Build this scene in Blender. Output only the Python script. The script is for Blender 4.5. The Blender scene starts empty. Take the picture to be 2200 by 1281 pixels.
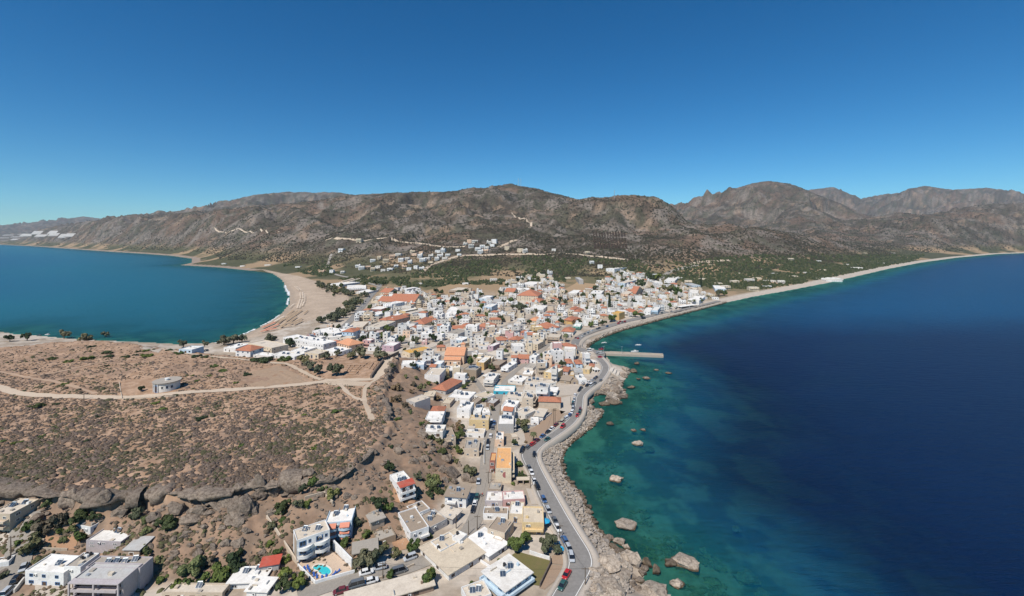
import bpy, bmesh, math, random
import numpy as np
from mathutils import Vector, Matrix

sc = bpy.context.scene
R = math.radians
# ------------------------------------------------------------------ camera, sky, sun, exposure
F, HZ, CX, CH = 985.0, 508.0, 1100.0, 105.0      # focal length / horizon row / centre column of the photo, drone height in metres
cam = bpy.data.cameras.new('camera'); cam_o = bpy.data.objects.new('camera', cam)
sc.collection.objects.link(cam_o); sc.camera = cam_o
cam.sensor_width = 36.0; cam.lens = F / 2200 * 36.0
cam_o.location = (0, 0, CH); cam_o.rotation_euler = (R(90), 0, 0)
cam.shift_y = -(640.5 - HZ) / 2200
cam.clip_start = 1.0; cam.clip_end = 60000

SUN_EL, SUN_AZ = 53.0, 210.0                      # compass azimuth of the sun seen from above, 0 = +Y, clockwise; behind the camera to the left
w = bpy.data.worlds.new('World'); sc.world = w; w.use_nodes = True
nt = w.node_tree; bg = nt.nodes['Background']
sky = nt.nodes.new('ShaderNodeTexSky'); sky.sky_type = 'NISHITA'; sky.sun_disc = False
sky.sun_elevation = R(SUN_EL); sky.sun_rotation = R(SUN_AZ)
sky.altitude = 2500; sky.air_density = 1.0; sky.dust_density = 0.15; sky.ozone_density = 3.0
hs = nt.nodes.new('ShaderNodeHueSaturation'); hs.inputs['Saturation'].default_value = 1.36; hs.inputs['Value'].default_value = 1.0
tint = nt.nodes.new('ShaderNodeMix'); tint.data_type = 'RGBA'; tint.blend_type = 'MULTIPLY'; tint.inputs[0].default_value = 1.0; tint.inputs[7].default_value = (0.64, 0.98, 0.97, 1)
nt.links.new(sky.outputs[0], hs.inputs['Color']); nt.links.new(hs.outputs[0], tint.inputs[6]); nt.links.new(tint.outputs[2], bg.inputs[0])
bg.inputs[1].default_value = 0.098

sun = bpy.data.lights.new('sun', 'SUN'); sun.energy = 4.7; sun.angle = R(0.53); sun.color = (1.0, 0.945, 0.86)
sun_o = bpy.data.objects.new('sun', sun); sc.collection.objects.link(sun_o)
sd_ = Vector((math.sin(R(SUN_AZ)) * math.cos(R(SUN_EL)), math.cos(R(SUN_AZ)) * math.cos(R(SUN_EL)), math.sin(R(SUN_EL))))
sun_o.rotation_euler = sd_.to_track_quat('Z', 'Y').to_euler(); sun_o.location = (-200, -200, 400)

vs = sc.view_settings; vs.view_transform = 'Standard'; vs.look = 'None'; vs.gamma = 1.0; vs.use_curve_mapping = False; vs.exposure = 0.2
sc.render.engine = 'CYCLES'
cy = sc.cycles; cy.use_denoising = True; cy.max_bounces = 5; cy.diffuse_bounces = 2; cy.glossy_bounces = 2
cy.transmission_bounces = 3; cy.transparent_max_bounces = 6; cy.volume_bounces = 0; cy.use_adaptive_sampling = True
cy.caustics_reflective = False; cy.caustics_refractive = False

COL = sc.collection
rnd = random.Random(7); rng = np.random.default_rng(7)

# ------------------------------------------------------------------ measuring: photo pixel -> place on the ground
def U(px, py, z=0.0):
    y = F * (CH - z) / (py - HZ)
    return ((px - CX) / F * y, y)
def PX(x, y, z):
    return (CX + F * x / y, HZ + F * (CH - z) / y)

# ------------------------------------------------------------------ noise (numpy)
def _h(ix, iy, s):
    n = (ix.astype(np.int64) * 374761393 + iy.astype(np.int64) * 668265263 + s * 1274126177) & 0x7fffffff
    n = ((n ^ (n >> 13)) * 1274126177) & 0x7fffffff
    return ((n ^ (n >> 16)) & 0xffff) / 65535.0
def vnoise(x, y, s=0):
    x = np.asarray(x, float); y = np.asarray(y, float)
    ix = np.floor(x); iy = np.floor(y); fx = x - ix; fy = y - iy
    fx = fx * fx * fx * (fx * (fx * 6 - 15) + 10); fy = fy * fy * fy * (fy * (fy * 6 - 15) + 10)
    ix = ix.astype(np.int64); iy = iy.astype(np.int64)
    a = _h(ix, iy, s); b = _h(ix + 1, iy, s); c = _h(ix, iy + 1, s); d = _h(ix + 1, iy + 1, s)
    return (a + (b - a) * fx) * (1 - fy) + (c + (d - c) * fx) * fy
def fbm(x, y, s=0, o=4):
    v = 0; a = 0.5; t = 0
    for i in range(o):
        v = v + a * vnoise(x, y, s + i * 17); t += a; a *= 0.5
        x, y = x * 1.9 + y * 0.75 + 13.7, y * 1.9 - x * 0.75 + 7.1
    return v / t
def ridged(x, y, s=0, o=4):
    v = 0; a = 0.5; t = 0
    for i in range(o):
        v = v + a * (1 - np.abs(2 * vnoise(x, y, s + i * 31) - 1)); t += a; a *= 0.5
        x, y = x * 1.9 + y * 0.75 + 3.7, y * 1.9 - x * 0.75 + 17.1
    return v / t
def sstep(a, b, t):
    t = np.clip((np.asarray(t, float) - a) / (b - a), 0, 1); return t * t * (3 - 2 * t)

def poly_dist(x, y, P, closed=False):
    """distance to a polyline and the value (3rd column) interpolated at the nearest point"""
    best = np.full(x.shape, 1e18); val = np.zeros(x.shape)
    n = len(P); m = n if closed else n - 1
    for i in range(m):
        a = P[i]; b = P[(i + 1) % n]
        dx, dy = b[0] - a[0], b[1] - a[1]; l2 = dx * dx + dy * dy + 1e-9
        t = np.clip(((x - a[0]) * dx + (y - a[1]) * dy) / l2, 0, 1)
        d2 = (x - a[0] - t * dx) ** 2 + (y - a[1] - t * dy) ** 2
        k = d2 < best; best = np.where(k, d2, best)
        if len(a) > 2: val = np.where(k, a[2] + (b[2] - a[2]) * t, val)
    return np.sqrt(best), val
def inside(x, y, P):
    c = np.zeros(x.shape, bool); n = len(P)
    for i in range(n):
        x1, y1 = P[i][:2]; x2, y2 = P[(i + 1) % n][:2]
        if y1 == y2: continue
        k = ((y1 > y) != (y2 > y)) & (x < (x2 - x1) * (y - y1) / (y2 - y1) + x1)
        c ^= k
    return c

# ------------------------------------------------------------------ coast, plateau, hills: measured outlines
RIGHT = [(1440,1276),(1390,1268),(1376,1250),(1394,1224),(1362,1200),(1340,1190),(1313,1173),(1301,1153),(1283,1128),(1271,1105),(1261,1085),(1246,1055),(1223,1033),(1211,1005),
 (1210,987),(1217,967),(1232,950),(1255,935),(1275,917),(1292,897),(1297,887),(1286,880),(1273,874),(1272,862),(1278,851),(1300,848),(1306,858),(1290,869),(1298,872),(1330,861),(1349,850),
 (1342,838),(1335,830),(1344,815),(1356,800),(1350,790),(1335,787),(1315,782),(1307,770),(1298,762),(1296,754),(1262,752),(1260,746),(1270,738),(1290,727),(1320,715),(1357,704),(1400,692),
 (1462,676),(1545,654),(1618,638),(1691,625),(1764,611),(1836,595),(1909,578),(1982,564),(2055,554),(2142,546),(2200,544),(2400,541),(2900,538)]
LEFT = [(-900,516),(-300,519),(0,526),(67,529),(151,535),(235,541),(303,545),(370,550),(412,556),(410,565),(387,570),(471,575),(538,582),(585,588),(605,602),(620,629),(622,652),(602,676),
 (568,698),(527,717),(464,736),(384,739),(290,734),(170,729),(94,722),(35,718),(0,712)]
COAST = [(20, 60), (44, 100)] + [U(*p) for p in RIGHT] + [(30000, 4200), (30000, 30000), (-30000, 30000), (-30000, 11000)] + [U(*p) for p in LEFT] + [(-600, 420), (-650, 250), (-600, -50), (0, -60)]
PLAT = [U(*p, 17) for p in [(-700,1060),(-200,1040),(0,1047),(60,1050),(110,1058),(160,1060),(215,1072),(260,1060),(300,1056),(390,1058),(480,1048),(540,1040),(600,1030),(650,1022),(700,1030),(760,1000),
 (795,965),(825,930),(838,900),(828,870),(818,840),(835,805),(850,772),(835,756),(800,760),(740,758),(650,768),(560,766),(480,760),(380,750),(320,742),(270,732),(200,728),(100,733),(30,740),(-60,748),(-700,790)]]
BEACH = [U(*p) for p in [(622,652),(602,676),(568,698),(527,717),(464,736),(520,735),(600,715),(680,692),(745,660),(752,640),(700,615),(640,596),(590,585),(560,580),(585,588),(605,602),(620,629)]]
def RG(*pts): return [((px - CX) / F * d, d, CH - (py - HZ) / F * d) for px, py, d in pts]
RIDGES = [ # (crest polyline, half width, profile exponent)
 (RG((430,455,4200),(520,447,3800),(600,440,3400),(680,432,3200),(745,419,3100),(880,415,3000),(960,412,2900),(1040,404,2750),(1095,397,2700),(1150,406,2650),(1240,431,2500)), 1750, 1.5),
 (RG((1095,400,2700),(1080,440,2250),(1060,480,1900)), 520, 1.2),
 (RG((600,440,3400),(640,450,2600),(690,480,2100)), 650, 1.2),
 (RG((880,415,3000),(850,450,2500),(830,490,2000)), 480, 1.2),
 (RG((1225,437,2350),(1260,428,2200),(1330,421,2050),(1410,425,1980),(1440,446,1930),(1475,482,1880),(1530,535,1800)), 720, 1.15),
 (RG((1330,424,2050),(1320,470,1750)), 420, 1.1),
 (RG((100,496,5600),(180,480,5200),(230,472,4800),(290,461,4500),(350,462,4300),(430,455,4200)), 1350, 1.2),
 (RG((360,455,6500),(430,447,6500),(545,418,6500),(600,412,6500),(730,413,6300),(800,430,6300)), 2200, 1.2),
 (RG((-700,480,12500),(-300,489,12500),(0,489,12500),(100,478,12000),(180,465,11500),(225,471,11000),(330,462,10500),(420,475,10000)), 3000, 1.1),
 (RG((1400,462,6000),(1440,447,6000),(1500,432,5600),(1580,406,5200),(1620,395,5000),(1650,390,5000),(1700,396,5000),(1730,408,4900),(1790,432,4800),(1860,470,4500)), 2500, 1.35),
 (RG((1650,395,5000),(1700,440,4000),(1730,478,3200),(1790,520,2700)), 800, 1.15),
 (RG((1580,410,5200),(1540,460,4000),(1600,520,2900)), 700, 1.15),
 (RG((1700,412,8500),(1790,401,8500),(1850,426,8300),(1900,416,8000),(1960,412,7800),(1985,399,7500),(2050,408,7500),(2120,403,7500),(2200,418,7500),(2400,430,7500)), 3000, 1.2),
 (RG((1850,472,3600),(1930,458,3500),(2000,465,3500),(2060,452,3600),(2110,439,3800),(2200,438,3900),(2400,420,4000),(2800,430,4200)), 1350, 1.05),
 (RG((1930,460,3500),(1900,500,2900)), 480, 1.1),
]
PADS = [(U(696, 1222, 5.2), 13.0, 5.2), (U(105, 1235, 5.5), 9.0, 5.5)]
def hills(x, y):
    wx = x + 220 * (fbm(x / 700, y / 700, 5, 3) - 0.5); wy = y + 220 * (fbm(x / 700, y / 700, 9, 3) - 0.5)
    h = np.zeros(x.shape); tt = np.ones(x.shape)
    rg = ridged(wx / 420, wy / 420, 3, 5)
    for P, wd, ex in RIDGES:
        d, z = poly_dist(x, y, P)
        t = np.clip(d / wd, 0, 1)
        k = sstep(0.0, 0.22, t); tt = np.minimum(tt, sstep(0.0, 0.16, d / wd) * .85 + .15)
        t = np.clip(t + k * (1 - t) * 0.50 * (0.62 - rg), 0, 1)
        v = (z - 33) * (1 - t) ** ex
        h = np.maximum(h, v) + 0.015 * np.minimum(h, v)
    h = h + tt * (ridged(wx / 150, wy / 150, 23, 4) - 0.66) * np.clip(h * 0.26, 0, 60) + (0.35 + 0.65 * tt) * (fbm(x / 70, y / 70, 21, 4) - 0.5) * np.clip(h * 0.24, 0, 34)
    return np.maximum(h, 0)
def terr_parts(x, y):
    x = np.asarray(x, float); y = np.asarray(y, float)
    dc, _ = poly_dist(x, y, COAST, True); inn = inside(x, y, COAST); sd = np.where(inn, dc, -dc)
    beach = inside(x, y, BEACH)
    right = x > 0
    # land
    tw = 4.0 + sstep(500, 1100, y) * 7 + sstep(950, 1700, y) * 22
    sandy = ((x < -60) & (y > 420) & (y < 2200)) | ((x > 150) & (y > 620)) 
    ramp = np.where(sandy, 55.0, 13.0)
    land = 0.05 + 3.95 * sstep(0, 1, sd / ramp) + (tw - 4.0) * sstep(10, 380, sd) 
    far = y > 700
    hl = np.zeros(x.shape)
    if far.any():
        hv = hills(x[far], y[far]) if x.ndim else hills(x, y)
        hl[far] = hv
    land = land + hl * sstep(20, 330, sd) * sstep(700, 1150, y)
    # plateau
    ins = inside(x, y, PLAT); dp, _ = poly_dist(x, y, PLAT, True); sp = np.where(ins, dp, -dp)
    n1 = fbm(x / 9, y / 9, 41, 3) - 0.5
    spn = sp + n1 * 5
    cf = np.where(x < -75, 0.36, 0.22)
    f = np.where(spn > 0, 1.0, np.where(spn > -2.5, 1 + spn / 2.5 * cf, (1 - cf) * (1 - sstep(2.5, np.where(x < -75, 34.0, 40.0), -spn))))
    pz = 17 + (fbm(x / 45, y / 45, 51, 3) - 0.5) * 3.0 - sstep(0, 90, y - 300) * 1.5
    f = f * sstep(0, 25, sd)
    land = land * (1 - f) + pz * f + np.where((f > 0.03) & (f < 0.97), n1 * 2.6, 0)
    land = land + (fbm(x / 3.0, y / 3.0, 61, 2) - 0.5) * np.where(f > 0.03, 0.55, 0.0)
    for (qx, qy), rad, qz in PADS:
        k = 1 - sstep(rad, rad + 9, np.hypot(x - qx, y - qy)); land = land * (1 - k) + qz * k
    # sea floor
    deep = np.where(right, 0.115, 0.035); so = np.maximum(-sd, 0)
    fl = -(0.25 + so * deep * (0.55 + 0.9 * fbm(x / 28, y / 28, 71, 3)) + sstep(40, 300, so) * np.where(right, 26, 8))
    rocky = (right & (y < 520)) * sstep(75, 20, so)
    fl = fl + rocky * (np.maximum(ridged(x / 9, y / 9, 77, 3) - 0.55, 0) * 3.2)
    z = np.where(inn, land, np.minimum(fl, -0.15))
    return z, sd, sp, f, beach
# ------------------------------------------------------------------ materials
MAT = {}
def ramp_cols(nt, fac, cols, pos=None, interp='LINEAR'):
    r = nt.nodes.new('ShaderNodeValToRGB'); cr = r.color_ramp; cr.interpolation = interp
    n = len(cols)
    while len(cr.elements) < n: cr.elements.new(0.5)
    for i, c in enumerate(cols):
        cr.elements[i].position = pos[i] if pos else i / (n - 1); cr.elements[i].color = (*c, 1)
    nt.links.new(fac, r.inputs[0]); return r.outputs[0]
def noise_n(nt, scale, detail=4, rough=0.6, coord='Object', dim=None):
    tc = nt.nodes.new('ShaderNodeTexCoord'); n = nt.nodes.new('ShaderNodeTexNoise')
    n.inputs['Scale'].default_value = scale; n.inputs['Detail'].default_value = detail; n.inputs['Roughness'].default_value = rough
    nt.links.new(tc.outputs[coord], n.inputs['Vector']); return n.outputs[0]
def mix_c(nt, fac, a, b, mode='MIX'):
    m = nt.nodes.new('ShaderNodeMix'); m.data_type = 'RGBA'; m.blend_type = mode
    for s, v in ((m.inputs[0], fac), (m.inputs[6], a), (m.inputs[7], b)):
        if hasattr(v, 'links'): nt.links.new(v, s)
        elif isinstance(v, (int, float)): s.default_value = v
        else: s.default_value = (*v, 1)
    return m.outputs[2]
def new_mat(name, rough=0.85, spec=0.2):
    m = bpy.data.materials.new(name); m.use_nodes = True; b = m.node_tree.nodes['Principled BSDF']
    b.inputs['Roughness'].default_value = rough; b.inputs['Specular IOR Level'].default_value = spec
    MAT[name] = m; return m, m.node_tree, b
def bump(nt, b, h, strength=0.4, dist=0.1):
    bp = nt.nodes.new('ShaderNodeBump'); bp.inputs['Strength'].default_value = strength; bp.inputs['Distance'].default_value = dist
    nt.links.new(h, bp.inputs['Height']); nt.links.new(bp.outputs[0], b.inputs['Normal'])
def plaster(name, c, dirt=0.25, scale=0.5, rough=0.85, dc=(0.30, 0.25, 0.2)):
    """painted or rendered surface: one colour with stains and grain; world-space noise so that no two walls share a pattern"""
    m, nt, b = new_mat(name, rough)
    g = nt.nodes.new('ShaderNodeNewGeometry')
    n1 = nt.nodes.new('ShaderNodeTexNoise'); n1.inputs['Scale'].default_value = scale; n1.inputs['Detail'].default_value = 5; n1.inputs['Roughness'].default_value = 0.65
    n2 = nt.nodes.new('ShaderNodeTexNoise'); n2.inputs['Scale'].default_value = scale * 6; n2.inputs['Detail'].default_value = 3
    nt.links.new(g.outputs['Position'], n1.inputs['Vector']); nt.links.new(g.outputs['Position'], n2.inputs['Vector'])
    oi = nt.nodes.new('ShaderNodeObjectInfo')
    f1 = ramp_cols(nt, n1.outputs[0], [(0, 0, 0), (1, 1, 1)], [0.45, 0.8])
    c1 = mix_c(nt, f1, c, tuple(c[i] * (1 - dirt) + dc[i] * dirt for i in range(3)))
    f2 = ramp_cols(nt, n2.outputs[0], [(0.88,) * 3, (1.06,) * 3], [0.3, 0.7])
    c2 = mix_c(nt, 1.0, c1, f2, 'MULTIPLY')
    f3 = ramp_cols(nt, oi.outputs['Random'], [(0.9, 0.89, 0.87), (1.0, 1.0, 1.0)])
    c3 = mix_c(nt, 1.0, c2, f3, 'MULTIPLY')
    nt.links.new(c3, b.inputs['Base Color']); return m
def vcol_mat(name, rough=0.9, nscale=0.6, amp=(0.7, 1.25), bumpd=0.0):
    m, nt, b = new_mat(name, rough, 0.1)
    a = nt.nodes.new('ShaderNodeAttribute'); a.attribute_name = 'Col'
    g = nt.nodes.new('ShaderNodeNewGeometry'); n = nt.nodes.new('ShaderNodeTexNoise'); n.inputs['Scale'].default_value = nscale; n.inputs['Detail'].default_value = 6; n.inputs['Roughness'].default_value = 0.7
    nt.links.new(g.outputs['Position'], n.inputs['Vector'])
    f = ramp_cols(nt, n.outputs[0], [(amp[0],) * 3, (amp[1],) * 3], [0.3, 0.7])
    c = mix_c(nt, 1.0, a.outputs['Color'], f, 'MULTIPLY')
    nt.links.new(c, b.inputs['Base Color'])
    if bumpd: bump(nt, b, n.outputs[0], 0.6, bumpd)
    return m

# ------------------------------------------------------------------ mesh helpers
def mesh_np(name, V, faces, k, mats=(), col=None, smooth=False, fmat=None):
    """V (n,3), faces (m,k) arrays -> mesh datablock, optional per-vertex colour"""
    me = bpy.data.meshes.new(name)
    V = np.asarray(V, np.float32); faces = np.asarray(faces, np.int32)
    me.vertices.add(len(V)); me.vertices.foreach_set('co', V.ravel())
    me.loops.add(faces.size); me.loops.foreach_set('vertex_index', faces.ravel())
    me.polygons.add(len(faces)); me.polygons.foreach_set('loop_start', np.arange(0, faces.size, k, dtype=np.int32))
    if smooth: me.polygons.foreach_set('use_smooth', np.ones(len(faces), bool))
    for m in mats: me.materials.append(MAT[m] if isinstance(m, str) else m)
    if fmat is not None: me.polygons.foreach_set('material_index', np.asarray(fmat, np.int32))
    if col is not None:
        ca = me.color_attributes.new('Col', 'FLOAT_COLOR', 'POINT')
        c4 = np.ones((len(V), 4), np.float32); c4[:, :np.shape(col)[1]] = col; ca.data.foreach_set('color', c4.ravel())
    me.update(calc_edges=True); me.validate(); return me
class MB:
    """collects polygons; build() links them as ONE mesh object"""
    def __init__(s): s.v = []; s.f = []; s.m = []
    def add(s, vs, fs, mi=0):
        o = len(s.v); s.v += [tuple(p) for p in vs]; s.f += [tuple(i + o for i in f) for f in fs]; s.m += [mi] * len(fs); return s
    def box(s, x0, x1, y0, y1, z0, z1, mi=0, bottom=False):
        s.add([(x0,y0,z0),(x1,y0,z0),(x1,y1,z0),(x0,y1,z0),(x0,y0,z1),(x1,y0,z1),(x1,y1,z1),(x0,y1,z1)],
              [(0,1,5,4),(1,2,6,5),(2,3,7,6),(3,0,4,7),(4,5,6,7)] + ([(3,2,1,0)] if bottom else []), mi); return s
    def cyl(s, x, y, z0, z1, r0, r1=None, n=10, mi=0, cap=True):
        r1 = r0 if r1 is None else r1
        vs = [(x + r0 * math.cos(2*math.pi*i/n), y + r0 * math.sin(2*math.pi*i/n), z0) for i in range(n)] + [(x + r1 * math.cos(2*math.pi*i/n), y + r1 * math.sin(2*math.pi*i/n), z1) for i in range(n)]
        fs = [(i, (i+1) % n, n + (i+1) % n, n + i) for i in range(n)]
        if cap: fs.append(tuple(range(n, 2*n)))
        s.add(vs, fs, mi); return s
    def tube(s, a, b, r0, r1=None, n=6, mi=0):
        a = Vector(a); b = Vector(b); r1 = r0 if r1 is None else r1; q = (b - a).to_track_quat('Z', 'Y')
        vs = [a + q @ Vector((r0*math.cos(2*math.pi*i/n), r0*math.sin(2*math.pi*i/n), 0)) for i in range(n)] + [b + q @ Vector((r1*math.cos(2*math.pi*i/n), r1*math.sin(2*math.pi*i/n), 0)) for i in range(n)]
        s.add(vs, [(i, (i+1) % n, n + (i+1) % n, n + i) for i in range(n)] + [tuple(range(n, 2*n)), tuple(range(n-1, -1, -1))], mi); return s
    def mesh(s, name, mats):
        me = bpy.data.meshes.new(name); me.from_pydata(s.v, [], s.f)
        for m in (mats if isinstance(mats, (list, tuple)) else [mats]): me.materials.append(MAT[m])
        if any(s.m): me.polygons.foreach_set('material_index', s.m)
        me.update(); return me
    def build(s, name, mats, parent=None, loc=(0,0,0), rz=0, scale=None):
        return ob(name, s.mesh(name, mats), parent, loc, rz, scale)
def ob(name, me, parent=None, loc=(0,0,0), rz=0, scale=None):
    o = bpy.data.objects.new(name, me); COL.objects.link(o)
    if parent is not None: o.parent = parent
    o.location = loc; o.rotation_euler = (0, 0, rz)
    if scale is not None: o.scale = scale
    return o
THINGS = []          # (object, base label, category, group, x, y, fixed)
def thing(o, label, cat, group=None, fixed=False):
    o['label'] = label; o['category'] = cat
    if group: o['group'] = group
    THINGS.append((o, fixed)); return o
def structure(o): o['kind'] = 'structure'; return o
def stuff(o, label=None, cat=None):
    o['kind'] = 'stuff'
    if label: o['label'] = label
    if cat: o['category'] = cat
    return o
def empty(name, loc, rz=0):
    o = bpy.data.objects.new(name, None); COL.objects.link(o); o.location = loc; o.rotation_euler = (0, 0, rz); o.empty_display_size = 0.5; return o
# ------------------------------------------------------------------ the ground: one sheet from below the frame to the far hills
vcol_mat('ground_soil', 0.95, 0.35, (0.78, 1.2), 0.0)
# the far slopes: shrubs and crags too far away to be told apart one by one
m = MAT['ground_soil']; nt = m.node_tree; b = nt.nodes['Principled BSDF']; base = b.inputs['Base Color'].links[0].from_socket
at = next(n for n in nt.nodes if n.type == 'ATTRIBUTE'); g = nt.nodes.new('ShaderNodeNewGeometry')
def _nz(sc_, det, ro=.6):
    n = nt.nodes.new('ShaderNodeTexNoise'); n.inputs['Scale'].default_value = sc_; n.inputs['Detail'].default_value = det; n.inputs['Roughness'].default_value = ro; nt.links.new(g.outputs['Position'], n.inputs['Vector']); return n.outputs[0]
sp_ = ramp_cols(nt, _nz(0.075, 3, .75), [(0, 0, 0), (1, 1, 1)], [0.50, 0.58]); big = ramp_cols(nt, _nz(0.006, 4), [(0.25,) * 3, (1, 1, 1)], [0.38, 0.6])
f1 = mix_c(nt, 1.0, sp_, big, 'MULTIPLY'); f2 = mix_c(nt, 1.0, f1, at.outputs['Alpha'], 'MULTIPLY')
rk = ramp_cols(nt, _nz(0.03, 8, .8), [(0.72,) * 3, (1.0,) * 3, (1.35,) * 3], [0.38, 0.5, 0.64]); rkm = mix_c(nt, at.outputs['Alpha'], (1, 1, 1), rk)
c_ = mix_c(nt, 1.0, base, rkm, 'MULTIPLY'); nt.links.new(mix_c(nt, f2, c_, (0.036, 0.034, 0.023)), b.inputs['Base Color'])
def lerp(a, b, t): t = np.asarray(t)[..., None]; return np.asarray(a) * (1 - t) + np.asarray(b) * t
NU, NV = 760, 580
us = np.linspace(-1.5, 1.5, NU); vv = 98 * (15500 / 98) ** np.linspace(0, 1, NV)
UU, VV = np.meshgrid(us, vv); GX = (UU * VV).ravel(); GY = VV.ravel()
GZ, GSD, GSP, GF, GB = terr_parts(GX, GY)
G2 = {k: v.reshape(NV, NU) for k, v in (('z', GZ), ('sd', GSD), ('sp', GSP), ('f', GF))}
LV0, LVS = math.log(98), math.log(15500 / 98) / (NV - 1)
def gs(x, y, key='z'):
    """the built ground sheet (height, shore distance ...) at any place, read off its own grid"""
    x = np.asarray(x, float); y = np.asarray(y, float)
    r = np.clip((np.log(np.maximum(y, 98.01)) - LV0) / LVS, 0, NV - 1.001); c = np.clip((x / np.maximum(y, 1) + 1.5) / 3.0 * (NU - 1), 0, NU - 1.001)
    i = r.astype(int); j = c.astype(int); fr = r - i; fc = c - j
    y0 = np.exp(LV0 + i * LVS); y1 = np.exp(LV0 + (i + 1) * LVS); fr = np.clip((y - y0) / (y1 - y0), 0, 1)
    A = G2[key]; return (A[i, j] * (1 - fc) + A[i, j+1] * fc) * (1 - fr) + (A[i+1, j] * (1 - fc) + A[i+1, j+1] * fc) * fr
def T(x, y): return float(gs(np.array([x]), np.array([y]))[0])
def TA(x, y): return gs(x, y)
def UG(px, py, z0=None):
    """photo pixel -> the first point of the ground that its sight line meets"""
    u = (px - CX) / F; d = np.exp(np.linspace(LV0, LV0 + LVS * (NV - 1), 4000)); zr = CH - (py - HZ) / F * d
    zt = np.maximum(gs(u * d, d), 0.0); k = np.nonzero(zt >= zr)[0]
    i = k[0] if len(k) else len(d) - 1
    return float(u * d[i]), float(d[i]), float(zt[i])
def ground_colour(x, y, z, sd, sp, f, beach):
    n = fbm(x / 14, y / 14, 101, 4); n2 = fbm(x / 140, y / 140, 103, 4); n3 = fbm(x / 3.2, y / 3.2, 107, 3)
    town = lerp((0.46, 0.40, 0.335), (0.32, 0.26, 0.20), sstep(0.35, 0.65, n))
    c = town
    # low fields and scrub behind the town
    fld = lerp((0.29, 0.205, 0.125), (0.13, 0.115, 0.065), sstep(0.42, 0.6, n2 + 0.25 * (n - 0.5)))
    c = lerp(c, fld, sstep(640, 820, y + 160 * (n2 - 0.5)))
    grn = lerp((0.055, 0.060, 0.030), (0.095, 0.088, 0.050), n)
    c = lerp(c, grn, sstep(1000, 1150, y) * sstep(60, 20, z) * sstep(0.38, 0.5, n2))
    # hillsides
    hn = fbm(x / 260, y / 260, 111, 5); hr = ridged(x / 130, y / 130, 113, 4)
    hc = lerp((0.142, 0.098, 0.072), (0.088, 0.070, 0.054), sstep(0.35, 0.62, hn))
    hc = lerp(hc, (0.20, 0.17, 0.145), sstep(0.62, 0.78, hr) * 0.8)
    hc = lerp(hc, (0.26, 0.185, 0.13), sstep(0.64, 0.74, fbm(x / 75, y / 75, 117, 3)) * 0.7)
    hc = lerp(hc, (0.075, 0.072, 0.048), sstep(0.52, 0.66, fbm(x / 42, y / 42, 119, 4)) * 0.75)
    c = lerp(c, hc, sstep(28, 60, z + 14 * (n - 0.5)))
    # plateau: red-brown earth
    pc = lerp((0.305, 0.195, 0.125), (0.40, 0.27, 0.185), sstep(0.35, 0.65, n3))
    pc = lerp(pc, (0.24, 0.165, 0.12), sstep(0.5, 0.7, n) * 0.6)
    c = lerp(c, pc, sstep(0.02, 0.15, f) * sstep(600, 500, y))
    rock = lerp((0.25, 0.215, 0.185), (0.155, 0.125, 0.105), sstep(0.3, 0.7, n3))
    c = lerp(c, rock, sstep(0.55, 0.65, f) * sstep(0.995, 0.93, f) * sstep(600, 500, y) * 0.45 * sstep(0.4, 0.6, n))
    slope = lerp((0.275, 0.185, 0.128), (0.20, 0.145, 0.105), sstep(0.35, 0.65, n3))
    c = lerp(c, slope, sstep(0.02, 0.10, f) * sstep(0.97, 0.85, f) * sstep(600, 500, y) * 0.85)
    # shores
    sand = lerp((0.365, 0.285, 0.215), (0.42, 0.33, 0.25), sstep(0.3, 0.7, n))
    c = lerp(c, sand, (beach & (sd > 0)).astype(float))
    c = lerp(c, (0.32, 0.255, 0.195), (beach & (sd > 0) & (sd < 9)).astype(float) * 0.6)
    peb = lerp((0.40, 0.345, 0.285), (0.47, 0.41, 0.35), n3)
    c = lerp(c, peb, ((x > 120) & (y > 330) & (sd > 0)).astype(float) * sstep(27, 17, sd - 8 * sstep(600, 1200, y)))
    c = lerp(c, (0.27, 0.21, 0.165), ((x < -100) & (y > 1400) & (sd > 0) & (sd < 30)).astype(float))
    # sea floor
    sf = lerp((0.24, 0.24, 0.17), (0.085, 0.10, 0.07), sstep(0.40, 0.60, fbm(x / 13, y / 13, 121, 4)))
    c = lerp(c, sf, (sd <= 0).astype(float))
    return c
gc = ground_colour(GX, GY, GZ, GSD, GSP, GF, GB)
ii = np.arange((NV - 1) * (NU - 1)); r_ = ii // (NU - 1); c_ = ii % (NU - 1); a_ = r_ * NU + c_
quads = np.stack([a_, a_ + 1, a_ + NU + 1, a_ + NU], 1)
keep = (GZ[quads].max(1) > -30)
ground = ob('ground', mesh_np('ground', np.stack([GX, GY, GZ], 1), quads[keep], 4, ['ground_soil'], np.c_[gc, sstep(25, 55, GZ) * sstep(800, 1050, GY) * 0.9], True)); structure(ground)

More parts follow.
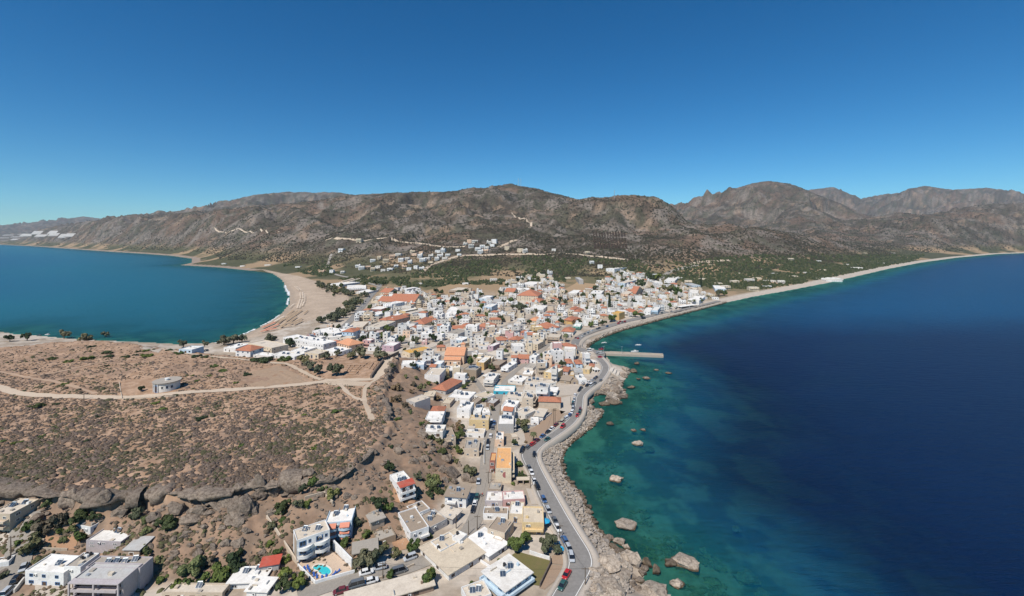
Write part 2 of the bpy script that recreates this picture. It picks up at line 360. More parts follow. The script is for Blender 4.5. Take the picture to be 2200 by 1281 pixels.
# ------------------------------------------------------------------ the sea: transparent near the shore, its own blue where it is deep
m, nt, b = new_mat('sea_water', 0.12, 0.5)
a = nt.nodes.new('ShaderNodeAttribute'); a.attribute_name = 'Col'
sep = nt.nodes.new('ShaderNodeSeparateColor'); nt.links.new(a.outputs['Color'], sep.inputs[0])
g = nt.nodes.new('ShaderNodeNewGeometry')
nz = nt.nodes.new('ShaderNodeTexNoise'); nz.inputs['Scale'].default_value = 0.012; nz.inputs['Detail'].default_value = 5; nz.inputs['Roughness'].default_value = 0.6
nt.links.new(g.outputs['Position'], nz.inputs['Vector'])
md = nt.nodes.new('ShaderNodeMath'); md.operation = 'MULTIPLY_ADD'; md.inputs[1].default_value = 0.14; nt.links.new(nz.outputs[0], md.inputs[0]); 
nz2 = nt.nodes.new('ShaderNodeTexNoise'); nz2.inputs['Scale'].default_value = 0.07; nz2.inputs['Detail'].default_value = 6; nz2.inputs['Roughness'].default_value = 0.7; nt.links.new(g.outputs['Position'], nz2.inputs['Vector'])
md2 = nt.nodes.new('ShaderNodeMath'); md2.operation = 'SUBTRACT'; md2.inputs[1].default_value = 0.07; nt.links.new(sep.outputs[0], md2.inputs[0]); md3 = nt.nodes.new('ShaderNodeMath'); md3.operation = 'MULTIPLY_ADD'; md3.inputs[1].default_value = 0.16; nt.links.new(nz2.outputs[0], md3.inputs[0]); md4 = nt.nodes.new('ShaderNodeMath'); md4.operation = 'SUBTRACT'; md4.inputs[1].default_value = 0.08; nt.links.new(md2.outputs[0], md4.inputs[0]); nt.links.new(md4.outputs[0], md3.inputs[2]); nt.links.new(md3.outputs[0], md.inputs[2])
body = ramp_cols(nt, md.outputs[0], [(0.004, 0.064, 0.068), (0.003, 0.098, 0.150), (0.002, 0.060, 0.150), (0.001, 0.016, 0.062), (0.001, 0.010, 0.046)], [0.0, 0.25, 0.5, 0.8, 1.0])
nt.links.new(body, b.inputs['Base Color']); b.inputs['IOR'].default_value = 1.33; b.inputs['Specular IOR Level'].default_value = 0.12
b.inputs['Roughness'].default_value = 0.28
wv = nt.nodes.new('ShaderNodeTexNoise'); wv.inputs['Scale'].default_value = 0.22; wv.inputs['Detail'].default_value = 6; wv.inputs['Roughness'].default_value = 0.65
mp = nt.nodes.new('ShaderNodeMapping'); mp.inputs['Scale'].default_value = (0.45, 1.5, 1); mp.inputs['Rotation'].default_value = (0, 0, R(-18))
nt.links.new(g.outputs['Position'], mp.inputs['Vector']); nt.links.new(mp.outputs[0], wv.inputs['Vector']); bump(nt, b, wv.outputs[0], 1.0, 2.2)
tr = nt.nodes.new('ShaderNodeBsdfTransparent'); tr.inputs[0].default_value = (0.42, 0.86, 0.80, 1)
mx = nt.nodes.new('ShaderNodeMixShader'); nt.links.new(sep.outputs[1], mx.inputs[0]); nt.links.new(tr.outputs[0], mx.inputs[1]); nt.links.new(b.outputs[0], mx.inputs[2])
nt.links.new(mx.outputs[0], nt.nodes['Material Output'].inputs[0])
depth = np.maximum(-GZ, 0)
so = np.maximum(-GSD, 0)
tone = np.where(GX > 0, 0.06 + 0.30 * sstep(2, 36, so) + 0.50 * sstep(18, 88, so) - 0.34 * sstep(400, 680, GY) + 0.10 * sstep(0, 900, GX - 300), 0.20 + 0.26 * sstep(40, 900, so))
tone = np.where(GX > 0, np.maximum(tone, 0.08), tone)
opac = 0.30 + 0.70 * (1 - np.exp(-np.maximum(depth, 0.0) * np.where(GX > 0, 0.10, 0.45)))
wc = np.stack([np.clip(tone, 0, 1), np.clip(opac, 0, 1), np.zeros_like(tone)], 1)
wk = (GZ[quads].min(1) < 0.0) 
wq = quads[wk]; used, inv = np.unique(wq, return_inverse=True)
sea = ob('sea', mesh_np('sea', np.stack([GX, GY, np.zeros_like(GX)], 1)[used], inv.reshape(wq.shape), 4, ['sea_water'], wc[used], True)); structure(sea)

# ------------------------------------------------------------------ scattered low vegetation: nobody could count it
def blobs(name, X, Y, Z, rad, hgt, col, mats, kind='dome', seed=1):
    g = np.random.default_rng(seed); n = len(X)
    if kind == 'dome':
        base = [(math.cos(t), math.sin(t), -0.15) for t in np.linspace(0, 2*math.pi, 7)[:-1]] + [(0.72*math.cos(t+0.5), 0.72*math.sin(t+0.5), 0.62) for t in np.linspace(0, 2*math.pi, 6)[:-1]] + [(0, 0, 1)]
        fs = []
        for i in range(6): fs.append((i, (i+1) % 6, 6 + i % 5))
        for i in range(5): fs.append((6 + i, (i+1) % 6, 6 + (i+1) % 5)); fs.append((6 + i, 6 + (i+1) % 5, 11))
    else:
        base = [(1,0,0.1),(0,1,0.1),(-1,0,0.1),(0,-1,0.1),(0.15,0.1,1)]; fs = [(0,1,4),(1,2,4),(2,3,4),(3,0,4)]
    base = np.array(base); fs = np.array(fs); k = len(base)
    th = g.uniform(0, 6.283, n); cs, sn = np.cos(th), np.sin(th)
    jit = 1 + g.uniform(-0.38, 0.38, (n, k, 3))
    B = base[None] * jit * np.stack([rad * g.uniform(0.75, 1.25, n), rad, hgt], 1)[:, None, :]
    V = np.stack([B[..., 0]*cs[:, None] - B[..., 1]*sn[:, None] + X[:, None], B[..., 0]*sn[:, None] + B[..., 1]*cs[:, None] + Y[:, None], B[..., 2] + Z[:, None]], 2)
    Fc = (fs[None] + (np.arange(n) * k)[:, None, None]).reshape(-1, 3)
    c = np.repeat(col, k, 0) * g.uniform(0.8, 1.2, (n * k, 1))
    return ob(name, mesh_np(name, V.reshape(-1, 3), Fc, 3, mats, c, kind != 'dome'))
vcol_mat('scrub_leaves', 0.95, 2.2, (0.55, 1.35))
vcol_mat('far_leaves', 0.95, 0.3, (0.7, 1.25))
def poly_px(pts, z=4.0): return [U(px, py, z) for px, py in pts]
ZT = {'Z1': (0, 960, 3.99), 'Z2': (500, 960, 3.99), 'Z3': (900, 960, 3.99), 'Z7': (900, 870, 6.875), 'Z5': (800, 740, 7.857), 'Z6': (1040, 740, 7.333),
      'T1': (640, 590, 6.875), 'T2': (920, 590, 6.875), 'T3': (1180, 570, 5.789), 'Z4': (800, 700, 4.0), 'T4': (680, 480, 5.0), 'P5': (450, 680, 4.27), 'P4': (0, 680, 4.27),
      'W': (1200, 960, 2.2), 'L1': (0, 1100, 6.875), 'L4': (560, 1060, 6.875), 'L5': (1000, 1120, 6.875), 'C2': (1150, 680, 4.0), 'N': (0, 0, 1.0)}
def zp(tag, x, y):
    o = ZT[tag]; return o[0] + x / o[2], o[1] + y / o[2]

# occupancy raster of the town, 1 m cells
OX, OY, OW, OH = -520, 90, 1300, 1300
OCC = np.zeros((OH, OW), bool)
def mark(x, y, r):
    a, b_ = int(x - OX), int(y - OY); k = int(math.ceil(r))
    OCC[max(0, b_-k):max(0, b_+k+1), max(0, a-k):max(0, a+k+1)] = True
def mark_rect(cx, cy, w, d, rz, pad=0.5):
    n = int(w + d) + 4
    for u in np.linspace(-w/2 - pad, w/2 + pad, max(3, int(w + 2))):
        for v in np.linspace(-d/2 - pad, d/2 + pad, max(3, int(d + 2))):
            x = cx + u*math.cos(rz) - v*math.sin(rz); y = cy + u*math.sin(rz) + v*math.cos(rz)
            a, b_ = int(x - OX), int(y - OY)
            if 0 <= a < OW and 0 <= b_ < OH: OCC[b_, a] = True
def free_rect(cx, cy, w, d, rz, lim=0.06):
    hit = n = 0
    for u in np.linspace(-w/2, w/2, 7):
        for v in np.linspace(-d/2, d/2, 7):
            x = cx + u*math.cos(rz) - v*math.sin(rz); y = cy + u*math.sin(rz) + v*math.cos(rz)
            a, b_ = int(x - OX), int(y - OY); n += 1
            if not (0 <= a < OW and 0 <= b_ < OH) or OCC[b_, a]: hit += 1
    return hit <= lim * n

# ------------------------------------------------------------------ roads, streets, tracks: strips laid on the ground
plaster('asphalt', (0.235, 0.222, 0.208), 0.45, 0.18, 0.9, (0.14, 0.13, 0.12))
plaster('street_concrete', (0.30, 0.27, 0.235), 0.3, 0.3, 0.9, (0.2, 0.18, 0.155))
plaster('pavement_concrete', (0.44, 0.385, 0.325), 0.25, 0.4, 0.9)
plaster('dirt_track', (0.52, 0.42, 0.32), 0.2, 0.35, 0.95, (0.36, 0.26, 0.185))
plaster('line_paint', (0.75, 0.74, 0.71), 0.25, 1.5, 0.7)
plaster('path_sand', (0.43, 0.30, 0.21), 0.3, 0.4, 0.95)
def resample(P, step):
    out = [P[0]]
    for a, b in zip(P, P[1:]):
        L = math.dist(a, b); n = max(1, int(L / step))
        for i in range(1, n + 1): out.append((a[0] + (b[0]-a[0])*i/n, a[1] + (b[1]-a[1])*i/n))
    return out
def smooth_line(P, it=2):
    for _ in range(it):
        Q = [P[0]]
        for a, b in zip(P, P[1:]): Q += [(a[0]*.75 + b[0]*.25, a[1]*.75 + b[1]*.25), (a[0]*.25 + b[0]*.75, a[1]*.25 + b[1]*.75)]
        P = Q + [P[-1]]
    return P
def ribbon(name, Lp, Rp, mat, lift=0.1, across=3, skirt=0.0, wob=0.0, zfun=None):
    """strip between two matched lists of ground points"""
    n = len(Lp); A = np.array(Lp); B = np.array(Rp); k = across + 1
    t = np.linspace(0, 1, k)[None, :, None]; P = A[:, None] * (1 - t) + B[:, None] * t
    if wob:
        P[:, 0] += rng.normal(0, wob, (n, 2)); P[:, -1] += rng.normal(0, wob, (n, 2))
    z = TA(P[..., 0].ravel(), P[..., 1].ravel()).reshape(n, k)
    zz = np.maximum(z, 1.2) if zfun is None else zfun(P, z)
    V = np.concatenate([P, (zz + lift)[..., None]], 2).reshape(-1, 3)
    f = [(i*k + j, i*k + j + 1, (i+1)*k + j + 1, (i+1)*k + j) for i in range(n - 1) for j in range(k - 1)]
    f = np.array(f)
    if skirt:
        V2 = V.copy().reshape(n, k, 3)[:, [0, -1]].copy(); V2[..., 2] -= skirt; o = len(V); V = np.concatenate([V, V2.reshape(-1, 3)])
        ex = []
        for i in range(n - 1):
            ex.append((i*k, (i+1)*k, o + (i+1)*2, o + i*2)); ex.append((i*k + k-1, o + i*2 + 1, o + (i+1)*2 + 1, (i+1)*k + k-1))
        f = np.concatenate([f, np.array(ex)])
    me = mesh_np(name, V, f, 4, [mat]); 
    o = ob(name, me); structure(o); return o
def offset_line(P, w):
    P = np.array(P); d = np.gradient(P, axis=0); d /= np.linalg.norm(d, axis=1)[:, None] + 1e-9
    nrm = np.stack([-d[:, 1], d[:, 0]], 1); return (P + nrm * w/2), (P - nrm * w/2)
ROADLINES = []
def strip(name, px, w, mat, z=4.0, lift=0.1, wob=0.0, skirt=0.0, across=3, world=False, step=3.0, occ=True):
    P = px if world else [UG(*p)[:2] if z is None else U(*p, z) for p in px]
    P = resample(smooth_line(P), step); L, Rr = offset_line(P, w)
    if occ:
        for q in P: mark(q[0], q[1], w/2 + 0.5)
    ROADLINES.append(np.array(P))
    return ribbon(name, L, Rr, mat, lift, across, skirt, wob)
# seafront road between its two measured edges
RE = [(1236,1290),(1258,1251),(1271,1228),(1275,1208),(1268,1186),(1251,1160),(1223,1115),(1188,1053),(1166,1013),(1155,990),(1154,973),(1165,960),(1187,945),(1212,929),(1236,910),(1250,890),(1254,870),(1254,852),(1268,838),(1292,822),(1306,803),(1311,790),(1302,777),(1292,768)]
LE = [(1180,1290),(1200,1256),(1218,1226),(1221,1211),(1217,1186),(1201,1153),(1183,1123),(1153,1060),(1141,1023),(1128,1000),(1118,978),(1132,962),(1160,946),(1186,930),(1213,910),(1230,890),(1236,870),(1237,852),(1250,838),(1272,822),(1290,803),(1294,790),(1288,779),(1278,771)]
ZR = 4.1
def rs(P, n):
    P = np.array(P); s = np.r_[0, np.cumsum(np.linalg.norm(np.diff(P, axis=0), axis=1))]; t = np.linspace(0, s[-1], n); return np.stack([np.interp(t, s, P[:, 0]), np.interp(t, s, P[:, 1])], 1)
def pair(LEp, REp, sub=6):
    """matched edges: points i of both lists belong together"""
    L = [U(*p, ZR) for p in LEp]; Rr = [U(*p, ZR) for p in REp]; oL, oR = [], []
    L = np.array(L); Rr = np.array(Rr); n = len(L); t = np.linspace(0, n - 1, (n - 1) * sub + 1)
    i = np.arange(n)
    f = lambda A: np.stack([np.interp(t, i, A[:, 0]), np.interp(t, i, A[:, 1])], 1)
    def sm(A):
        for _ in range(6): A[1:-1] = 0.25*A[:-2] + 0.5*A[1:-1] + 0.25*A[2:]
        return A
    return sm(f(L)), sm(f(Rr))
rl, rr = pair(LE, RE)
zroad = lambda P, z: np.full(z.shape, ZR)
SEAROAD = (rl + rr) / 2; ROADLINES.append(SEAROAD)
for q, q2 in zip(rl, rr):
    for t in np.linspace(0, 1, 8): mark(q[0]*(1-t) + q2[0]*t, q[1]*(1-t) + q2[1]*t, 1)
ribbon('seafront_road', rl, rr, 'asphalt', 0.30, 4, 0, 0, zroad)
def side(A, B, a, b):   # a line a..b metres outside edge B seen from A
    d = B - A; d /= np.linalg.norm(d, axis=1)[:, None]; return B + d*a, B + d*b
l1, l2 = side(rl, rr, -0.55, -0.30); ribbon('road_edge_line', l1, l2, 'line_paint', 0.306, 1, 0, 0, zroad)
l1, l2 = side(rr, rl, -0.50, -0.30); ribbon('road_edge_line', l1, l2, 'line_paint', 0.306, 1, 0, 0, zroad)
l1, l2 = side(rl, rr, 0.0, 2.3); ribbon('seafront_pavement', l1, l2, 'pavement_concrete', 0.42, 2, 3.0, 0, zroad)
l1, l2 = side(rr, rl, 0.0, 1.5); ribbon('seafront_pavement', l1, l2, 'pavement_concrete', 0.42, 1, 0.6, 0, zroad)
for q in l2: mark(q[0], q[1], 1)
SEAEDGE = side(rl, rr, 2.3, 2.4)[0]
# harbour square, promenade beyond the pier
quay = [(1236,744),(1262,750),(1300,755),(1300,764),(1292,772),(1270,768),(1236,758)]
Q = poly_px(quay, 3.6); o = MB().add([(x, y, 3.7) for x, y in Q] + [(x, y, -1.5) for x, y in Q], [tuple(range(7))] + [(i, 7+i, 7+(i+1) % 7, (i+1) % 7) for i in range(7)]).build('harbour_square', 'asphalt'); structure(o)
cxq, cyq = np.mean(Q, 0)
for p in Q: 
    for t in np.linspace(0, 1, 12): mark(cxq*(1-t) + p[0]*t, cyq*(1-t) + p[1]*t, 3)
strip('promenade_road', [(1258,757),(1240,746),(1234,737),(1241,727),(1264,714),(1302,702),(1340,691),(1388,680),(1450,665),(1500,654),(1545,643)], 7.5, 'asphalt', 4.2, 0.5)
strip('promenade_pavement', [(1247,741),(1249,730),(1271,717.5),(1308,705.5),(1347,694.5),(1395,683.5),(1455,668.5),(1505,657.5),(1550,646.5)], 3.2, 'pavement_concrete', 4.2, 0.62, 0, 1.5)
# inner streets
strip('inner_street', [(640,1290),(700,1266),(790,1242),(880,1217),(945,1190),(1000,1152),(1024,1110),(1034,1070),(1042,1030),(1045,985),(1050,945),(1058,905),(1066,870),(1072,845)], 5.5, 'street_concrete', 4.3, 0.16)
strip('village_street', [(-40,1300),(10,1262),(30,1230),(45,1200),(52,1170),(60,1155)], 6.5, 'street_concrete', 5.2, 0.3)
strip('town_street', [(1072,845),(1090,810),(1130,780),(1180,740),(1220,705),(1245,670)], 4.0, 'street_concrete', 4.3, 0.16)
strip('town_street', [(880,770),(930,745),(1000,722),(1090,698),(1170,675),(1240,655)], 4.0, 'street_concrete', 4.6, 0.16)
strip('town_street', [(760,700),(850,722),(940,760),(1010,800),(1040,840)], 4.0, 'street_concrete', 4.6, 0.16)
strip('town_street', [(830,660),(930,665),(1040,672),(1150,668),(1250,640)], 4.5, 'street_concrete', 5, 0.2)
strip('beach_road', [(735,705),(757,684),(775,663),(795,638),(812,622),(818,612)], 8.5, 'asphalt', 4.6, 0.25)
strip('coast_road', [(818,612),(800,606),(770,598),(720,589),(700,578),(712,570)], 8, 'street_concrete', 11, 0.6, step=8)
# tracks on the plateau and the hills
strip('dirt_track', [(-60,820),(0,838),(20,848),(60,854),(120,856),(190,857),(262,859),(330,857),(450,848),(560,841),(640,834),(690,826),(720,820),(790,822),(815,812),(828,792),(838,772)], 5.2, 'dirt_track', 15.6, 0.22, 0.3, across=4, occ=False)
strip('foot_path', [(-40,800),(0,803),(55,815),(120,826),(165,838),(205,850)], 2.2, 'path_sand', 15.8, 0.2, 0.3, occ=False)
strip('foot_path', [(60,814),(130,803),(200,785),(270,770),(310,758),(340,748)], 2.2, 'path_sand', 15.8, 0.2, 0.3, occ=False)
strip('foot_path', [(340,748),(390,762),(470,770),(560,780),(620,784),(650,805),(690,822)], 3.0, 'dirt_track', 15.5, 0.2, 0.35, occ=False)
strip('foot_path', [(730,828),(745,848),(765,862),(784,866)], 2.4, 'dirt_track', 15.8, 0.2, 0.3, occ=False)
strip('foot_path', [(815,815),(785,835),(780,855),(788,885),(800,910)], 2.4, 'dirt_track', 15.8, 0.2, 0.3, occ=False)
def hill_track(px, w, name='hill_track', mat='dirt_track', z0=40):
    P = [UG(*p, z0)[:2] for p in px]; P = resample(smooth_line(P, 2), 14); L, Rr = offset_line(P, w); ribbon(name, L, Rr, mat, 1.1, 2, 2.0)
hill_track([(905,588),(935,565),(975,553),(1005,548),(1060,548),(1130,545),(1180,546)], 12)
hill_track([(1180,546),(1240,547),(1300,552),(1350,560)], 12)
hill_track([(1070,532),(1095,520),(1110,516)], 10)
hill_track([(1100,458),(1115,468),(1135,476),(1143,480),(1137,490)], 8)
hill_track([(700,516),(760,516),(820,514),(880,520),(940,530),(1000,530)], 12)
hill_track([(460,490),(500,497),(545,498),(600,499)], 6, z0=120)
hill_track([(1480,568),(1540,562),(1580,560)], 12, z0=20)
hill_track([(1420,600),(1430,590),(1445,582),(1470,576),(1500,570)], 9, 'coast_road', 'street_concrete', 10)

# ------------------------------------------------------------------ vegetation that reads as a mass
EL = lambda x, y: np.stack([x, y], 1)
nearroad = lambda x, y, L, d: poly_dist(x, y, [tuple(p) for p in L[::3]])[0] < d
# plateau scrub
N = 84000
px = rng.uniform(-250, 900, N); py = 725 + (1075 - 725) * rng.uniform(0, 1, N) ** 0.62
yy = F * (CH - 16) / (py - HZ); xx = (px - CX) / F * yy
z, sd, sp, f = (gs(xx, yy, k_) for k_ in ('z', 'sd', 'sp', 'f'))
clump = vnoise(xx / 1.25, yy / 1.25, 201) * .55 + fbm(xx / 4.5, yy / 4.5, 202, 2) * .45; bald = fbm(xx / 38, yy / 38, 203, 3)
field = inside(xx, yy, poly_px([(510,832),(520,815),(545,795),(600,785),(650,810),(680,826),(600,838)], 15.8)) | inside(xx, yy, poly_px([(255,822),(300,818),(378,820),(378,850),(262,856)], 15.8)) | inside(xx, yy, poly_px([(300,748),(345,738),(380,750),(340,760)], 15.8)) | inside(xx, yy, poly_px([(680,824),(700,812),(740,818),(800,822),(780,832),(720,830)], 15.8)) | inside(xx, yy, poly_px([(660,790),(760,765),(840,765),(825,815),(720,822)], 15.8))
k = (f > 0.6) & (sp > 0.3) & (clump + 0.12 * (bald - 0.5) > 0.40) & ~field & (rng.uniform(0, 1, N) < 0.86)
for L in ROADLINES[-5:]: k &= ~nearroad(xx, yy, L, 1.6)
k &= ~nearroad(xx, yy, ROADLINES[-6], 2.7)
xx, yy, z = xx[k], yy[k], z[k]; n = len(xx)
pal = np.array([(0.128, 0.094, 0.070), (0.108, 0.084, 0.068), (0.160, 0.115, 0.080), (0.086, 0.072, 0.052), (0.078, 0.076, 0.042), (0.142, 0.108, 0.088)])
pi = (fbm(xx / 22, yy / 22, 207, 3) * 9 + rng.integers(0, 3, n)).astype(int) % 6
rad = np.clip(rng.lognormal(-.92, .42, n), .18, 1.25) * (0.75 + 0.7 * fbm(xx / 12, yy / 12, 209, 2))
stuff(blobs('phrygana_scrub', xx, yy, z, rad, rad * rng.uniform(0.55, 0.9, n), pal[pi], ['scrub_leaves'], 'dome', 3), 'low grey brown scrub covering the plateau', 'scrub')
# scrub on the slope under the cliffs
N = 9000
px = rng.uniform(-50, 1000, N); py = rng.uniform(900, 1260, N); yy = F * (CH - 9) / (py - HZ); xx = (px - CX) / F * yy
z, sd, sp, f = (gs(xx, yy, k_) for k_ in ('z', 'sd', 'sp', 'f')); k = (f < 0.6) & (f > 0.02) & (fbm(xx / 6, yy / 6, 211, 3) > 0.5)
xx, yy, z = xx[k], yy[k], z[k]; n = len(xx); rad = rng.uniform(0.25, 0.9, n)
pal2 = np.array([(0.11, 0.085, 0.06), (0.15, 0.11, 0.075), (0.075, 0.07, 0.04), (0.10, 0.10, 0.05)])
stuff(blobs('slope_scrub', xx, yy, z, rad, rad * 0.8, pal2[rng.integers(0, 4, n)], ['scrub_leaves'], 'dome', 5), 'dry scrub on the slope below the cliffs', 'scrub')
# hill shrubs: one by one too small to pick apart
N = 270000
v = rng.uniform(0, 1, N); yy = 980 * (5200 / 980) ** v; xx = rng.uniform(-1.4, 1.4, N) * yy
z, sd, sp, f = (gs(xx, yy, k_) for k_ in ('z', 'sd', 'sp', 'f'))
den = sstep(0.36, 0.60, fbm(xx / 120, yy / 120, 221, 4)) * 0.75 + 0.25
k = (sd > 30) & (z > 18) & (rng.uniform(0, 1, N) < den) & (rng.uniform(0, 1, N) < np.where(yy > 3200, 0.5, 1))
occm = np.zeros(len(xx), bool)
for L in ROADLINES[-8:]: pass
xx, yy, z = xx[k], yy[k], z[k]; n = len(xx)
rad = rng.uniform(1.2, 3.7, n) * (0.75 + yy / 4200) * (0.75 + 0.5 * fbm(xx / 60, yy / 60, 223, 2))
hp = np.array([(0.036, 0.033, 0.021), (0.046, 0.040, 0.027), (0.030, 0.030, 0.021), (0.064, 0.052, 0.037), (0.040, 0.041, 0.025)])
stuff(blobs('hill_shrubs', xx, yy, z - 0.2, rad, rad * 0.95, hp[rng.integers(0, 5, n)], ['far_leaves'], 'tet', 7), 'dark shrubs speckling the dry hillsides', 'shrubs')
# wood and groves on the plain behind the town
N = 64000
v = rng.uniform(0, 1, N); yy = 880 * (3000 / 880) ** v; xx = rng.uniform(-0.62, 1.25, N) * yy
z, sd, sp, f = (gs(xx, yy, k_) for k_ in ('z', 'sd', 'sp', 'f')); gx, gy = PX(xx, yy, z)
m = fbm(xx / 70, yy / 70, 231, 3)
grove = inside(gx, gy, [(1290,600),(1420,590),(1500,560),(1600,548),(1800,548),(1990,548),(1960,562),(1860,585),(1740,606),(1640,622),(1560,630),(1500,612),(1440,600),(1400,598)]) & (m > 0.27)
grove |= inside(gx, gy, [(1040,548),(1100,548),(1200,552),(1330,560),(1420,560),(1500,570),(1420,592),(1330,600),(1230,606),(1120,606),(1030,600),(900,606),(880,590),(920,580),(1000,552)]) & (m > 0.41)
grove |= inside(gx, gy, [(830,600),(900,588),(1010,600),(1090,600),(1080,612),(960,612),(930,640),(900,630),(860,615)]) & (m > 0.40)
grove |= inside(gx, gy, [(650,560),(700,560),(720,585),(840,600),(830,612),(760,606),(660,590),(600,575)]) & (m > 0.38)
k = grove & (sd > 28)
xx, yy, z = xx[k], yy[k], z[k]; n = len(xx); rad = rng.uniform(1.9, 4.2, n) * (0.8 + yy / 5000)
gp = np.array([(0.040, 0.050, 0.022), (0.052, 0.062, 0.028), (0.062, 0.066, 0.034), (0.034, 0.044, 0.022)])
stuff(blobs('olive_groves', xx, yy, z - 0.3, rad, rad * rng.uniform(0.9, 1.5, n), gp[rng.integers(0, 4, n)], ['far_leaves'], 'dome', 9), 'dark green groves on the plain behind the town', 'grove')
# planted rows on the hillside
P = [UG(1275 + 66 * (i / 11) + rnd.uniform(-.6, .6) + 4 * j / 16, 500 + 34 * (j / 16) + rnd.uniform(-.5, .5), 60) for i in range(12) for j in range(17) if j not in (5, 11)]
P = np.array(P); stuff(blobs('plantation_rows', P[:, 0], P[:, 1], P[:, 2], rng.uniform(3.2, 4.6, len(P)), rng.uniform(3, 4, len(P)), np.tile((0.05, 0.036, 0.028), (len(P), 1)), ['far_leaves'], 'dome', 31), 'rows of young olives planted on the hillside', 'plantation')
# ------------------------------------------------------------------ houses
WALLS = {'white': (0.76, 0.755, 0.74), 'offwhite': (0.68, 0.65, 0.60), 'cream': (0.66, 0.56, 0.42), 'beige': (0.55, 0.46, 0.36), 'tan': (0.42, 0.34, 0.265), 'grey': (0.42, 0.41, 0.40),
         'lavender': (0.46, 0.42, 0.43), 'yellow': (0.66, 0.50, 0.27), 'ochre': (0.58, 0.38, 0.16), 'peach': (0.70, 0.50, 0.36), 'pink': (0.58, 0.36, 0.34), 'blue': (0.30, 0.50, 0.62), 'turquoise': (0.035, 0.38, 0.50),
         'paleblue': (0.50, 0.62, 0.72), 'brown': (0.26, 0.185, 0.14), 'mauve': (0.46, 0.33, 0.38), 'green': (0.16, 0.36, 0.30), 'redbrown': (0.33, 0.13, 0.10), 'stone': (0.34, 0.27, 0.20)}
for k_, c in WALLS.items(): plaster('wall_' + k_, c, 0.34, 0.42)
ROOFS = {'white': (0.78, 0.755, 0.71), 'beige': (0.60, 0.525, 0.43), 'concrete': (0.37, 0.335, 0.29), 'grey': (0.45, 0.445, 0.43), 'sand': (0.60, 0.51, 0.39), 'orange': (0.70, 0.38, 0.16), 'brown': (0.33, 0.265, 0.205), 'ochre': (0.62, 0.36, 0.09), 'red': (0.46, 0.09, 0.06)}
for k_, c in ROOFS.items(): plaster('roof_' + k_, c, 0.48, 0.32, 0.9, (0.34, 0.28, 0.22))
def tile_mat(name, c, c2):
    m, nt, b = new_mat(name, 0.85)
    tc = nt.nodes.new('ShaderNodeTexCoord'); wv = nt.nodes.new('ShaderNodeTexWave'); wv.wave_type = 'BANDS'; wv.bands_direction = 'X'; wv.inputs['Scale'].default_value = 1.3; wv.inputs['Distortion'].default_value = 0.3
    nt.links.new(tc.outputs['Object'], wv.inputs['Vector'])
    g = nt.nodes.new('ShaderNodeNewGeometry'); n = nt.nodes.new('ShaderNodeTexNoise'); n.inputs['Scale'].default_value = 1.6; n.inputs['Detail'].default_value = 5
    nt.links.new(g.outputs['Position'], n.inputs['Vector'])
    f = ramp_cols(nt, n.outputs[0], [c2, c, tuple(min(1, v * 1.15) for v in c)], [0.32, 0.5, 0.7])
    nt.links.new(f, b.inputs['Base Color']); bump(nt, b, wv.outputs[0], 0.5, 0.08)
tile_mat('roof_tile', (0.40, 0.165, 0.098), (0.30, 0.125, 0.08)); tile_mat('roof_tile_pale', (0.58, 0.285, 0.16), (0.46, 0.21, 0.12))
m, nt, b = new_mat('window_glass', 0.15, 0.5); b.inputs['Base Color'].default_value = (0.025, 0.032, 0.042, 1)
plaster('shutter_blue', (0.06, 0.16, 0.34), 0.1, 1.0); plaster('shutter_brown', (0.14, 0.075, 0.045), 0.1, 1.0)
plaster('frame_white', (0.70, 0.70, 0.68), 0.1, 1.0); plaster('shade_awning', (0.62, 0.25, 0.17), 0.2, 1.5); plaster('awning_white', (0.70, 0.68, 0.64), 0.25, 0.7); plaster('awning_red', (0.52, 0.10, 0.075), 0.2, 0.8)
m, nt, b = new_mat('solar_glass', 0.35, 0.35); b.inputs['Base Color'].default_value = (0.022, 0.042, 0.075, 1)
m, nt, b = new_mat('tank_metal', 0.4, 0.5); b.inputs['Base Color'].default_value = (0.52, 0.54, 0.55, 1); b.inputs['Metallic'].default_value = 0.6
m, nt, b = new_mat('tank_black', 0.5, 0.4); b.inputs['Base Color'].default_value = (0.018, 0.019, 0.022, 1)
m, nt, b = new_mat('rail_metal', 0.5, 0.4); b.inputs['Base Color'].default_value = (0.30, 0.31, 0.32, 1)
plaster('wood_dark', (0.10, 0.065, 0.045), 0.2, 2.0); plaster('letter_red', (0.36, 0.13, 0.12), 0.15, 1.0); plaster('letter_grey', (0.30, 0.22, 0.20), 0.1, 1)

# shared unit pieces (front faces -Y, sit on the wall plane y=0)
mb = MB(); mb.box(-.5,-.40,-.06,.02,-.5,.5,0,True).box(.40,.5,-.06,.02,-.5,.5,0,True).box(-.40,.40,-.06,.02,.40,.5,0,True).box(-.40,.40,-.10,.02,-.5,-.40,0,True).box(-.03,.03,-.05,.02,-.4,.4,0)
ME_FRAME = mb.mesh('window', ['frame_white'])
ME_FRAME_B = MB(); ME_FRAME_B.v, ME_FRAME_B.f, ME_FRAME_B.m = mb.v, mb.f, mb.m; ME_FRAME_B = ME_FRAME_B.mesh('window', ['shutter_blue'])
ME_FRAME_N = MB(); ME_FRAME_N.v, ME_FRAME_N.f, ME_FRAME_N.m = mb.v, mb.f, mb.m; ME_FRAME_N = ME_FRAME_N.mesh('window', ['shutter_brown'])
FR = {'w': ME_FRAME, 'b': ME_FRAME_B, 'n': ME_FRAME_N}
ME_PANE = MB().box(-.44,.44,-.03,.01,-.44,.44,0,True).mesh('pane', 'window_glass')
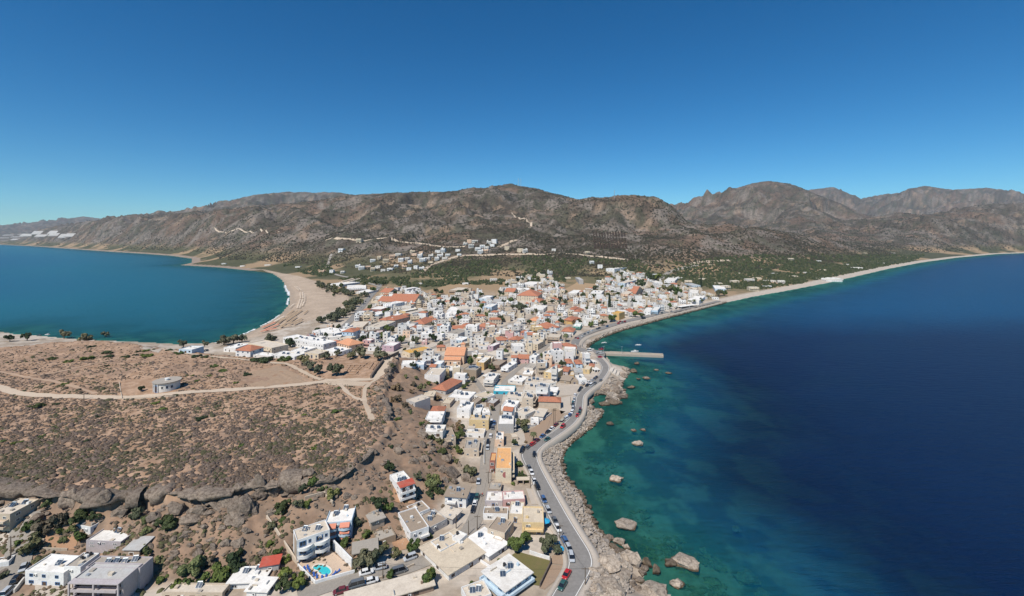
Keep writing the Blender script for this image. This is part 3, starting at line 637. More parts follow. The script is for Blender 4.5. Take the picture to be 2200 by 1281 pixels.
def win_all(fr): return MB().box(-.5,-.42,-.05,.01,-.5,.5,0,True).box(.42,.5,-.05,.01,-.5,.5,0,True).box(-.42,.42,-.05,.01,.42,.5,0,True).box(-.42,.42,-.07,.01,-.5,-.42,0,True).box(-.42,.42,-.02,.01,-.42,.42,1).mesh('window', [fr, 'window_glass'])
FRA = {'w': win_all('frame_white'), 'b': win_all('shutter_blue'), 'n': win_all('shutter_brown')}
ME_DOOR = {k_: MB().box(-.5,.5,-.05,.01,0,1,0).box(-.36,.36,-.065,-.05,.12,.9,1).mesh('door', [m_, 'wood_dark']) for k_, m_ in (('w', 'frame_white'), ('b', 'shutter_blue'), ('n', 'shutter_brown'))}
def balcony_mesh(pm):
    # one metre deep unit: slab, solid parapet, coping
    return MB().box(-.5,.5,-1,0,-.12,0,0,True).box(-.5,.5,-1.0,-.92,0,.85,0).box(-.5,-.46,-.92,0,0,.85,0).box(.46,.5,-.92,0,0,.85,0).mesh('balcony', pm)
BALC = {}
def balc(wall):
    if wall not in BALC: BALC[wall] = balcony_mesh('wall_' + wall)
    return BALC[wall]
ME_SPANEL = MB().add([(-1,-.9,.15),(1,-.9,.15),(1,.55,1.11),(-1,.55,1.11),(-1,-.9,.06),(1,-.9,.06),(1,.55,1.02),(-1,.55,1.02)], [(4,5,1,0),(5,6,2,1),(6,7,3,2),(7,4,0,3)], 1).add([(-.95,-.86,.185),(-.04,-.86,.185),(-.04,.5,1.125),(-.95,.5,1.125)], [(0,1,2,3)]).add([(.04,-.86,.185),(.95,-.86,.185),(.95,.5,1.125),(.04,.5,1.125)], [(0,1,2,3)]).add([(-1,-.9,.15),(1,-.9,.15),(1,.55,1.11),(-1,.55,1.11)], [(0,1,2,3)], 1).mesh('solar_panel', ['solar_glass', 'tank_metal'])
ME_STANK = MB().tube((-.85,.72,1.25),(.85,.72,1.25),.27,n=10).box(-.7,-.64,.5,.9,0,1.1).box(.64,.7,.5,.9,0,1.1).mesh('heater_tank', 'tank_metal')
ME_WTANK = MB().cyl(0,0,.05,1.0,.55,.55,12).cyl(0,0,1.0,1.18,.55,.2,12).cyl(0,0,1.18,1.26,.22,.22,10).mesh('water_tank', 'tank_black')
ME_WTANKW = MB().box(-.6,.6,-.45,.45,0,.9).box(-.25,.25,-.25,.25,.9,1.0).mesh('water_tank', 'frame_white')

ME_AC = MB().box(-.4, .4, -.3, 0, -.27, .27, 0, True).box(-.32, .1, -.31, -.3, -.2, .2, 1).mesh('air_conditioner', ['frame_white', 'tank_black'])
LANDMARKS = []
def landmark(name, x, y): LANDMARKS.append((name, x, y))
HOUSES = []
def box_from_px(tag, A, B, C, h):
    a, b, c = zp(tag, *A), zp(tag, *B), zp(tag, *C); hp = h / ZT[tag][2]
    mx, my = (a[0] + b[0]) / 2, (a[1] + b[1]) / 2 + hp
    x, y, z = UG(mx, my)
    zr = CH - ((a[1] + b[1]) / 2 - HZ) / F * y
    wa, wb, wc = (np.array(U(*p, zr)) for p in (a, b, c))
    ex = wb - wa; w = np.linalg.norm(ex); ex /= w; ey = np.array([-ex[1], ex[0]])
    d = float(np.dot(wc - wb, ey)); d = max(2.5, d)
    ctr = wa + ex * w / 2 + ey * d / 2
    return ctr[0], ctr[1], w, d, zr, math.atan2(ex[1], ex[0])
def add_windows(root, face, w, h0, fh, nf, detail, fr, r, sp=2.9, x_off=0, skip=0.18, wd=1.15, wh=None, door=False):
    """rows of windows on one wall; face = (origin, rz) of the wall's left end in the house frame"""
    n = max(1, int((w - 0.8) / sp)); wh = wh or fh * 0.44
    for k in range(nf):
        for i in range(n):
            if r.random() < skip: continue
            u = (i + 0.5) * w / n + r.uniform(-.15, .15); zc = h0 + k * fh + fh * 0.52
            p = Vector((face[0][0] + math.cos(face[1]) * u, face[0][1] + math.sin(face[1]) * u, zc))
            ww = wd * r.choice((1, 1, 1.35))
            if door and k == 0 and i == n // 2:
                ob('door', ME_DOOR[fr], root, (p.x, p.y, h0), face[1], (ww, 1, fh * 0.7)); continue
            if detail:
                o = ob('window', FR[fr], root, p, face[1], (ww, 1, wh)); ob('pane', ME_PANE, o, (0, 0, 0), 0)
            else: ob('window', FRA[fr], root, p, face[1], (ww, 1, wh))
ORD2 = {1: 'single-storey', 2: 'two-storey', 3: 'three-storey', 4: 'four-storey'}
WORDS = {'offwhite': 'off-white', 'paleblue': 'pale blue', 'redbrown': 'red-brown', 'lavender': 'greyish'}
ROOFW = {'white': 'whitewashed', 'concrete': 'concrete', 'beige': 'beige', 'grey': 'grey', 'sand': 'sandy', 'orange': 'orange', 'brown': 'brown', 'ochre': 'ochre', 'red': 'red'}
def house(pos, wall='white', roof='white', nf=2, opts='', label=None, name='house', detail=None, seed=0, lm=None, group='houses of the town', fr=None, as_stuff=None):
    cx, cy, w, d, zr, rz = pos
    r = random.Random(seed or int(cx * 31 + cy * 17)); cs, sn = math.cos(rz), math.sin(rz)
    cn = [(cx + u*cs - v*sn, cy + u*sn + v*cs) for u in (-w/2, w/2) for v in (-d/2, d/2)]
    zg = min(T(*p) for p in cn) - 0.25; H = zr - zg
    hv = zr - max(T(*p) for p in cn[::2])      # visible height at the front
    if H < 2.2: H = 2.2; zr = zg + H
    opt = set(opts.split()); o2 = {q[0]: int(q[1:]) for q in opt if len(q) > 1 and q[1:].isdigit()}
    mark_rect(cx, cy, w, d, rz, 0.6)
    if detail is None: detail = cy < 235
    fr = fr or r.choice('wwwbn')
    wm = 'wall_' + wall; pitched = opt & {'hip', 'gable', 'shed'}
    fb = max(0.0, H - max(hv, 2.2)); fh = (H - fb - (0 if pitched else 0.35)) / nf
    if as_stuff is not None:
        M4 = Matrix.Translation((cx, cy, zg)) @ Matrix.Rotation(rz, 4, 'Z'); as_stuff.append((M4, w, d, H, wall, roof, nf, fh, fb, r.random())); return None
    root = empty(name, (cx, cy, zg), rz)
    x0, x1, y0, y1 = -w/2, w/2, -d/2, d/2; t = 0.22
    mb = MB()
    if pitched: mb.box(x0, x1, y0, y1, 0, H); 
    else:
        pr = 0.38
        vs = [(x0,y0,0),(x1,y0,0),(x1,y1,0),(x0,y1,0),(x0,y0,H),(x1,y0,H),(x1,y1,H),(x0,y1,H),(x0+t,y0+t,H),(x1-t,y0+t,H),(x1-t,y1-t,H),(x0+t,y1-t,H),(x0+t,y0+t,H-pr),(x1-t,y0+t,H-pr),(x1-t,y1-t,H-pr),(x0+t,y1-t,H-pr)]
        mb.add(vs, [(0,1,5,4),(1,2,6,5),(2,3,7,6),(3,0,4,7),(4,5,9,8),(5,6,10,9),(6,7,11,10),(7,4,8,11),(8,9,13,12),(9,10,14,13),(10,11,15,14),(11,8,12,15)])
    if 'open' in opt:      # an open shelter: slab on posts with a rear wall
        mb = MB(); mb.box(x0, x1, y1 - 0.25, y1, 0, H - 0.3)
        for (u, v) in ((x0+.3, y0+.3), (x1-.3, y0+.3), (0, y0+.3), (x0+.3, 0)): mb.box(u-.18, u+.18, v-.18, v+.18, 0, H - 0.3)
    mb.build('wall', wm, root)
    rf = None
    tm = 'roof_tile_pale' if 'pale' in opt else 'roof_tile'
    if 'hip' in opt:
        e = 0.45; rh = min(w, d) * 0.24; k = min(w, d) / 2; vs = [(x0-e,y0-e,H),(x1+e,y0-e,H),(x1+e,y1+e,H),(x0-e,y1+e,H),(x0-e,y0-e,H+.12),(x1+e,y0-e,H+.12),(x1+e,y1+e,H+.12),(x0-e,y1+e,H+.12)]
        if w >= d: vs += [(x0 + k*.8, 0, H+rh), (x1 - k*.8, 0, H+rh)]; fs = [(4,5,9,8),(5,6,9),(6,7,8,9),(7,4,8)]
        else: vs += [(0, y0 + k*.8, H+rh), (0, y1 - k*.8, H+rh)]; fs = [(4,5,8),(5,6,9,8),(6,7,9),(7,4,8,9)]
        rf = MB().add(vs, fs + [(0,1,5,4),(1,2,6,5),(2,3,7,6),(3,0,4,7),(3,2,1,0)]).build('roof', tm, root)
    elif 'gable' in opt:
        e = 0.4; rh = d * 0.22
        rf = MB().add([(x0-e,y0-e,H-.05),(x1+e,y0-e,H-.05),(x1+e,0,H+rh),(x0-e,0,H+rh),(x1+e,y1+e,H-.05),(x0-e,y1+e,H-.05),(x0-e,y0-e,H+.12),(x1+e,y0-e,H+.12),(x1+e,0,H+rh+.17),(x0-e,0,H+rh+.17),(x1+e,y1+e,H+.12),(x0-e,y1+e,H+.12)],
             [(6,7,8,9),(9,8,10,11),(0,1,7,6),(4,5,11,10),(1,2,8,7),(2,4,10,8),(3,0,6,9),(5,3,9,11),(1,0,3,2),(2,3,5,4)]).build('roof', tm, root)
        MB().add([(x0,y0,H-.1),(x0,y1,H-.1),(x0,0,H+rh-.12),(x1,y0,H-.1),(x1,y1,H-.1),(x1,0,H+rh-.12)], [(0,2,1),(3,4,5)]).build('gable', wm, root)
    elif 'shed' in opt:
        e = 0.35; dz = d * 0.10
        rf = MB().add([(x0-e,y0-e,H),(x1+e,y0-e,H),(x1+e,y1+e,H+dz),(x0-e,y1+e,H+dz),(x0-e,y0-e,H+.15),(x1+e,y0-e,H+.15),(x1+e,y1+e,H+dz+.15),(x0-e,y1+e,H+dz+.15)], [(4,5,6,7),(0,1,5,4),(1,2,6,5),(2,3,7,6),(3,0,4,7),(3,2,1,0)]).build('roof', 'roof_' + roof, root)
    else:
        e = 0.5 if 'eave' in opt else -t + 0.0
        if 'eave' in opt or 'open' in opt: rf = MB().box(x0-e, x1+e, y0-e, y1+e, H - .22, H + .03, 0, True).build('roof', 'roof_' + roof, root)
        else: rf = MB().box(x0+t, x1-t, y0+t, y1-t, H - .55, H - .33).build('roof', 'roof_' + roof, root)
    zt = H + 0.03 if ('eave' in opt or 'open' in opt) else H - 0.33
    # windows on the walls one can see
    if 'open' not in opt and 'blind' not in opt:
        lf = ((x0, y0, 0), 0.0); rt = ((x1, y0, 0), R(90)); le = ((x0, y1, 0), R(-90))
        sp = 2.9 if detail else 5.2 if name == 'villa' else 3.4
        if 'nofront' not in opt: add_windows(root, lf, w, fb, fh, nf, detail, fr, r, sp, door=True)
        vx = cx / cy      # the side wall that faces the camera
        ang = math.atan2(cx, cy) + rz
        if ang < -0.05 and 'noside' not in opt: add_windows(root, rt, d, fb, fh, nf, detail, fr, r, sp + .6, skip=0.3)
        elif ang > 0.02 and 'noside' not in opt: add_windows(root, le, d, fb, fh, nf, detail, fr, r, sp + .6, skip=0.3)
        if abs(ang) <= 0.2 and detail and 'noside' not in opt and ang >= -0.05: add_windows(root, rt, d, fb, fh, nf, detail, fr, r, sp + .6, skip=0.3)
    if o2.get('b'):
        bw = w * (0.9 if o2['b'] > 1 else 0.5); dep = 1.6 if w > 6 else 1.2
        for k in range(1, nf):
            ob('balcony', balc(wall), root, (0 if o2['b'] > 1 else r.choice((-.2, .2)) * w, y0 + 0.01, fb + k * fh), 0, (bw, dep, min(1.0, fh * 0.36)))
    if 'R' in opt:
        for k in range(1, nf): ob('balcony', balc(wall), root, (x1 - 0.01, 0, fb + k * fh), R(90), (d * .9, 1.3, min(1.0, fh * 0.36)))
    k_ = 0.8 if detail else 0.95
    ns = o2.get('s', 0); nt_ = o2.get('t', 0); zf = min(1, w / 9)
    for i in range(ns):
        u = (-0.32 + 0.64 * (i + 0.5) / max(ns, 1) + r.uniform(-.05, .05)) * w; v = r.uniform(-.05, .3) * d
        so_ = ob('solar_panel', ME_SPANEL, root, (u, v, zt), -rz + r.uniform(-.2, .2), (k_, k_, k_)); ob('heater_tank', ME_STANK, so_)
    for i in range(nt_):
        u = r.uniform(-.38, .38) * w; v = r.uniform(.05, .4) * d
        ob('water_tank', ME_WTANK if r.random() < .6 else ME_WTANKW, root, (u, v, zt), 0, (k_, k_, k_))
    if 'p' in opt:        # stair house on the roof
        pw, pd = min(4.0, w*.38), min(4.0, d*.4); px_ = r.choice((-1, 1)) * (w/2 - pw/2 - .4); py_ = d/2 - pd/2 - .4
        MB().box(px_-pw/2, px_+pw/2, py_-pd/2, py_+pd/2, zt, zt + fh*.8).box(px_-pw/2-.15, px_+pw/2+.15, py_-pd/2-.15, py_+pd/2+.15, zt + fh*.8, zt + fh*.8+.15, 1, True).build('stair_house', [wm, 'roof_' + roof], root)
    if 'c' in opt: MB().box(-.35+w*.2, .35+w*.2, -.35, .35, zt, zt + 1.5).box(-.45+w*.2, .45+w*.2, -.45, .45, zt + 1.5, zt + 1.62).build('chimney', wm, root)
    if not pitched and 'open' not in opt and w > 4:      # vents, boxes and low dividing walls on the roof
        for i in range(r.choice((1, 2, 3)) if not detail else r.choice((3, 4, 5))):
            u, v = r.uniform(-.4, .4) * w, r.uniform(-.4, .35) * d; a, b_, hh_ = r.uniform(.2, .6), r.uniform(.2, .6), r.uniform(.25, .8)
            if r.random() < .25: a, b_, hh_ = (w * .12, .09, .4) if r.random() < .5 else (.09, d * .14, .4)
            MB().box(u - a, u + a, v - b_, v + b_, zt, zt + hh_).build('roof_box', r.choice((wm, 'roof_concrete', 'tank_metal', 'roof_beige')), root)
        if detail: ob('air_conditioner', ME_AC, root, (r.uniform(-.3, .3) * w, -d/2, fb + fh * (nf - .35)))
    if label is None:
        feat = ('terracotta-tiled roof' if (pitched and 'shed' not in opt) else ROOFW[roof] + (' sloping roof' if 'shed' in opt else ' flat roof'))
        ex_ = ' and solar heaters' if ns > 1 else ' and solar heater' if ns else ' and water tank' if nt_ else ''
        label = f"{WORDS.get(wall, wall)} {ORD2[nf]} house with {feat}{ex_}"
    thing(root, label, {'hotel': 'hotel', 'church': 'church', 'shed': 'shed'}.get(name, 'house'), group)
    if lm: landmark(lm, cx, cy)
    HOUSES.append((root, cx, cy, w, d, zr, rz, zg)); return root
def HP(tag, A, B, C, h, wall='white', roof='white', nf=2, opts='', **k): return house(box_from_px(tag, A, B, C, h), wall, roof, nf, opts, **k)

# --- lower left corner
HP('Z1', (-95,570), (85,578), (150,438), 165, 'beige', 'beige', 3, 'b2 s2 t3', label='beige three-storey apartment house with black tanks at the frame edge', lm='beige corner apartments')
HP('Z1', (738,800), (1035,815), (1055,668), 105, 'lavender', 'white', 2, 's1 t1', label='grey two-storey house with stained white roof below the cliff', lm='stained white roof')
HP('Z1', (652,665), (775,690), (840,632), 55, 'white', 'brown', 1, '', label='low white wing with brown roof behind the stained white roof')
HP('Z1', (1062,898), (1195,900), (1195,802), 32, 'tan', 'grey', 1, 'shed noside', label='tan shed with grey corrugated roof by the prickly pears', name='shed')
HP('Z1', (215,1058), (545,1082), (565,925), 125, 'white', 'white', 2, 's1 noside', label='white two-storey house with rust-stained roof beside the village street', lm='rust-stained white house')
HP('Z1', (548,1025), (690,1030), (700,905), 150, 'white', 'concrete', 2, 't4 nofront noside', label='white stair tower block with four black water tanks', lm='black tank tower')
HP('Z1', (735,1030), (1200,1040), (1200,940), 170, 'lavender', 'concrete', 3, 's4 noside', label='long grey apartment block with a row of solar panels', lm='solar panel block')
apt = HP('Z1', (627,1130), (1057,1140), (1052,995), 215, 'lavender', 'grey', 3, 'b2 noside', label='grey apartment block with wide shaded balconies and bare grey terrace', lm='balcony apartments')
HP('Z1', (-60,1010), (75,985), (100,935), 45, 'white', 'white', 1, 't1 blind', label='low white hut with rooftop tank across the village street')
HP('Z1', (1385,1262), (1905,1268), (1790,1182), 48, 'beige', 'beige', 1, 's1', label='long low beige-roofed house among green bushes', lm='low beige house')
# --- white roofs, pool hotel and its neighbours
HP('Z2', (-40,1172), (255,1160), (240,1038), 50, 'white', 'white', 1, 's2 eave', label='low house with broad bright white roof and tilted solar panels', lm='bright white roof')
HP('Z2', (118,1228), (292,1235), (430,1128), 60, 'white', 'white', 1, 'eave', label='bright white roofed annex with mast among dark green trees')
HP('Z2', (238,1046), (392,1020), (345,965), 40, 'grey', 'red', 1, 'shed', label='small grey outbuilding under a faded red roof', lm='red roof outbuilding')
PH = box_from_px('Z2', (548,805), (832,708), (742,640), 205)
hotel = house(PH, 'white', 'beige', 3, 's2 nofront noside', label='white three-storey hotel with curved balconies above the kidney pool', name='hotel', lm='pool hotel', group=None)
BH = box_from_px('Z2', (790,655), (1020,632), (880,505), 165)
bhotel = house(BH, 'paleblue', 'white', 3, 's2 nofront', label='pale blue hotel with striped awnings behind the pool hotel', name='hotel', lm='pale blue hotel', group=None)
HP('Z2', (1188,642), (1300,602), (1172,520), 85, 'tan', 'concrete', 2, 'nofront eave', label='unfinished tan block house with bare concrete slab roof', lm='unfinished tan house')
HP('Z2', (1240,808), (1398,752), (1310,690), 38, 'stone', 'concrete', 1, '', label='low stone outbuilding with concrete roof beside an orange yard')
HP('Z2', (1523,738), (1682,682), (1452,552), 105, 'white', 'brown', 2, 't1 b1', label='long white house with brown roof and glazed end balcony', lm='glazed-end house')
HP('Z2', (1558,582), (1692,527), (1572,478), 55, 'white', 'brown', 1, 't1', label='brown-roofed house with black tank below the rocky slope')
HP('Z2', (1692,692), (1840,615), (1695,545), 65, 'grey', 'brown', 2, 's2', label='grey house with brown roof and two bright blue solar panels')
HP('Z2', (1885,612), (1955,547), (1835,508), 60, 'grey', 'beige', 1, 'eave', label='small grey building with plain beige roof beside the inner street')
HP('Z2', (1818,418), (2000,432), (2062,347), 95, 'white', 'brown', 2, 's1 b1 eave', label='white two-storey house with brown eaves by parked cars', lm='brown-eaved house')
rw = HP('Z2', (1438,352), (1560,312), (1405,222), 125, 'white', 'white', 3, 's2 nofront', label='tall white house with red front roof terrace on the slope', lm='red-edged house')
HP('Z2', (1012,930), (1258,880), (1112,798), 85, 'stone', 'concrete', 1, 'open', label='open concrete shelter with broad slab roof beside the pool wall', name='shelter', lm='open concrete shelter')
HP('Z2', (1782,892), (1945,806), (1822,748), 70, 'white', 'sand', 1, 's1', label='white upper storey box set back on a sandy roof terrace')
HP('Z2', (1852,1088), (2155,905), (1868,725), 60, 'white', 'sand', 1, 'eave t1', label='broad white house with sand-coloured terrace roof by the side street', lm='sandy terrace house')
HP('Z2', (1950,802), (2010,748), (1942,718), 90, 'white', 'white', 1, 't1 blind', label='white stair tower with black tank on the terrace house')
HP('Z2', (975,1410), (1722,1196), (1592,1100), 45, 'brown', 'beige', 1, 'eave', label='long warehouse with plain beige roof beside the bottom street', name='warehouse', lm='beige warehouse')
HP('Z3', (600,938), (757,832), (522,726), 48, 'white', 'white', 1, 's1 eave', label='low house with wide brilliant white roof and hose on it', lm='brilliant white roof')
BB = box_from_px('Z3', (742,1232), (965,1076), (692,978), 85)
bb = house(BB, 'paleblue', 'white', 2, 's2 t1 eave', label='white-roofed house with blue balconies by the seafront road bend', lm='blue balcony house', fr='b')
HP('Z3', (425,1335), (622,1262), (425,1182), 60, 'white', 'beige', 1, 's2', label='low beige-roofed house with dark solar panels at the bottom edge')
# --- between the inner street and the seafront road
HP('Z3', (566,466), (716,470), (716,386), 42, 'lavender', 'white', 1, '', label='low house with dazzling white L-shaped roof on the inner street')
HP('Z3', (720,455), (910,446), (900,372), 70, 'pink', 'white', 1, '', label='pinkish house with clean white roof beside a paved yard', lm='clean white roof house')
HP('Z3', (550,572), (762,577), (762,516), 55, 'white', 'brown', 1, 's1', label='low white house with brown roof and steel solar heater')
HP('Z3', (770,572), (890,580), (965,478), 75, 'cream', 'white', 1, 's1', label='cream house with stepped white terraces between two yards')
HP('Z3', (885,648), (1072,652), (1030,512), 100, 'yellow', 'sand', 2, 'b2', label='yellow two-storey house with sandy roof and blue parasol', lm='yellow sandy-roofed house')
HP('Z3', (588,698), (735,742), (832,642), 95, 'beige', 'brown', 2, 's1 b1', label='beige house with long blank side wall above the white roof')
HP('Z3', (592,372), (702,377), (692,312), 32, 'tan', 'concrete', 1, '', label='small concrete-roofed store below the emblem hotel')
HP('Z7', (1440,1145), (1645,1140), (1640,1085), 45, 'tan', 'sand', 1, 'open', label='pergola with pale slab roof beside parked cars', name='shelter')
# emblem hotel with orange roof
EH = box_from_px('Z7', (1130,938), (1365,938), (1332,626), 215)
eh = house(EH, 'cream', 'orange', 3, 'blind R', label='long cream hotel with orange roof and red half-moon emblem', name='hotel', lm='half-moon emblem hotel', group=None, detail=True)
HP('Z7', (1045,820), (1128,822), (1118,705), 190, 'redbrown', 'redbrown' if False else 'orange', 2, 'b1', label='red-brown side wing of the orange-roofed hotel on the inner street')
HP('Z7', (1168,282), (1400,284), (1412,155), 140, 'grey', 'white', 3, 's4 R nofront', label='blank grey-fronted house with a row of solar heaters on white roof', lm='blank grey front')
HP('Z7', (740,218), (1030,226), (1066,155), 150, 'yellow', 'sand', 3, 's2', label='mustard yellow block with small brown windows above the inner street', lm='mustard block')
HP('Z7', (668,642), (886,642), (942,505), 128, 'beige', 'concrete', 2, 's2 R', label='beige house with ribbed concrete roof and shaded street balconies', lm='ribbed concrete roof')
HP('Z7', (690,420), (960,430), (968,350), 60, 'white', 'beige', 1, 's1 p', label='white roof terrace house with sheets and railings above the street')
HP('Z7', (92,205), (340,205), (385,95), 80, 'white', 'white', 2, 'b2', label='white villa base with blue balcony rails on the slope')
HP('Z7', (152,140), (345,142), (385,30), 55, 'paleblue', 'white', 1, 'hip', label='upper storey with bright red hipped roof on the slope villa', lm='red hipped villa')
HP('Z7', (60,395), (350,402), (300,292), 62, 'offwhite', 'white', 1, 's2', label='low villa with clean white roof above the boulders', lm='boulder villa')
HP('Z7', (378,500), (545,478), (436,335), 115, 'beige', 'brown', 2, 'b1 nofront', label='brown-roofed villa wing with balconies over the boulders')
HP('Z7', (560,52), (762,60), (788,-40), 135, 'white', 'white', 3, 's1 p', label='white three-storey house with dark shutters beside an alley', fr='n')
HP('Z7', (800,102), (912,106), (945,0), 75, 'white', 'white', 2, 's2', label='narrow white house with two solar heaters next to blue wall')
HP('Z7', (940,120), (1055,110), (1030,40), 60, 'white', 'white', 1, '', label='small white house with bright blue side wall', fr='b')
HP('Z7', (1122,512), (1252,512), (1270,395), 105, 'peach', 'white', 2, 't1 s1', label='narrow peach house with black tank on roof')
HP('Z7', (1380,490), (1470,480), (1560,415), 45, 'beige', 'beige', 1, '', label='low beige house with garden behind the emblem hotel')
HP('Z7', (1420,102), (1572,152), (1712,82), 75, 'offwhite', 'beige', 1, 's1', label='low grey-walled house with angular beige roof')
HP('Z7', (1222,22), (1400,45), (1500,-35), 70, 'white', 'white', 1, '', label='long low white house beside the inner street')
HP('Z7', (1705,155), (1830,170), (1905,65), 70, 'white', 'beige', 1, 'eave', label='small white house above the gravel lot by twin poles')
HP('Z7', (1650,260), (1770,262), (1800,200), 35, 'white', 'white', 1, '', label='white lean-to on the gravel lot by twin poles')
# --- middle of the town, east half
HP('Z6', (148,735), (480,742), (530,650), 55, 'turquoise', 'white', 1, '', label='turquoise-fronted house with white roof', lm='turquoise house', fr='b')
HP('Z6', (862,900), (1205,912), (1225,842), 110, 'beige', 'beige', 2, 'hip noside nofront', label='large hall with long terracotta roof on the seafront', lm='seafront tiled hall')
HP('Z6', (270,980), (500,1000), (610,895), 70, 'white', 'white', 1, 's2', label='white roof house with two solar heaters below the turquoise house')
HP('Z6', (530,1020), (650,1100), (800,1035), 45, 'offwhite', 'beige', 1, 's1', label='wedge-shaped low house with beige roof by palm')
HP('Z6', (600,845), (770,860), (790,780), 160, 'beige', 'beige', 3, 'R s3 noside', label='beige four-square block with iron balconies and cluttered roof', lm='cluttered roof block')
HP('Z6', (330,830), (600,850), (640,760), 60, 'offwhite', 'beige', 2, 's3 t2', fr='w')
HP('Z6', (935,735), (1140,750), (1165,680), 70, 'white', 'white', 2, 'b2 eave', label='white house with floating white roof slab near the seafront', lm='floating slab house')
HP('Z6', (920,640), (1130,600), (1120,540), 80, 'offwhite', 'beige', 2, 'b2', label='pale house with triangular balcony end facing the sea')
HP('Z6', (610,720), (905,735), (920,640), 70, 'offwhite', 'offwhite' if False else 'beige', 2, 's2 t1')
HP('Z6', (640,600), (920,610), (930,530), 60, 'offwhite', 'beige', 2, 's3')
HP('Z6', (375,560), (600,590), (640,500), 55, 'offwhite', 'white', 2, 's1 t1')
HP('Z6', (940,430), (1140,460), (1130,365), 100, 'yellow', 'white', 2, '', label='yellow house with folded white roof in the old town', lm='folded white roof')
HP('Z6', (1040,380), (1165,390), (1170,330), 60, 'yellow', 'orange', 2, 'hip')
HP('Z6', (1210,420), (1320,430), (1350,365), 60, 'lavender', 'beige', 2, 'hip', label='small grey gabled house with arched red tile roof')
HP('Z6', (1345,480), (1415,485), (1430,430), 45, 'ochre', 'beige', 1, '')
HP('Z6', (1200,560), (1350,580), (1370,520), 50, 'stone', 'brown', 1, 'shed', label='old stone store with sagging brown roof by the fig tree', lm='old stone store')
HP('Z6', (1365,575), (1480,580), (1495,530), 50, 'stone', 'brown', 1, '')
HP('Z6', (1425,440), (1560,440), (1585,370), 70, 'grey', 'grey', 2, '')
HP('Z6', (1490,560), (1620,555), (1655,480), 70, 'white', 'white', 2, 's1 p')
HP('Z6', (1560,390), (1660,400), (1680,330), 70, 'yellow', 'sand', 3, '', label='tall pale yellow house beside the harbour bend')
HP('Z6', (1655,345), (1730,350), (1730,310), 60, 'yellow', 'sand', 2, 'hip')
HP('Z6', (1450,310), (1550,310), (1565,250), 70, 'paleblue', 'white', 2, 'hip', fr='b')
HP('Z6', (1300,300), (1395,300), (1420,235), 70, 'paleblue', 'white', 2, 'hip', fr='b')
HP('Z6', (1290,60), (1460,62), (1470,15), 100, 'cream', 'cream' if False else 'beige', 2, 'hip', label='pale hall with red hipped roof at the root of the pier', lm='red-roofed pier hall')
HP('Z6', (830,290), (990,295), (1020,250), 90, 'paleblue', 'beige', 2, 'b2', fr='b')
HP('Z6', (530,225), (700,230), (710,180), 75, 'pink', 'beige', 2, 'gable', label='pink house with deep orange tiled roof mid-town')
HP('Z6', (400,195), (520,200), (540,120), 80, 'cream', 'beige', 2, 's1')
HP('Z6', (715,190), (820,200), (865,150), 110, 'white', 'white', 2, 's1 noside')
HP('Z6', (590,470), (760,480), (790,410), 70, 'beige', 'white', 1, 's1')
HP('Z6', (630,375), (770,390), (800,310), 30, 'offwhite', 'concrete', 1, '')
HP('Z6', (265,360), (380,375), (475,280), 70, 'white', 'white', 2, 's1 b2')
HP('Z6', (70,310), (240,330), (310,245), 75, 'brown', 'brown', 2, 'b2', label='brown half-built house with deep balconies')
HP('Z6', (0,130), (210,190), (300,110), 45, 'grey', 'beige', 1, 's2 t1', label='large flat-roofed grey hall with tanks mid-town', lm='grey flat hall')
HP('Z6', (-10,555), (150,565), (190,460), 110, 'offwhite', 'white', 3, 'b2 s2', label='white three-storey house with wide banded balconies by palm garden', lm='banded balcony house')
HP('Z6', (-10,840), (20,850), (60,760), 60, 'white', 'sand', 1, '')
HP('Z6', (1720,280), (1790,270), (1810,220), 40, 'white', 'white', 1, 'open', label='white awning taverna terrace beside the harbour square', name='shelter')
HP('Z6', (1740,410), (1840,400), (1865,345), 40, 'white', 'white', 1, 'open', label='seafront taverna canopy with white roof', name='shelter')
# --- middle of the town, west half
HP('Z5', (880,510), (1135,520), (1130,400), 120, 'white', 'beige', 2, 'nofront noside', label='tall blank white gable house above a red porch', lm='blank white gable')
HP('Z5', (1008,750), (1235,785), (1385,600), 55, 'grey', 'grey', 1, 'hip', label='low house with broad orange tiled roof among trees', lm='broad orange roof')
HP('Z5', (1165,440), (1400,430), (1420,365), 80, 'white', 'white', 2, 's1 t2')
HP('Z5', (1535,420), (1755,440), (1870,375), 140, 'stone', 'concrete', 3, 's4 blind', label='tall bare stone-coloured block with panels on roof', lm='bare stone block')
HP('Z5', (1760,300), (1885,310), (1975,210), 130, 'ochre', 'white', 3, '', label='narrow ochre three-storey house beside the church')
# church: nave with stepped tiled roofs
CHP = box_from_px('Z5', (1222,185), (1545,190), (1560,90), 150)
ch = house(CHP, 'peach', 'orange', 1, 'gable pale blind', label='peach church with stepped terracotta roofs and arched windows', name='church', lm='peach church', group=None)
HP('Z5', (630,150), (1015,75), (1005,10), 75, 'cream', 'ochre', 2, '', label='cream hall with bright ochre roof beside the fortress wall', lm='ochre-roofed hall', fr='n')
HP('Z5', (720,235), (975,225), (880,180), 30, 'beige', 'beige', 1, 'eave')
HP('Z5', (490,340), (720,330), (720,265), 60, 'white', 'white', 1, '')
HP('Z5', (730,350), (870,345), (875,290), 60, 'paleblue', 'white', 1, '')
HP('Z5', (1030,330), (1160,335), (1165,275), 70, 'paleblue', 'white', 2, '')
HP('Z5', (1545,120), (1740,105), (1740,50), 70, 'grey', 'beige', 1, '')
HP('Z5', (1870,530), (2050,560), (2085,490), 60, 'tan', 'white', 1, 'eave', label='white-roofed upper storey with deep shaded veranda')
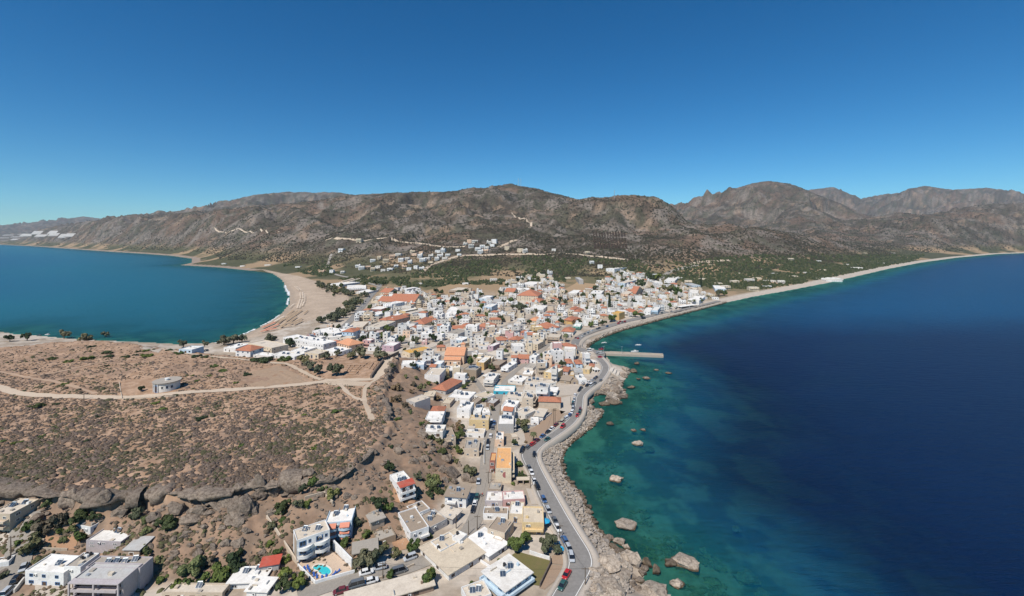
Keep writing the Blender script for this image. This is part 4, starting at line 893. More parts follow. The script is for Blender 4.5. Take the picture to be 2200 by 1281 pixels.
HP('Z5', (1280,880), (1640,915), (1700,800), 65, 'white', 'white', 2, 's3 p', label='long white house with rooftop solar frames beside orange roof', lm='rooftop frame house')
HP('Z5', (1700,850), (1860,910), (1945,800), 55, 'white', 'sand', 1, 'noside')
HP('Z5', (870,870), (1030,870), (1060,790), 55, 'beige', 'sand', 1, 'eave')
HP('Z5', (570,930), (720,985), (790,830), 55, 'grey', 'beige', 1, '', label='lone grey house with beige roof at the foot of the slope', lm='lone slope house')
HP('Z5', (1160,990), (1310,1000), (1420,905), 60, 'tan', 'peach' if False else 'sand', 1, '')
HP('Z5', (1640,985), (1740,1000), (1830,880), 60, 'tan', 'brown', 1, '')
HP('Z5', (1920,980), (2050,1000), (2085,910), 70, 'brown', 'grey', 1, 't1')
HP('Z5', (1425,1090), (1640,1100), (1690,980), 150, 'white', 'white', 3, 's2')
# --- beach side of the town
HP('P5', (675,190), (1045,255), (1040,205), 70, 'white', 'white', 2, 's6', label='long white beach hotel with a bank of roof panels', lm='white beach hotel', group=None, name='hotel')
HP('P5', (945,130), (1150,160), (1180,110), 55, 'white', 'white', 2, 't4', label='white block with row of tanks behind the beach hotel')
HP('P5', (355,245), (570,290), (615,235), 85, 'cream', 'beige', 3, 'b2', label='cream apartment block with rounded stair towers near the beach', lm='cream beach block')
HP('P5', (240,310), (375,320), (385,275), 55, 'white', 'white', 2, 'hip', label='white house with bright red hipped roof near the beach end', lm='red-roofed beach house')
HP('P5', (130,285), (240,290), (250,245), 40, 'white', 'white', 1, 's1')
HP('P5', (875,330), (1000,345), (1015,305), 50, 'cream', 'beige', 1, '', label='cream house beside the excavation trees')
HP('P5', (750,310), (870,320), (900,275), 40, 'white', 'white', 1, 's2')
HP('P5', (1040,310), (1180,330), (1220,280), 45, 'white', 'white', 1, 's4')
HP('P5', (1170,240), (1280,270), (1310,215), 65, 'peach', 'beige', 2, 'hip pale')
HP('P5', (1090,240), (1170,250), (1180,225), 40, 'ochre', 'beige', 1, 'hip')
HP('P5', (1585,265), (1690,270), (1710,235), 55, 'mauve', 'white', 2, '')
HP('P5', (1215,140), (1320,145), (1345,120), 70, 'paleblue', 'beige', 2, 'hip b2')
HP('P5', (1425,145), (1570,120), (1605,105), 55, 'brown', 'brown', 2, '')
HP('P5', (560,350), (780,370), (800,325), 30, 'white', 'white', 1, 's3')
HP('P5', (400,350), (560,365), (570,335), 28, 'offwhite', 'white', 1, '')
HP('P4', (1640,300), (1760,305), (1800,270), 35, 'paleblue', 'white', 1, '', label='lone white beach hut beyond the plateau edge')
# --- mid-town far rows
HP('T1', (1180,395), (1330,400), (1340,360), 40, 'cream', 'beige', 1, 'gable'); HP('T1', (1330,400), (1720,410), (1715,350), 45, 'cream', 'beige', 1, 'gable', label='long school building with terracotta roof', lm='long school roof')
HP('T1', (1150,325), (1500,335), (1500,290), 40, 'white', 'white', 1, ''); HP('T1', (1210,260), (1345,270), (1345,235), 40, 'cream', 'beige', 1, 'gable')
HP('T1', (1260,430), (1390,440), (1420,390), 110, 'white', 'white', 4, 'b1', label='tall white apartment tower by the beach road', lm='white apartment tower')
HP('T1', (1500,300), (1610,305), (1625,270), 60, 'white', 'white', 3, 'b2'); HP('T1', (1510,215), (1600,220), (1610,180), 60, 'white', 'white', 3, 'b2')
HP('T1', (720,205), (1010,195), (1010,150), 40, 'white', 'white', 2, 'b2', label='long white hotel among the trees behind the beach', name='hotel', group=None, lm='tree-ringed hotel'); HP('T1', (850,255), (1040,260), (1050,220), 30, 'white', 'white', 1, '')
HP('T1', (440,140), (640,150), (650,100), 35, 'white', 'white', 1, ''); HP('T1', (700,105), (760,105), (765,55), 35, 'cream', 'beige', 2, ''); HP('T1', (610,105), (660,105), (665,55), 40, 'peach', 'beige', 2, '')
HP('T1', (1000,770), (1210,780), (1220,680), 90, 'offwhite', 'beige', 3, ''); HP('T1', (720,780), (960,775), (1000,690), 40, 'beige', 'beige', 1, '')
HP('T1', (1195,670), (1310,680), (1320,615), 60, 'peach', 'beige', 2, 'hip'); HP('T1', (1320,670), (1420,680), (1430,605), 90, 'tan', 'beige', 2, 'hip'); HP('T1', (1450,665), (1600,640), (1620,600), 60, 'offwhite', 'beige', 1, 'gable')
HP('T1', (1660,725), (1870,735), (1890,660), 50, 'cream', 'beige', 1, 'hip', label='cream house with wide terracotta pyramid roof', lm='terracotta pyramid roof')
HP('T1', (1655,580), (1760,590), (1860,520), 70, 'grey', 'grey', 2, 'b1'); HP('T1', (985,880), (1250,840), (1280,790), 60, 'brown', 'brown', 2, '', label='long brown unfinished block on concrete posts')
HP('T1', (1040,590), (1190,595), (1250,535), 40, 'paleblue', 'white', 1, ''); HP('T1', (1040,510), (1230,515), (1250,465), 60, 'redbrown', 'white', 2, 'b2')
HP('T1', (1500,530), (1590,540), (1650,490), 80, 'yellow', 'white', 2, ''); HP('T1', (1590,560), (1680,570), (1720,500), 80, 'offwhite', 'beige', 2, '')
HP('T2', (1310,310), (1620,320), (1640,275), 100, 'cream', 'beige', 4, 'hip', label='four-storey cream school block with red roof behind town', lm='red-roofed school block', fr='w', group=None)
HP('T2', (1300,410), (1500,420), (1520,385), 45, 'cream', 'beige', 1, ''); HP('T2', (1540,410), (1720,410), (1745,365), 40, 'offwhite', 'beige', 1, 'hip')
HP('T2', (805,475), (935,480), (940,430), 80, 'paleblue', 'white', 2, 'b2'); HP('T2', (485,510), (650,500), (660,455), 70, 'offwhite', 'beige', 2, 'b2'); HP('T2', (660,520), (800,515), (800,480), 45, 'offwhite', 'beige', 1, '')
HP('T2', (280,530), (430,530), (450,475), 50, 'white', 'white', 2, 'b2'); HP('T2', (245,590), (400,590), (420,545), 40, 'white', 'white', 1, ''); HP('T2', (1480,500), (1700,510), (1710,455), 55, 'white', 'white', 3, 'b2 p', label='white stepped apartment block with bay balconies')
HP('T2', (1475,680), (1630,690), (1640,645), 40, 'cream', 'beige', 1, 'hip pale'); HP('T2', (1600,750), (1740,800), (1830,740), 50, 'paleblue', 'beige', 2, 'hip'); HP('T2', (2000,670), (2130,680), (2160,635), 60, 'ochre', 'beige', 2, 'hip')
HP('T2', (1750,920), (1940,930), (1970,880), 90, 'tan', 'peach' if False else 'beige', 3, 'b2', label='brown banded hotel with peach roof edge by the promenade', lm='brown banded hotel'); HP('T2', (1970,840), (2140,850), (2170,800), 50, 'offwhite', 'beige', 1, 'hip'); HP('T2', (1440,1010), (1620,1030), (1640,960), 90, 'cream', 'beige', 3, 'p s1', label='stepped cream house with roof columns mid-town', lm='stepped cream house')
HP('T2', (1180,960), (1330,975), (1350,930), 50, 'cream', 'beige', 1, 'hip'); HP('T2', (710,760), (850,780), (880,720), 40, 'pink', 'beige', 1, 'hip'); HP('T2', (460,770), (590,775), (610,735), 30, 'beige', 'beige', 1, 'hip'); HP('T2', (255,860), (440,880), (480,800), 80, 'offwhite', 'concrete', 2, 'noside')
HP('T2', (345,960), (500,975), (545,920), 60, 'paleblue', 'white', 2, ''); HP('T2', (380,1050), (600,1000), (620,975), 60, 'cream', 'beige', 1, 'eave'); HP('T2', (880,1050), (960,1060), (985,1000), 90, 'mauve', 'white', 2, '')
HP('T2', (1340,140), (1560,150), (1570,105), 35, 'white', 'white', 1, ''); HP('T2', (1300,225), (1500,225), (1520,195), 40, 'white', 'white', 1, ''); HP('T2', (1130,255), (1270,260), (1275,235), 40, 'cream', 'beige', 1, 'gable'); HP('T2', (300,230), (480,235), (490,190), 45, 'tan', 'beige', 2, 'b2')
HP('T2', (750,350), (870,355), (880,310), 60, 'paleblue', 'white', 2, ''); HP('T2', (950,410), (1090,410), (1090,360), 45, 'lavender', 'grey', 2, '')
HP('T3', (705,40), (810,45), (815,10), 45, 'white', 'white', 2, ''); HP('T3', (850,220), (945,225), (952,180), 45, 'paleblue', 'beige', 2, 'noside'); HP('T3', (370,180), (425,180), (430,150), 60, 'grey', 'grey', 2, 'blind', label='small grey pump house beside a pale track')
HP('T3', (890,355), (985,360), (990,320), 75, 'peach', 'beige', 3, 'b2'); HP('T3', (1000,350), (1075,355), (1085,315), 50, 'peach', 'beige', 2, 'gable'); HP('T3', (510,345), (650,350), (660,315), 45, 'white', 'white', 2, 's2'); HP('T3', (225,345), (340,350), (400,310), 50, 'offwhite', 'white', 2, 'b2'); HP('T3', (775,590), (870,600), (875,570), 85, 'ochre', 'ochre', 3, 'blind', label='ochre three-storey block beside the promenade', lm='ochre promenade block')
HP('T3', (985,590), (1120,590), (1125,555), 30, 'stone', 'beige', 1, 'hip'); HP('T3', (1270,560), (1350,565), (1365,520), 50, 'paleblue', 'white', 3, 'b2'); HP('T3', (1175,570), (1260,575), (1275,530), 50, 'white', 'white', 2, ''); HP('T3', (205,1030), (340,1035), (345,995), 30, 'cream', 'beige', 1, 'hip') if False else None
HP('T3', (290,760), (385,765), (392,725), 45, 'green', 'white', 3, 'b2', label='white and green three-storey house by the promenade', lm='green-sided house'); HP('T3', (190,690), (280,700), (300,650), 40, 'ochre', 'beige', 2, 'hip'); HP('T3', (235,550), (310,555), (330,520), 35, 'white', 'beige', 1, 'hip'); HP('T3', (300,575), (380,580), (395,545), 30, 'white', 'beige', 1, 'hip')
HP('T3', (1775,250), (1880,250), (1885,225), 25, 'paleblue', 'grey', 1, ''); HP('T3', (2060,290), (2200,295), (2200,255), 40, 'paleblue', 'white', 2, 'b2', label='long white hotel behind the far beach trees', name='hotel', group=None); HP('T3', (1740,345), (1850,350), (1860,310), 45, 'offwhite', 'white', 2, ''); HP('T3', (1720,430), (1865,440), (1870,385), 50, 'white', 'white', 2, '')
HP('T3', (1430,190), (1560,195), (1600,130), 50, 'white', 'white', 2, 'b2'); HP('T3', (1310,215), (1410,215), (1415,185), 30, 'white', 'white', 1, ''); HP('T3', (1640,520), (1850,490), (1850,470), 30, 'white', 'white', 1, 'open', label='long white seafront canopy near the far beach', name='shelter')
# ------------------------------------------------------------------ trees, bushes
def leaf_mat(name, c):
    m, nt, b = new_mat(name, 0.8, 0.15)
    g = nt.nodes.new('ShaderNodeNewGeometry'); n = nt.nodes.new('ShaderNodeTexNoise'); n.inputs['Scale'].default_value = 1.3; n.inputs['Detail'].default_value = 4
    nt.links.new(g.outputs['Position'], n.inputs['Vector']); oi = nt.nodes.new('ShaderNodeObjectInfo')
    f = ramp_cols(nt, n.outputs[0], [tuple(v * 0.62 for v in c), c, tuple(v * 1.5 for v in c)], [0.3, 0.5, 0.72])
    f2 = ramp_cols(nt, oi.outputs['Random'], [(0.62, 0.7, 0.7), (1.0, 1.0, 1.0), (1.45, 1.28, 1.0)])
    nt.links.new(mix_c(nt, 1.0, f, f2, 'MULTIPLY'), b.inputs['Base Color'])
LEAF = {'olive': (0.098, 0.105, 0.062), 'green': (0.082, 0.112, 0.034), 'dark': (0.046, 0.062, 0.028), 'tamarisk': (0.125, 0.125, 0.080), 'dry': (0.135, 0.105, 0.072), 'pear': (0.150, 0.165, 0.070), 'cypress': (0.034, 0.048, 0.026)}
for k_, c in LEAF.items(): leaf_mat('leaf_' + k_, c)
plaster('bark', (0.13, 0.10, 0.075), 0.3, 2.0)
def crown_np(seed, kind, n=620):
    g = np.random.default_rng(seed)
    if kind == 'cypress':
        t = g.uniform(0, 1, n); r = 0.30 * np.sqrt(np.clip(1 - t, 0.02, 1)) * (0.7 + 0.3 * g.uniform(0, 1, n)); a = g.uniform(0, 6.283, n)
        P = np.stack([r*np.cos(a), r*np.sin(a), t * 2.6], 1); nr = np.stack([np.cos(a), np.sin(a), np.full(n, .4)], 1); size = 0.13
    else:
        L = 13 if kind != 'pear' else 8
        c = g.normal(0, 0.5, (L, 3)); c[:, 2] = np.abs(c[:, 2]) * 0.75 + 0.30; c[0] = (0, 0, .5)
        lr = g.uniform(0.22, 0.56, L); k = g.integers(0, L, n)
        d = g.normal(0, 1, (n, 3)); d[:, 2] = np.where(d[:, 2] < -0.5, -d[:, 2], d[:, 2]); d /= np.linalg.norm(d, axis=1)[:, None]
        P = c[k] + d * (lr[k] * g.uniform(0.72, 1.06, n))[:, None] * np.array([1, 1, .8]); P[:, 2] = np.maximum(P[:, 2], 0.02); nr = d; size = {'pear': 0.17, 'green': 0.15}.get(kind, 0.13)
        mx = np.abs(P[:, :2]).max(); P[:, :2] /= mx; P[:, 2] /= max(1.0, P[:, 2].max() / 1.15)
    # small leaf sprays: quads roughly facing outwards
    up = g.normal(0, 1, (n, 3)); t1 = np.cross(nr, up); t1 /= np.linalg.norm(t1, axis=1)[:, None] + 1e-9; t2 = np.cross(nr + g.normal(0, .45, (n, 3)), t1); t2 /= np.linalg.norm(t2, axis=1)[:, None] + 1e-9
    s = (size * g.uniform(0.6, 1.35, n))[:, None]
    V = np.stack([P - t1*s - t2*s*.7, P + t1*s - t2*s*.6, P + t1*s*.7 + t2*s, P - t1*s*.8 + t2*s*.8], 1).reshape(-1, 3)
    return mesh_np('crown', V, np.arange(4 * n).reshape(-1, 4), 4, ['leaf_' + kind])
CROWN = {k_: [crown_np(100 + i * 7 + j, k_) for j in range(4)] for i, k_ in enumerate(LEAF)}
def trunk_mesh(seed):
    r = random.Random(seed); mb = MB(); mb.tube((0,0,-.4), (.06,.02,.55), .10, .065)
    for i in range(4):
        a = i * 1.6 + r.random(); mb.tube((.05,.02,.5), (.5*math.cos(a), .5*math.sin(a), .85 + .2*r.random()), .05, .02, 5)
    return mb.mesh('trunk', 'bark')
TRUNK = [trunk_mesh(i) for i in range(3)]
TREEN = {'olive': ('olive_tree', 'grey-green olive tree'), 'green': ('leafy_tree', 'fresh green leafy tree'), 'dark': ('carob_tree', 'dark evergreen tree'), 'tamarisk': ('tamarisk_tree', 'dusty grey-green tamarisk tree'), 'cypress': ('cypress_tree', 'slender dark cypress tree'), 'dry': ('dry_bush', 'dry brown thorny bush'), 'pear': ('prickly_pear', 'yellow-green prickly pear clump')}
def tree(x, y, r, kind='olive', label=None, low=False, h=None, group=None):
    z = T(x, y) if y > 98 else 4; nm, lb = TREEN[kind]
    rz = rnd.uniform(0, 6.28); hs = (h or r * rnd.uniform(1.0, 1.25)); 
    if kind in ('dry', 'pear') or low:
        nm2 = nm if kind in ('dry', 'pear') else 'bush'; lb2 = lb if kind in ('dry', 'pear') else lb.replace(' tree', ' bush')
        o = ob(nm2, rnd.choice(CROWN[kind]), None, (x, y, z - 0.15 * r), rz, (r, r, hs * .95)); thing(o, label or lb2, 'bush', group or 'bushes and clumps'); mark(x, y, r * .6); return o
    e = empty(nm, (x, y, z), rz); tr = hs * (0.45 if kind != 'cypress' else 0.3)
    ob('trunk', rnd.choice(TRUNK), e, (0, 0, 0), 0, (r, r, tr * 1.6)); ob('crown', rnd.choice(CROWN[kind]), e, (0, 0, tr * (.55 if kind != 'cypress' else .4)), 0, (r, r, hs))
    thing(e, label or lb, 'tree', group or 'trees of the town'); mark(x, y, max(1, r * .7)); return e
def TP(tag, lst):
    for t in lst:
        x, y, r, kind = t[:4]; low = len(t) > 4 and t[4] == 'l'
        s = ZT[tag][2]; px, py = zp(tag, x, y + r * .75); gx, gy, gz = UG(px, py); tree(gx, gy, max(0.7, r / s / ((F / gy))), kind, low=low, h=None)
for nm_, x_, y_ in (('long pier', 1360, 762), ('round plateau building', 337, 845), ('harbour square', 1275, 760), ('excavation walls', 790, 800), ('bottom road bend', 1262, 1200), ('first sea boulder', 1375, 958), ('blue parasol lot', 1200, 1170), ('twin power poles', 1190, 915), ('sandy beach', 680, 660), ('far beach curve', 1780, 606), ('plateau track fork', 700, 825), ('cliff overhang', 590, 1040), ('village street', 35, 1215), ('left plateau edge', 60, 1030), ('western shore trees', 60, 725), ('hill settlement', 880, 560), ('white villas row', 1120, 535), ('olive plantation rows', 1300, 512), ('valley mouth', 1500, 560), ('school field', 1240, 630), ('beach road', 780, 660), ('kidney pool', 690, 1225), ('tamarisk belt', 740, 620), ('square rock pool', 1290, 858), ('concrete bathing steps', 1325, 795)):
    gx, gy, gz = UG(x_, y_); landmark(nm_, gx, gy)
TP('Z2', [(440,500,75,'dark'),(590,370,45,'olive'),(690,310,48,'green'),(1240,480,80,'dark'),(1330,535,50,'green'),(1540,860,62,'green'),(1410,915,55,'olive'),(1120,990,85,'tamarisk'),(1230,945,75,'olive'),(1690,1125,72,'green'),(1350,1105,45,'green'),(440,1165,88,'dark'),(560,1160,70,'green'),(450,1085,60,'green'),(1720,270,65,'pear'),(1690,390,45,'dark','l'),(1580,265,38,'olive'),(1340,150,58,'dark','l'),(2040,190,80,'olive','l'),(860,380,62,'pear'),(770,355,40,'pear'),(410,530,55,'pear'),(440,620,55,'green','l'),(330,660,45,'olive','l'),(330,820,42,'green','l'),(390,890,45,'green','l'),(450,960,42,'green','l'),(1060,640,55,'olive','l'),(1150,740,45,'green','l'),(1280,880,55,'olive'),(960,805,55,'green','l'),(1680,755,38,'green','l'),(1790,380,40,'dark','l'),(20,1010,80,'dark','l'),(640,480,45,'green','l'),(560,490,50,'olive')])
TP('Z3', [(1110,825,95,'olive'),(1180,880,50,'olive'),(850,830,85,'green'),(920,775,50,'green'),(90,1115,72,'green'),(860,150,35,'green'),(880,235,40,'dark','l'),(910,280,30,'green','l'),(455,1165,30,'green','l'),(700,965,28,'green','l')])
TP('Z1', [(690,775,58,'green'),(540,790,35,'pear'),(235,690,48,'green'),(300,680,50,'olive'),(270,860,75,'olive'),(150,812,35,'green','l'),(300,790,58,'olive'),(380,640,95,'dry'),(500,620,85,'dry'),(690,560,85,'dark','l'),(800,580,60,'dark','l'),(1170,500,75,'dry'),(1160,560,70,'olive','l'),(1450,620,88,'dark','l'),(1250,890,55,'pear'),(1240,960,48,'pear'),(1345,960,45,'pear'),(1640,1000,100,'pear'),(1570,1040,45,'green','l'),(1860,1065,105,'green','l'),(2000,940,95,'dark','l'),(1800,960,60,'dry'),(1390,1120,48,'green','l'),(1520,1165,55,'green','l'),(1620,1160,55,'green','l'),(1710,1155,45,'green','l'),(1235,620,45,'pear'),(1245,710,45,'pear'),(620,690,40,'pear'),(1230,850,38,'pear'),(30,1090,50,'olive','l'),(400,480,45,'pear'),(330,830,45,'dry'),(510,715,35,'green','l')])
TP('Z7', [(620,385,85,'dark','l'),(560,470,65,'green'),(510,400,60,'dark','l'),(640,340,55,'green'),(610,690,60,'green'),(560,620,45,'green','l'),(770,950,115,'olive','l'),(190,460,65,'dark','l'),(310,515,75,'olive','l'),(350,660,85,'dark','l'),(560,830,60,'olive','l'),(1540,280,100,'olive'),(1560,370,60,'olive'),(1410,560,58,'dark'),(1500,1030,48,'green'),(1490,880,40,'green','l'),(200,1120,105,'pear'),(250,1220,80,'dark','l'),(600,290,90,'dry'),(40,270,48,'green','l'),(1290,115,45,'green'),(1080,60,45,'olive'),(1580,540,30,'dry'),(1390,1155,40,'green','l')])
TP('Z5', [(340,370,62,'olive'),(690,350,68,'dark'),(1100,880,80,'dry'),(1450,470,68,'green'),(1570,530,60,'olive'),(1690,600,60,'olive'),(1600,670,48,'dark'),(1540,720,48,'green'),(830,740,75,'olive'),(1080,630,48,'dark','l'),(940,640,48,'green','l'),(1250,555,70,'olive','l'),(380,700,90,'dry'),(480,740,60,'dry'),(420,900,100,'dry'),(540,1010,80,'dry'),(330,920,60,'dry'),(900,1010,55,'green','l'),(690,660,60,'dry'),(670,780,60,'dry'),(540,110,45,'dark'),(1640,240,50,'green'),(1740,210,45,'green'),(1890,940,50,'green'),(1950,830,45,'green'),(640,1130,55,'pear'),(420,1250,45,'green','l'),(560,530,45,'pear'),(740,550,45,'pear')])
TP('P5', [(870,395,62,'tamarisk'),(930,450,58,'tamarisk'),(1000,485,58,'tamarisk'),(1160,495,68,'olive'),(1060,365,45,'tamarisk'),(1390,335,68,'tamarisk'),(1550,345,78,'tamarisk'),(1180,335,40,'tamarisk'),(1320,340,45,'tamarisk'),(220,205,60,'tamarisk'),(300,205,45,'tamarisk'),(130,220,55,'tamarisk'),(560,180,60,'tamarisk','l'),(740,240,55,'dark'),(1290,365,40,'tamarisk'),(430,300,40,'dark')])
TP('P4', [(90,200,40,'dark'),(250,185,48,'dark'),(590,160,58,'tamarisk'),(970,158,35,'tamarisk'),(1290,660,38,'dark'),(1620,715,24,'dark','l'),(1680,250,45,'tamarisk'),(1880,255,38,'tamarisk'),(2060,225,60,'tamarisk'),(780,175,60,'tamarisk','l')])
# single green bushes standing out on the plateau
for x, y, r in [(340,805,70),(515,795,35),(1435,785,38),(1495,840,38),(980,320,55),(1000,355,45),(815,370,60),(620,405,42),(480,375,50),(1335,310,34),(1260,318,26),(1250,347,26),(1340,350,55),(1160,360,48),(1790,355,50),(1885,360,45),(1560,300,38),(1650,325,45),(975,448,28),(1965,450,38),(2045,492,38),(1768,537,22),(2027,553,26),(1810,588,26),(1930,540,24),(170,1150,48),(385,1092,32),(515,1015,32),(785,1138,36),(25,1140,32),(1850,920,60),(900,915,30),(590,615,32),(830,270,35),(1410,300,18)]:
    px, py = zp('P4', x, y + r * .35); gx, gy, gz = UG(px, py); tree(gx, gy, r / 4.27 / (F / gy), 'dark' if rnd.random() < .6 else 'green', 'rounded dark green shrub on the plateau', True, h=r / 4.27 / (F / gy) * .55, group='green shrubs on the plateau')
for x, y, r in [(1165,865,48),(970,715,32),(340,522,48),(120,492,36),(105,553,26),(45,450,36),(245,605,24),(870,900,28),(665,825,24),(1480,975,28),(950,1210,34),(290,1180,30),(685,995,22),(545,805,22),(1185,655,32),(980,1180,22),(1720,940,36),(1665,1190,36),(470,385,100),(675,385,65)]:
    px, py = zp('P5', x, y + r * .3); gx, gy, gz = UG(px, py); tree(gx, gy, r / 4.27 / (F / gy), 'green' if rnd.random() < .5 else 'dark', 'rounded dark green shrub on the plateau', True, h=r / 4.27 / (F / gy) * .6, group='green shrubs on the plateau')
TP('T2', [(370,390,70,'dark'),(210,430,58,'dark'),(450,560,58,'dark'),(610,555,40,'dark'),(880,570,55,'green','l'),(1340,485,85,'olive'),(1250,480,50,'olive'),(1220,390,58,'green'),(1720,420,55,'dark'),(1830,400,40,'dark'),(770,300,48,'dark'),(730,400,50,'dark'),(540,880,48,'dark'),(1260,1070,34,'green'),(1140,1140,48,'green'),(1690,1200,40,'green'),(1550,760,42,'dark'),(1380,640,35,'green'),(210,880,34,'green'),(1110,400,40,'dark'),(1500,850,35,'olive'),(960,340,40,'dark'),(1080,330,40,'green'),(1800,480,40,'dark'),(390,640,40,'olive'),(120,240,50,'dark'),(200,260,50,'dark'),(560,240,50,'dark'),(460,260,50,'dark')])
TP('T1', [(1290,580,68,'green'),(1480,520,42,'dark'),(590,870,48,'dark'),(1320,800,58,'green'),(1930,590,65,'olive'),(930,970,58,'dark'),(1720,970,75,'olive'),(2110,430,58,'dark'),(660,930,35,'green'),(1190,930,42,'green'),(2140,880,38,'green'),(1160,120,50,'dark'),(1260,130,45,'dark'),(1000,600,42,'dark'),(1760,300,40,'dark'),(1620,590,30,'green'),(530,300,30,'dark'),(980,150,45,'dark'),(640,170,50,'dark'),(1100,220,50,'green'),(1400,960,35,'green')])
TP('T3', [(420,380,52,'dark'),(580,270,40,'dark'),(780,665,58,'green'),(665,720,42,'dark'),(520,740,42,'green'),(750,500,60,'cypress'),(1070,610,48,'green'),(1140,615,45,'dark'),(1210,390,45,'dark'),(1380,390,45,'dark'),(1160,230,58,'dark'),(370,700,38,'dark'),(850,370,40,'dark'),(560,380,35,'green'),(1100,240,35,'dark'),(1260,160,60,'dark'),(1340,150,55,'green'),(1500,300,70,'olive'),(1600,320,65,'green'),(1420,300,55,'olive'),(1890,240,40,'cypress'),(1890,440,40,'dark'),(2110,350,50,'olive'),(2180,350,45,'green'),(990,460,35,'dark'),(470,535,32,'dark')])
# tamarisk belt behind the beach
BELT = [[(260,130),(420,170),(600,230),(830,300),(860,330),(440,280),(330,200)], [(230,730),(480,640),(600,560),(830,380),(1000,300),(1060,330),(820,560),(800,640),(560,700),(250,790)]]
for poly in BELT:
    wp = [U(*zp('T1', *q), 5) for q in poly]; xs = [q[0] for q in wp]; ys = [q[1] for q in wp]; c = 0; tries = 0
    while c < 34 and tries < 900:
        tries += 1; x, y = rnd.uniform(min(xs), max(xs)), rnd.uniform(min(ys), max(ys))
        if inside(np.array([x]), np.array([y]), wp)[0] and not OCC[int(y - OY), int(x - OX)]: tree(x, y, rnd.uniform(4.0, 6.5), 'tamarisk' if rnd.random() < .6 else 'olive', group='tamarisks behind the beach'); c += 1

# ------------------------------------------------------------------ the rest of the town's houses
TOWN = poly_px([(645,742),(690,708),(745,700),(800,655),(832,625),(900,628),(960,645),(1010,630),(1060,645),(1100,612),(1180,606),(1235,640),(1290,615),(1340,603),(1420,612),(1480,622),(1540,640),(1470,658),(1390,674),(1330,689),(1268,707),(1228,730),(1238,745),(1275,775),(1280,798),(1235,842),(1215,895),(1150,935),(1060,950),(1040,900),(990,885),(925,850),(895,800),(880,765),(820,752),(740,752)], 4.5)
wp = TOWN; xs = [q[0] for q in wp]; ys = [q[1] for q in wp]; cand = []
gx_, gy_ = [], []
for _ in range(16000): gx_.append(rnd.uniform(min(xs), max(xs))); gy_.append(rnd.uniform(min(ys), max(ys)))
ok = inside(np.array(gx_), np.array(gy_), wp)
n_t = 0
for x, y, k in zip(gx_, gy_, ok):
    if n_t >= 130: break
    if k and free_rect(x, y, 3.5, 3.5, 0, 0.0):
        r_t = rnd.uniform(1.7, 3.4) * (1 + y / 2500); tree(x, y, r_t, rnd.choice(('dark', 'dark', 'green', 'olive')), h=r_t * 1.5); n_t += 1
FILL = []
for lot in ([(1195,828),(1245,832),(1236,850),(1195,852)], [(1195,860),(1235,850),(1232,885),(1205,890)], [(1100,950),(1150,918),(1190,880),(1215,885),(1185,925),(1140,955)], [(1098,925),(1125,925),(1130,955),(1100,960)]):
    q = np.array(poly_px(lot, 4.2)); lx, ly = np.meshgrid(np.arange(q[:, 0].min(), q[:, 0].max()), np.arange(q[:, 1].min(), q[:, 1].max())); kk = inside(lx.ravel(), ly.ravel(), [tuple(p) for p in q])
    for a_, b_ in zip(lx.ravel()[kk], ly.ravel()[kk]): OCC[int(b_ - OY), int(a_ - OX)] = True
for x, y, k in zip(gx_, gy_, ok):
    if not k or len(FILL) > 820: continue
    dens = 1.0 if y < 640 else 0.5 if x < 60 and y > 700 else 0.75
    if rnd.random() > dens: continue
    w, d = rnd.uniform(7, 13), rnd.uniform(7, 14); rz = R(rnd.choice((-12, 8, 14, 80)) + rnd.uniform(-5, 5))
    if free_rect(x, y, w + .2, d + .2, rz, 0.0): mark_rect(x, y, w, d, rz, 0.3); FILL.append((x, y, w, d, rz))
    else:
        w, d = w * .62, d * .62
        if free_rect(x, y, w, d, rz, 0.0): mark_rect(x, y, w, d, rz, 0.3); FILL.append((x, y, w, d, rz))
for x, y, k in zip(gx_, gy_, ok):
    if not k or y > 560 or len(FILL) > 980: continue
    w, d = rnd.uniform(4, 6.5), rnd.uniform(4, 7); rz = R(rnd.choice((-12, 8, 14)) + rnd.uniform(-5, 5))
    if free_rect(x, y, w, d, rz, 0.0): mark_rect(x, y, w, d, rz, 0.2); FILL.append((x, y, w, d, rz))
FILL.sort(key=lambda e: e[1]); STUFFH = []
WCH = ['white'] * 11 + ['offwhite'] * 5 + ['cream'] * 3 + ['beige'] * 2 + ['grey', 'peach', 'pink', 'paleblue', 'tan', 'yellow', 'offwhite', 'white']
RCH = ['white'] * 9 + ['beige'] * 5 + ['concrete'] * 3 + ['sand'] * 2 + ['grey', 'brown']
for i, (x, y, w, d, rz) in enumerate(FILL):
    nf = rnd.choice((1, 1, 2, 2, 2, 3)); zr = T(x, y) + 2.9 * nf + 0.4; wall = rnd.choice(WCH); roof = rnd.choice(RCH)
    op = []
    if rnd.random() < .12: op.append(rnd.choice(('hip', 'gable')))
    else:
        if rnd.random() < .5: op.append(f's{rnd.choice((1, 1, 2))}')
        if rnd.random() < .3: op.append('t1')
        if rnd.random() < .25: op.append('p')
    if nf > 1 and rnd.random() < .5: op.append('b2')
    house((x, y, w, d, zr, rz), wall, roof, nf, ' '.join(op), as_stuff=STUFFH if i >= 118 else None, detail=False, seed=i + 1)
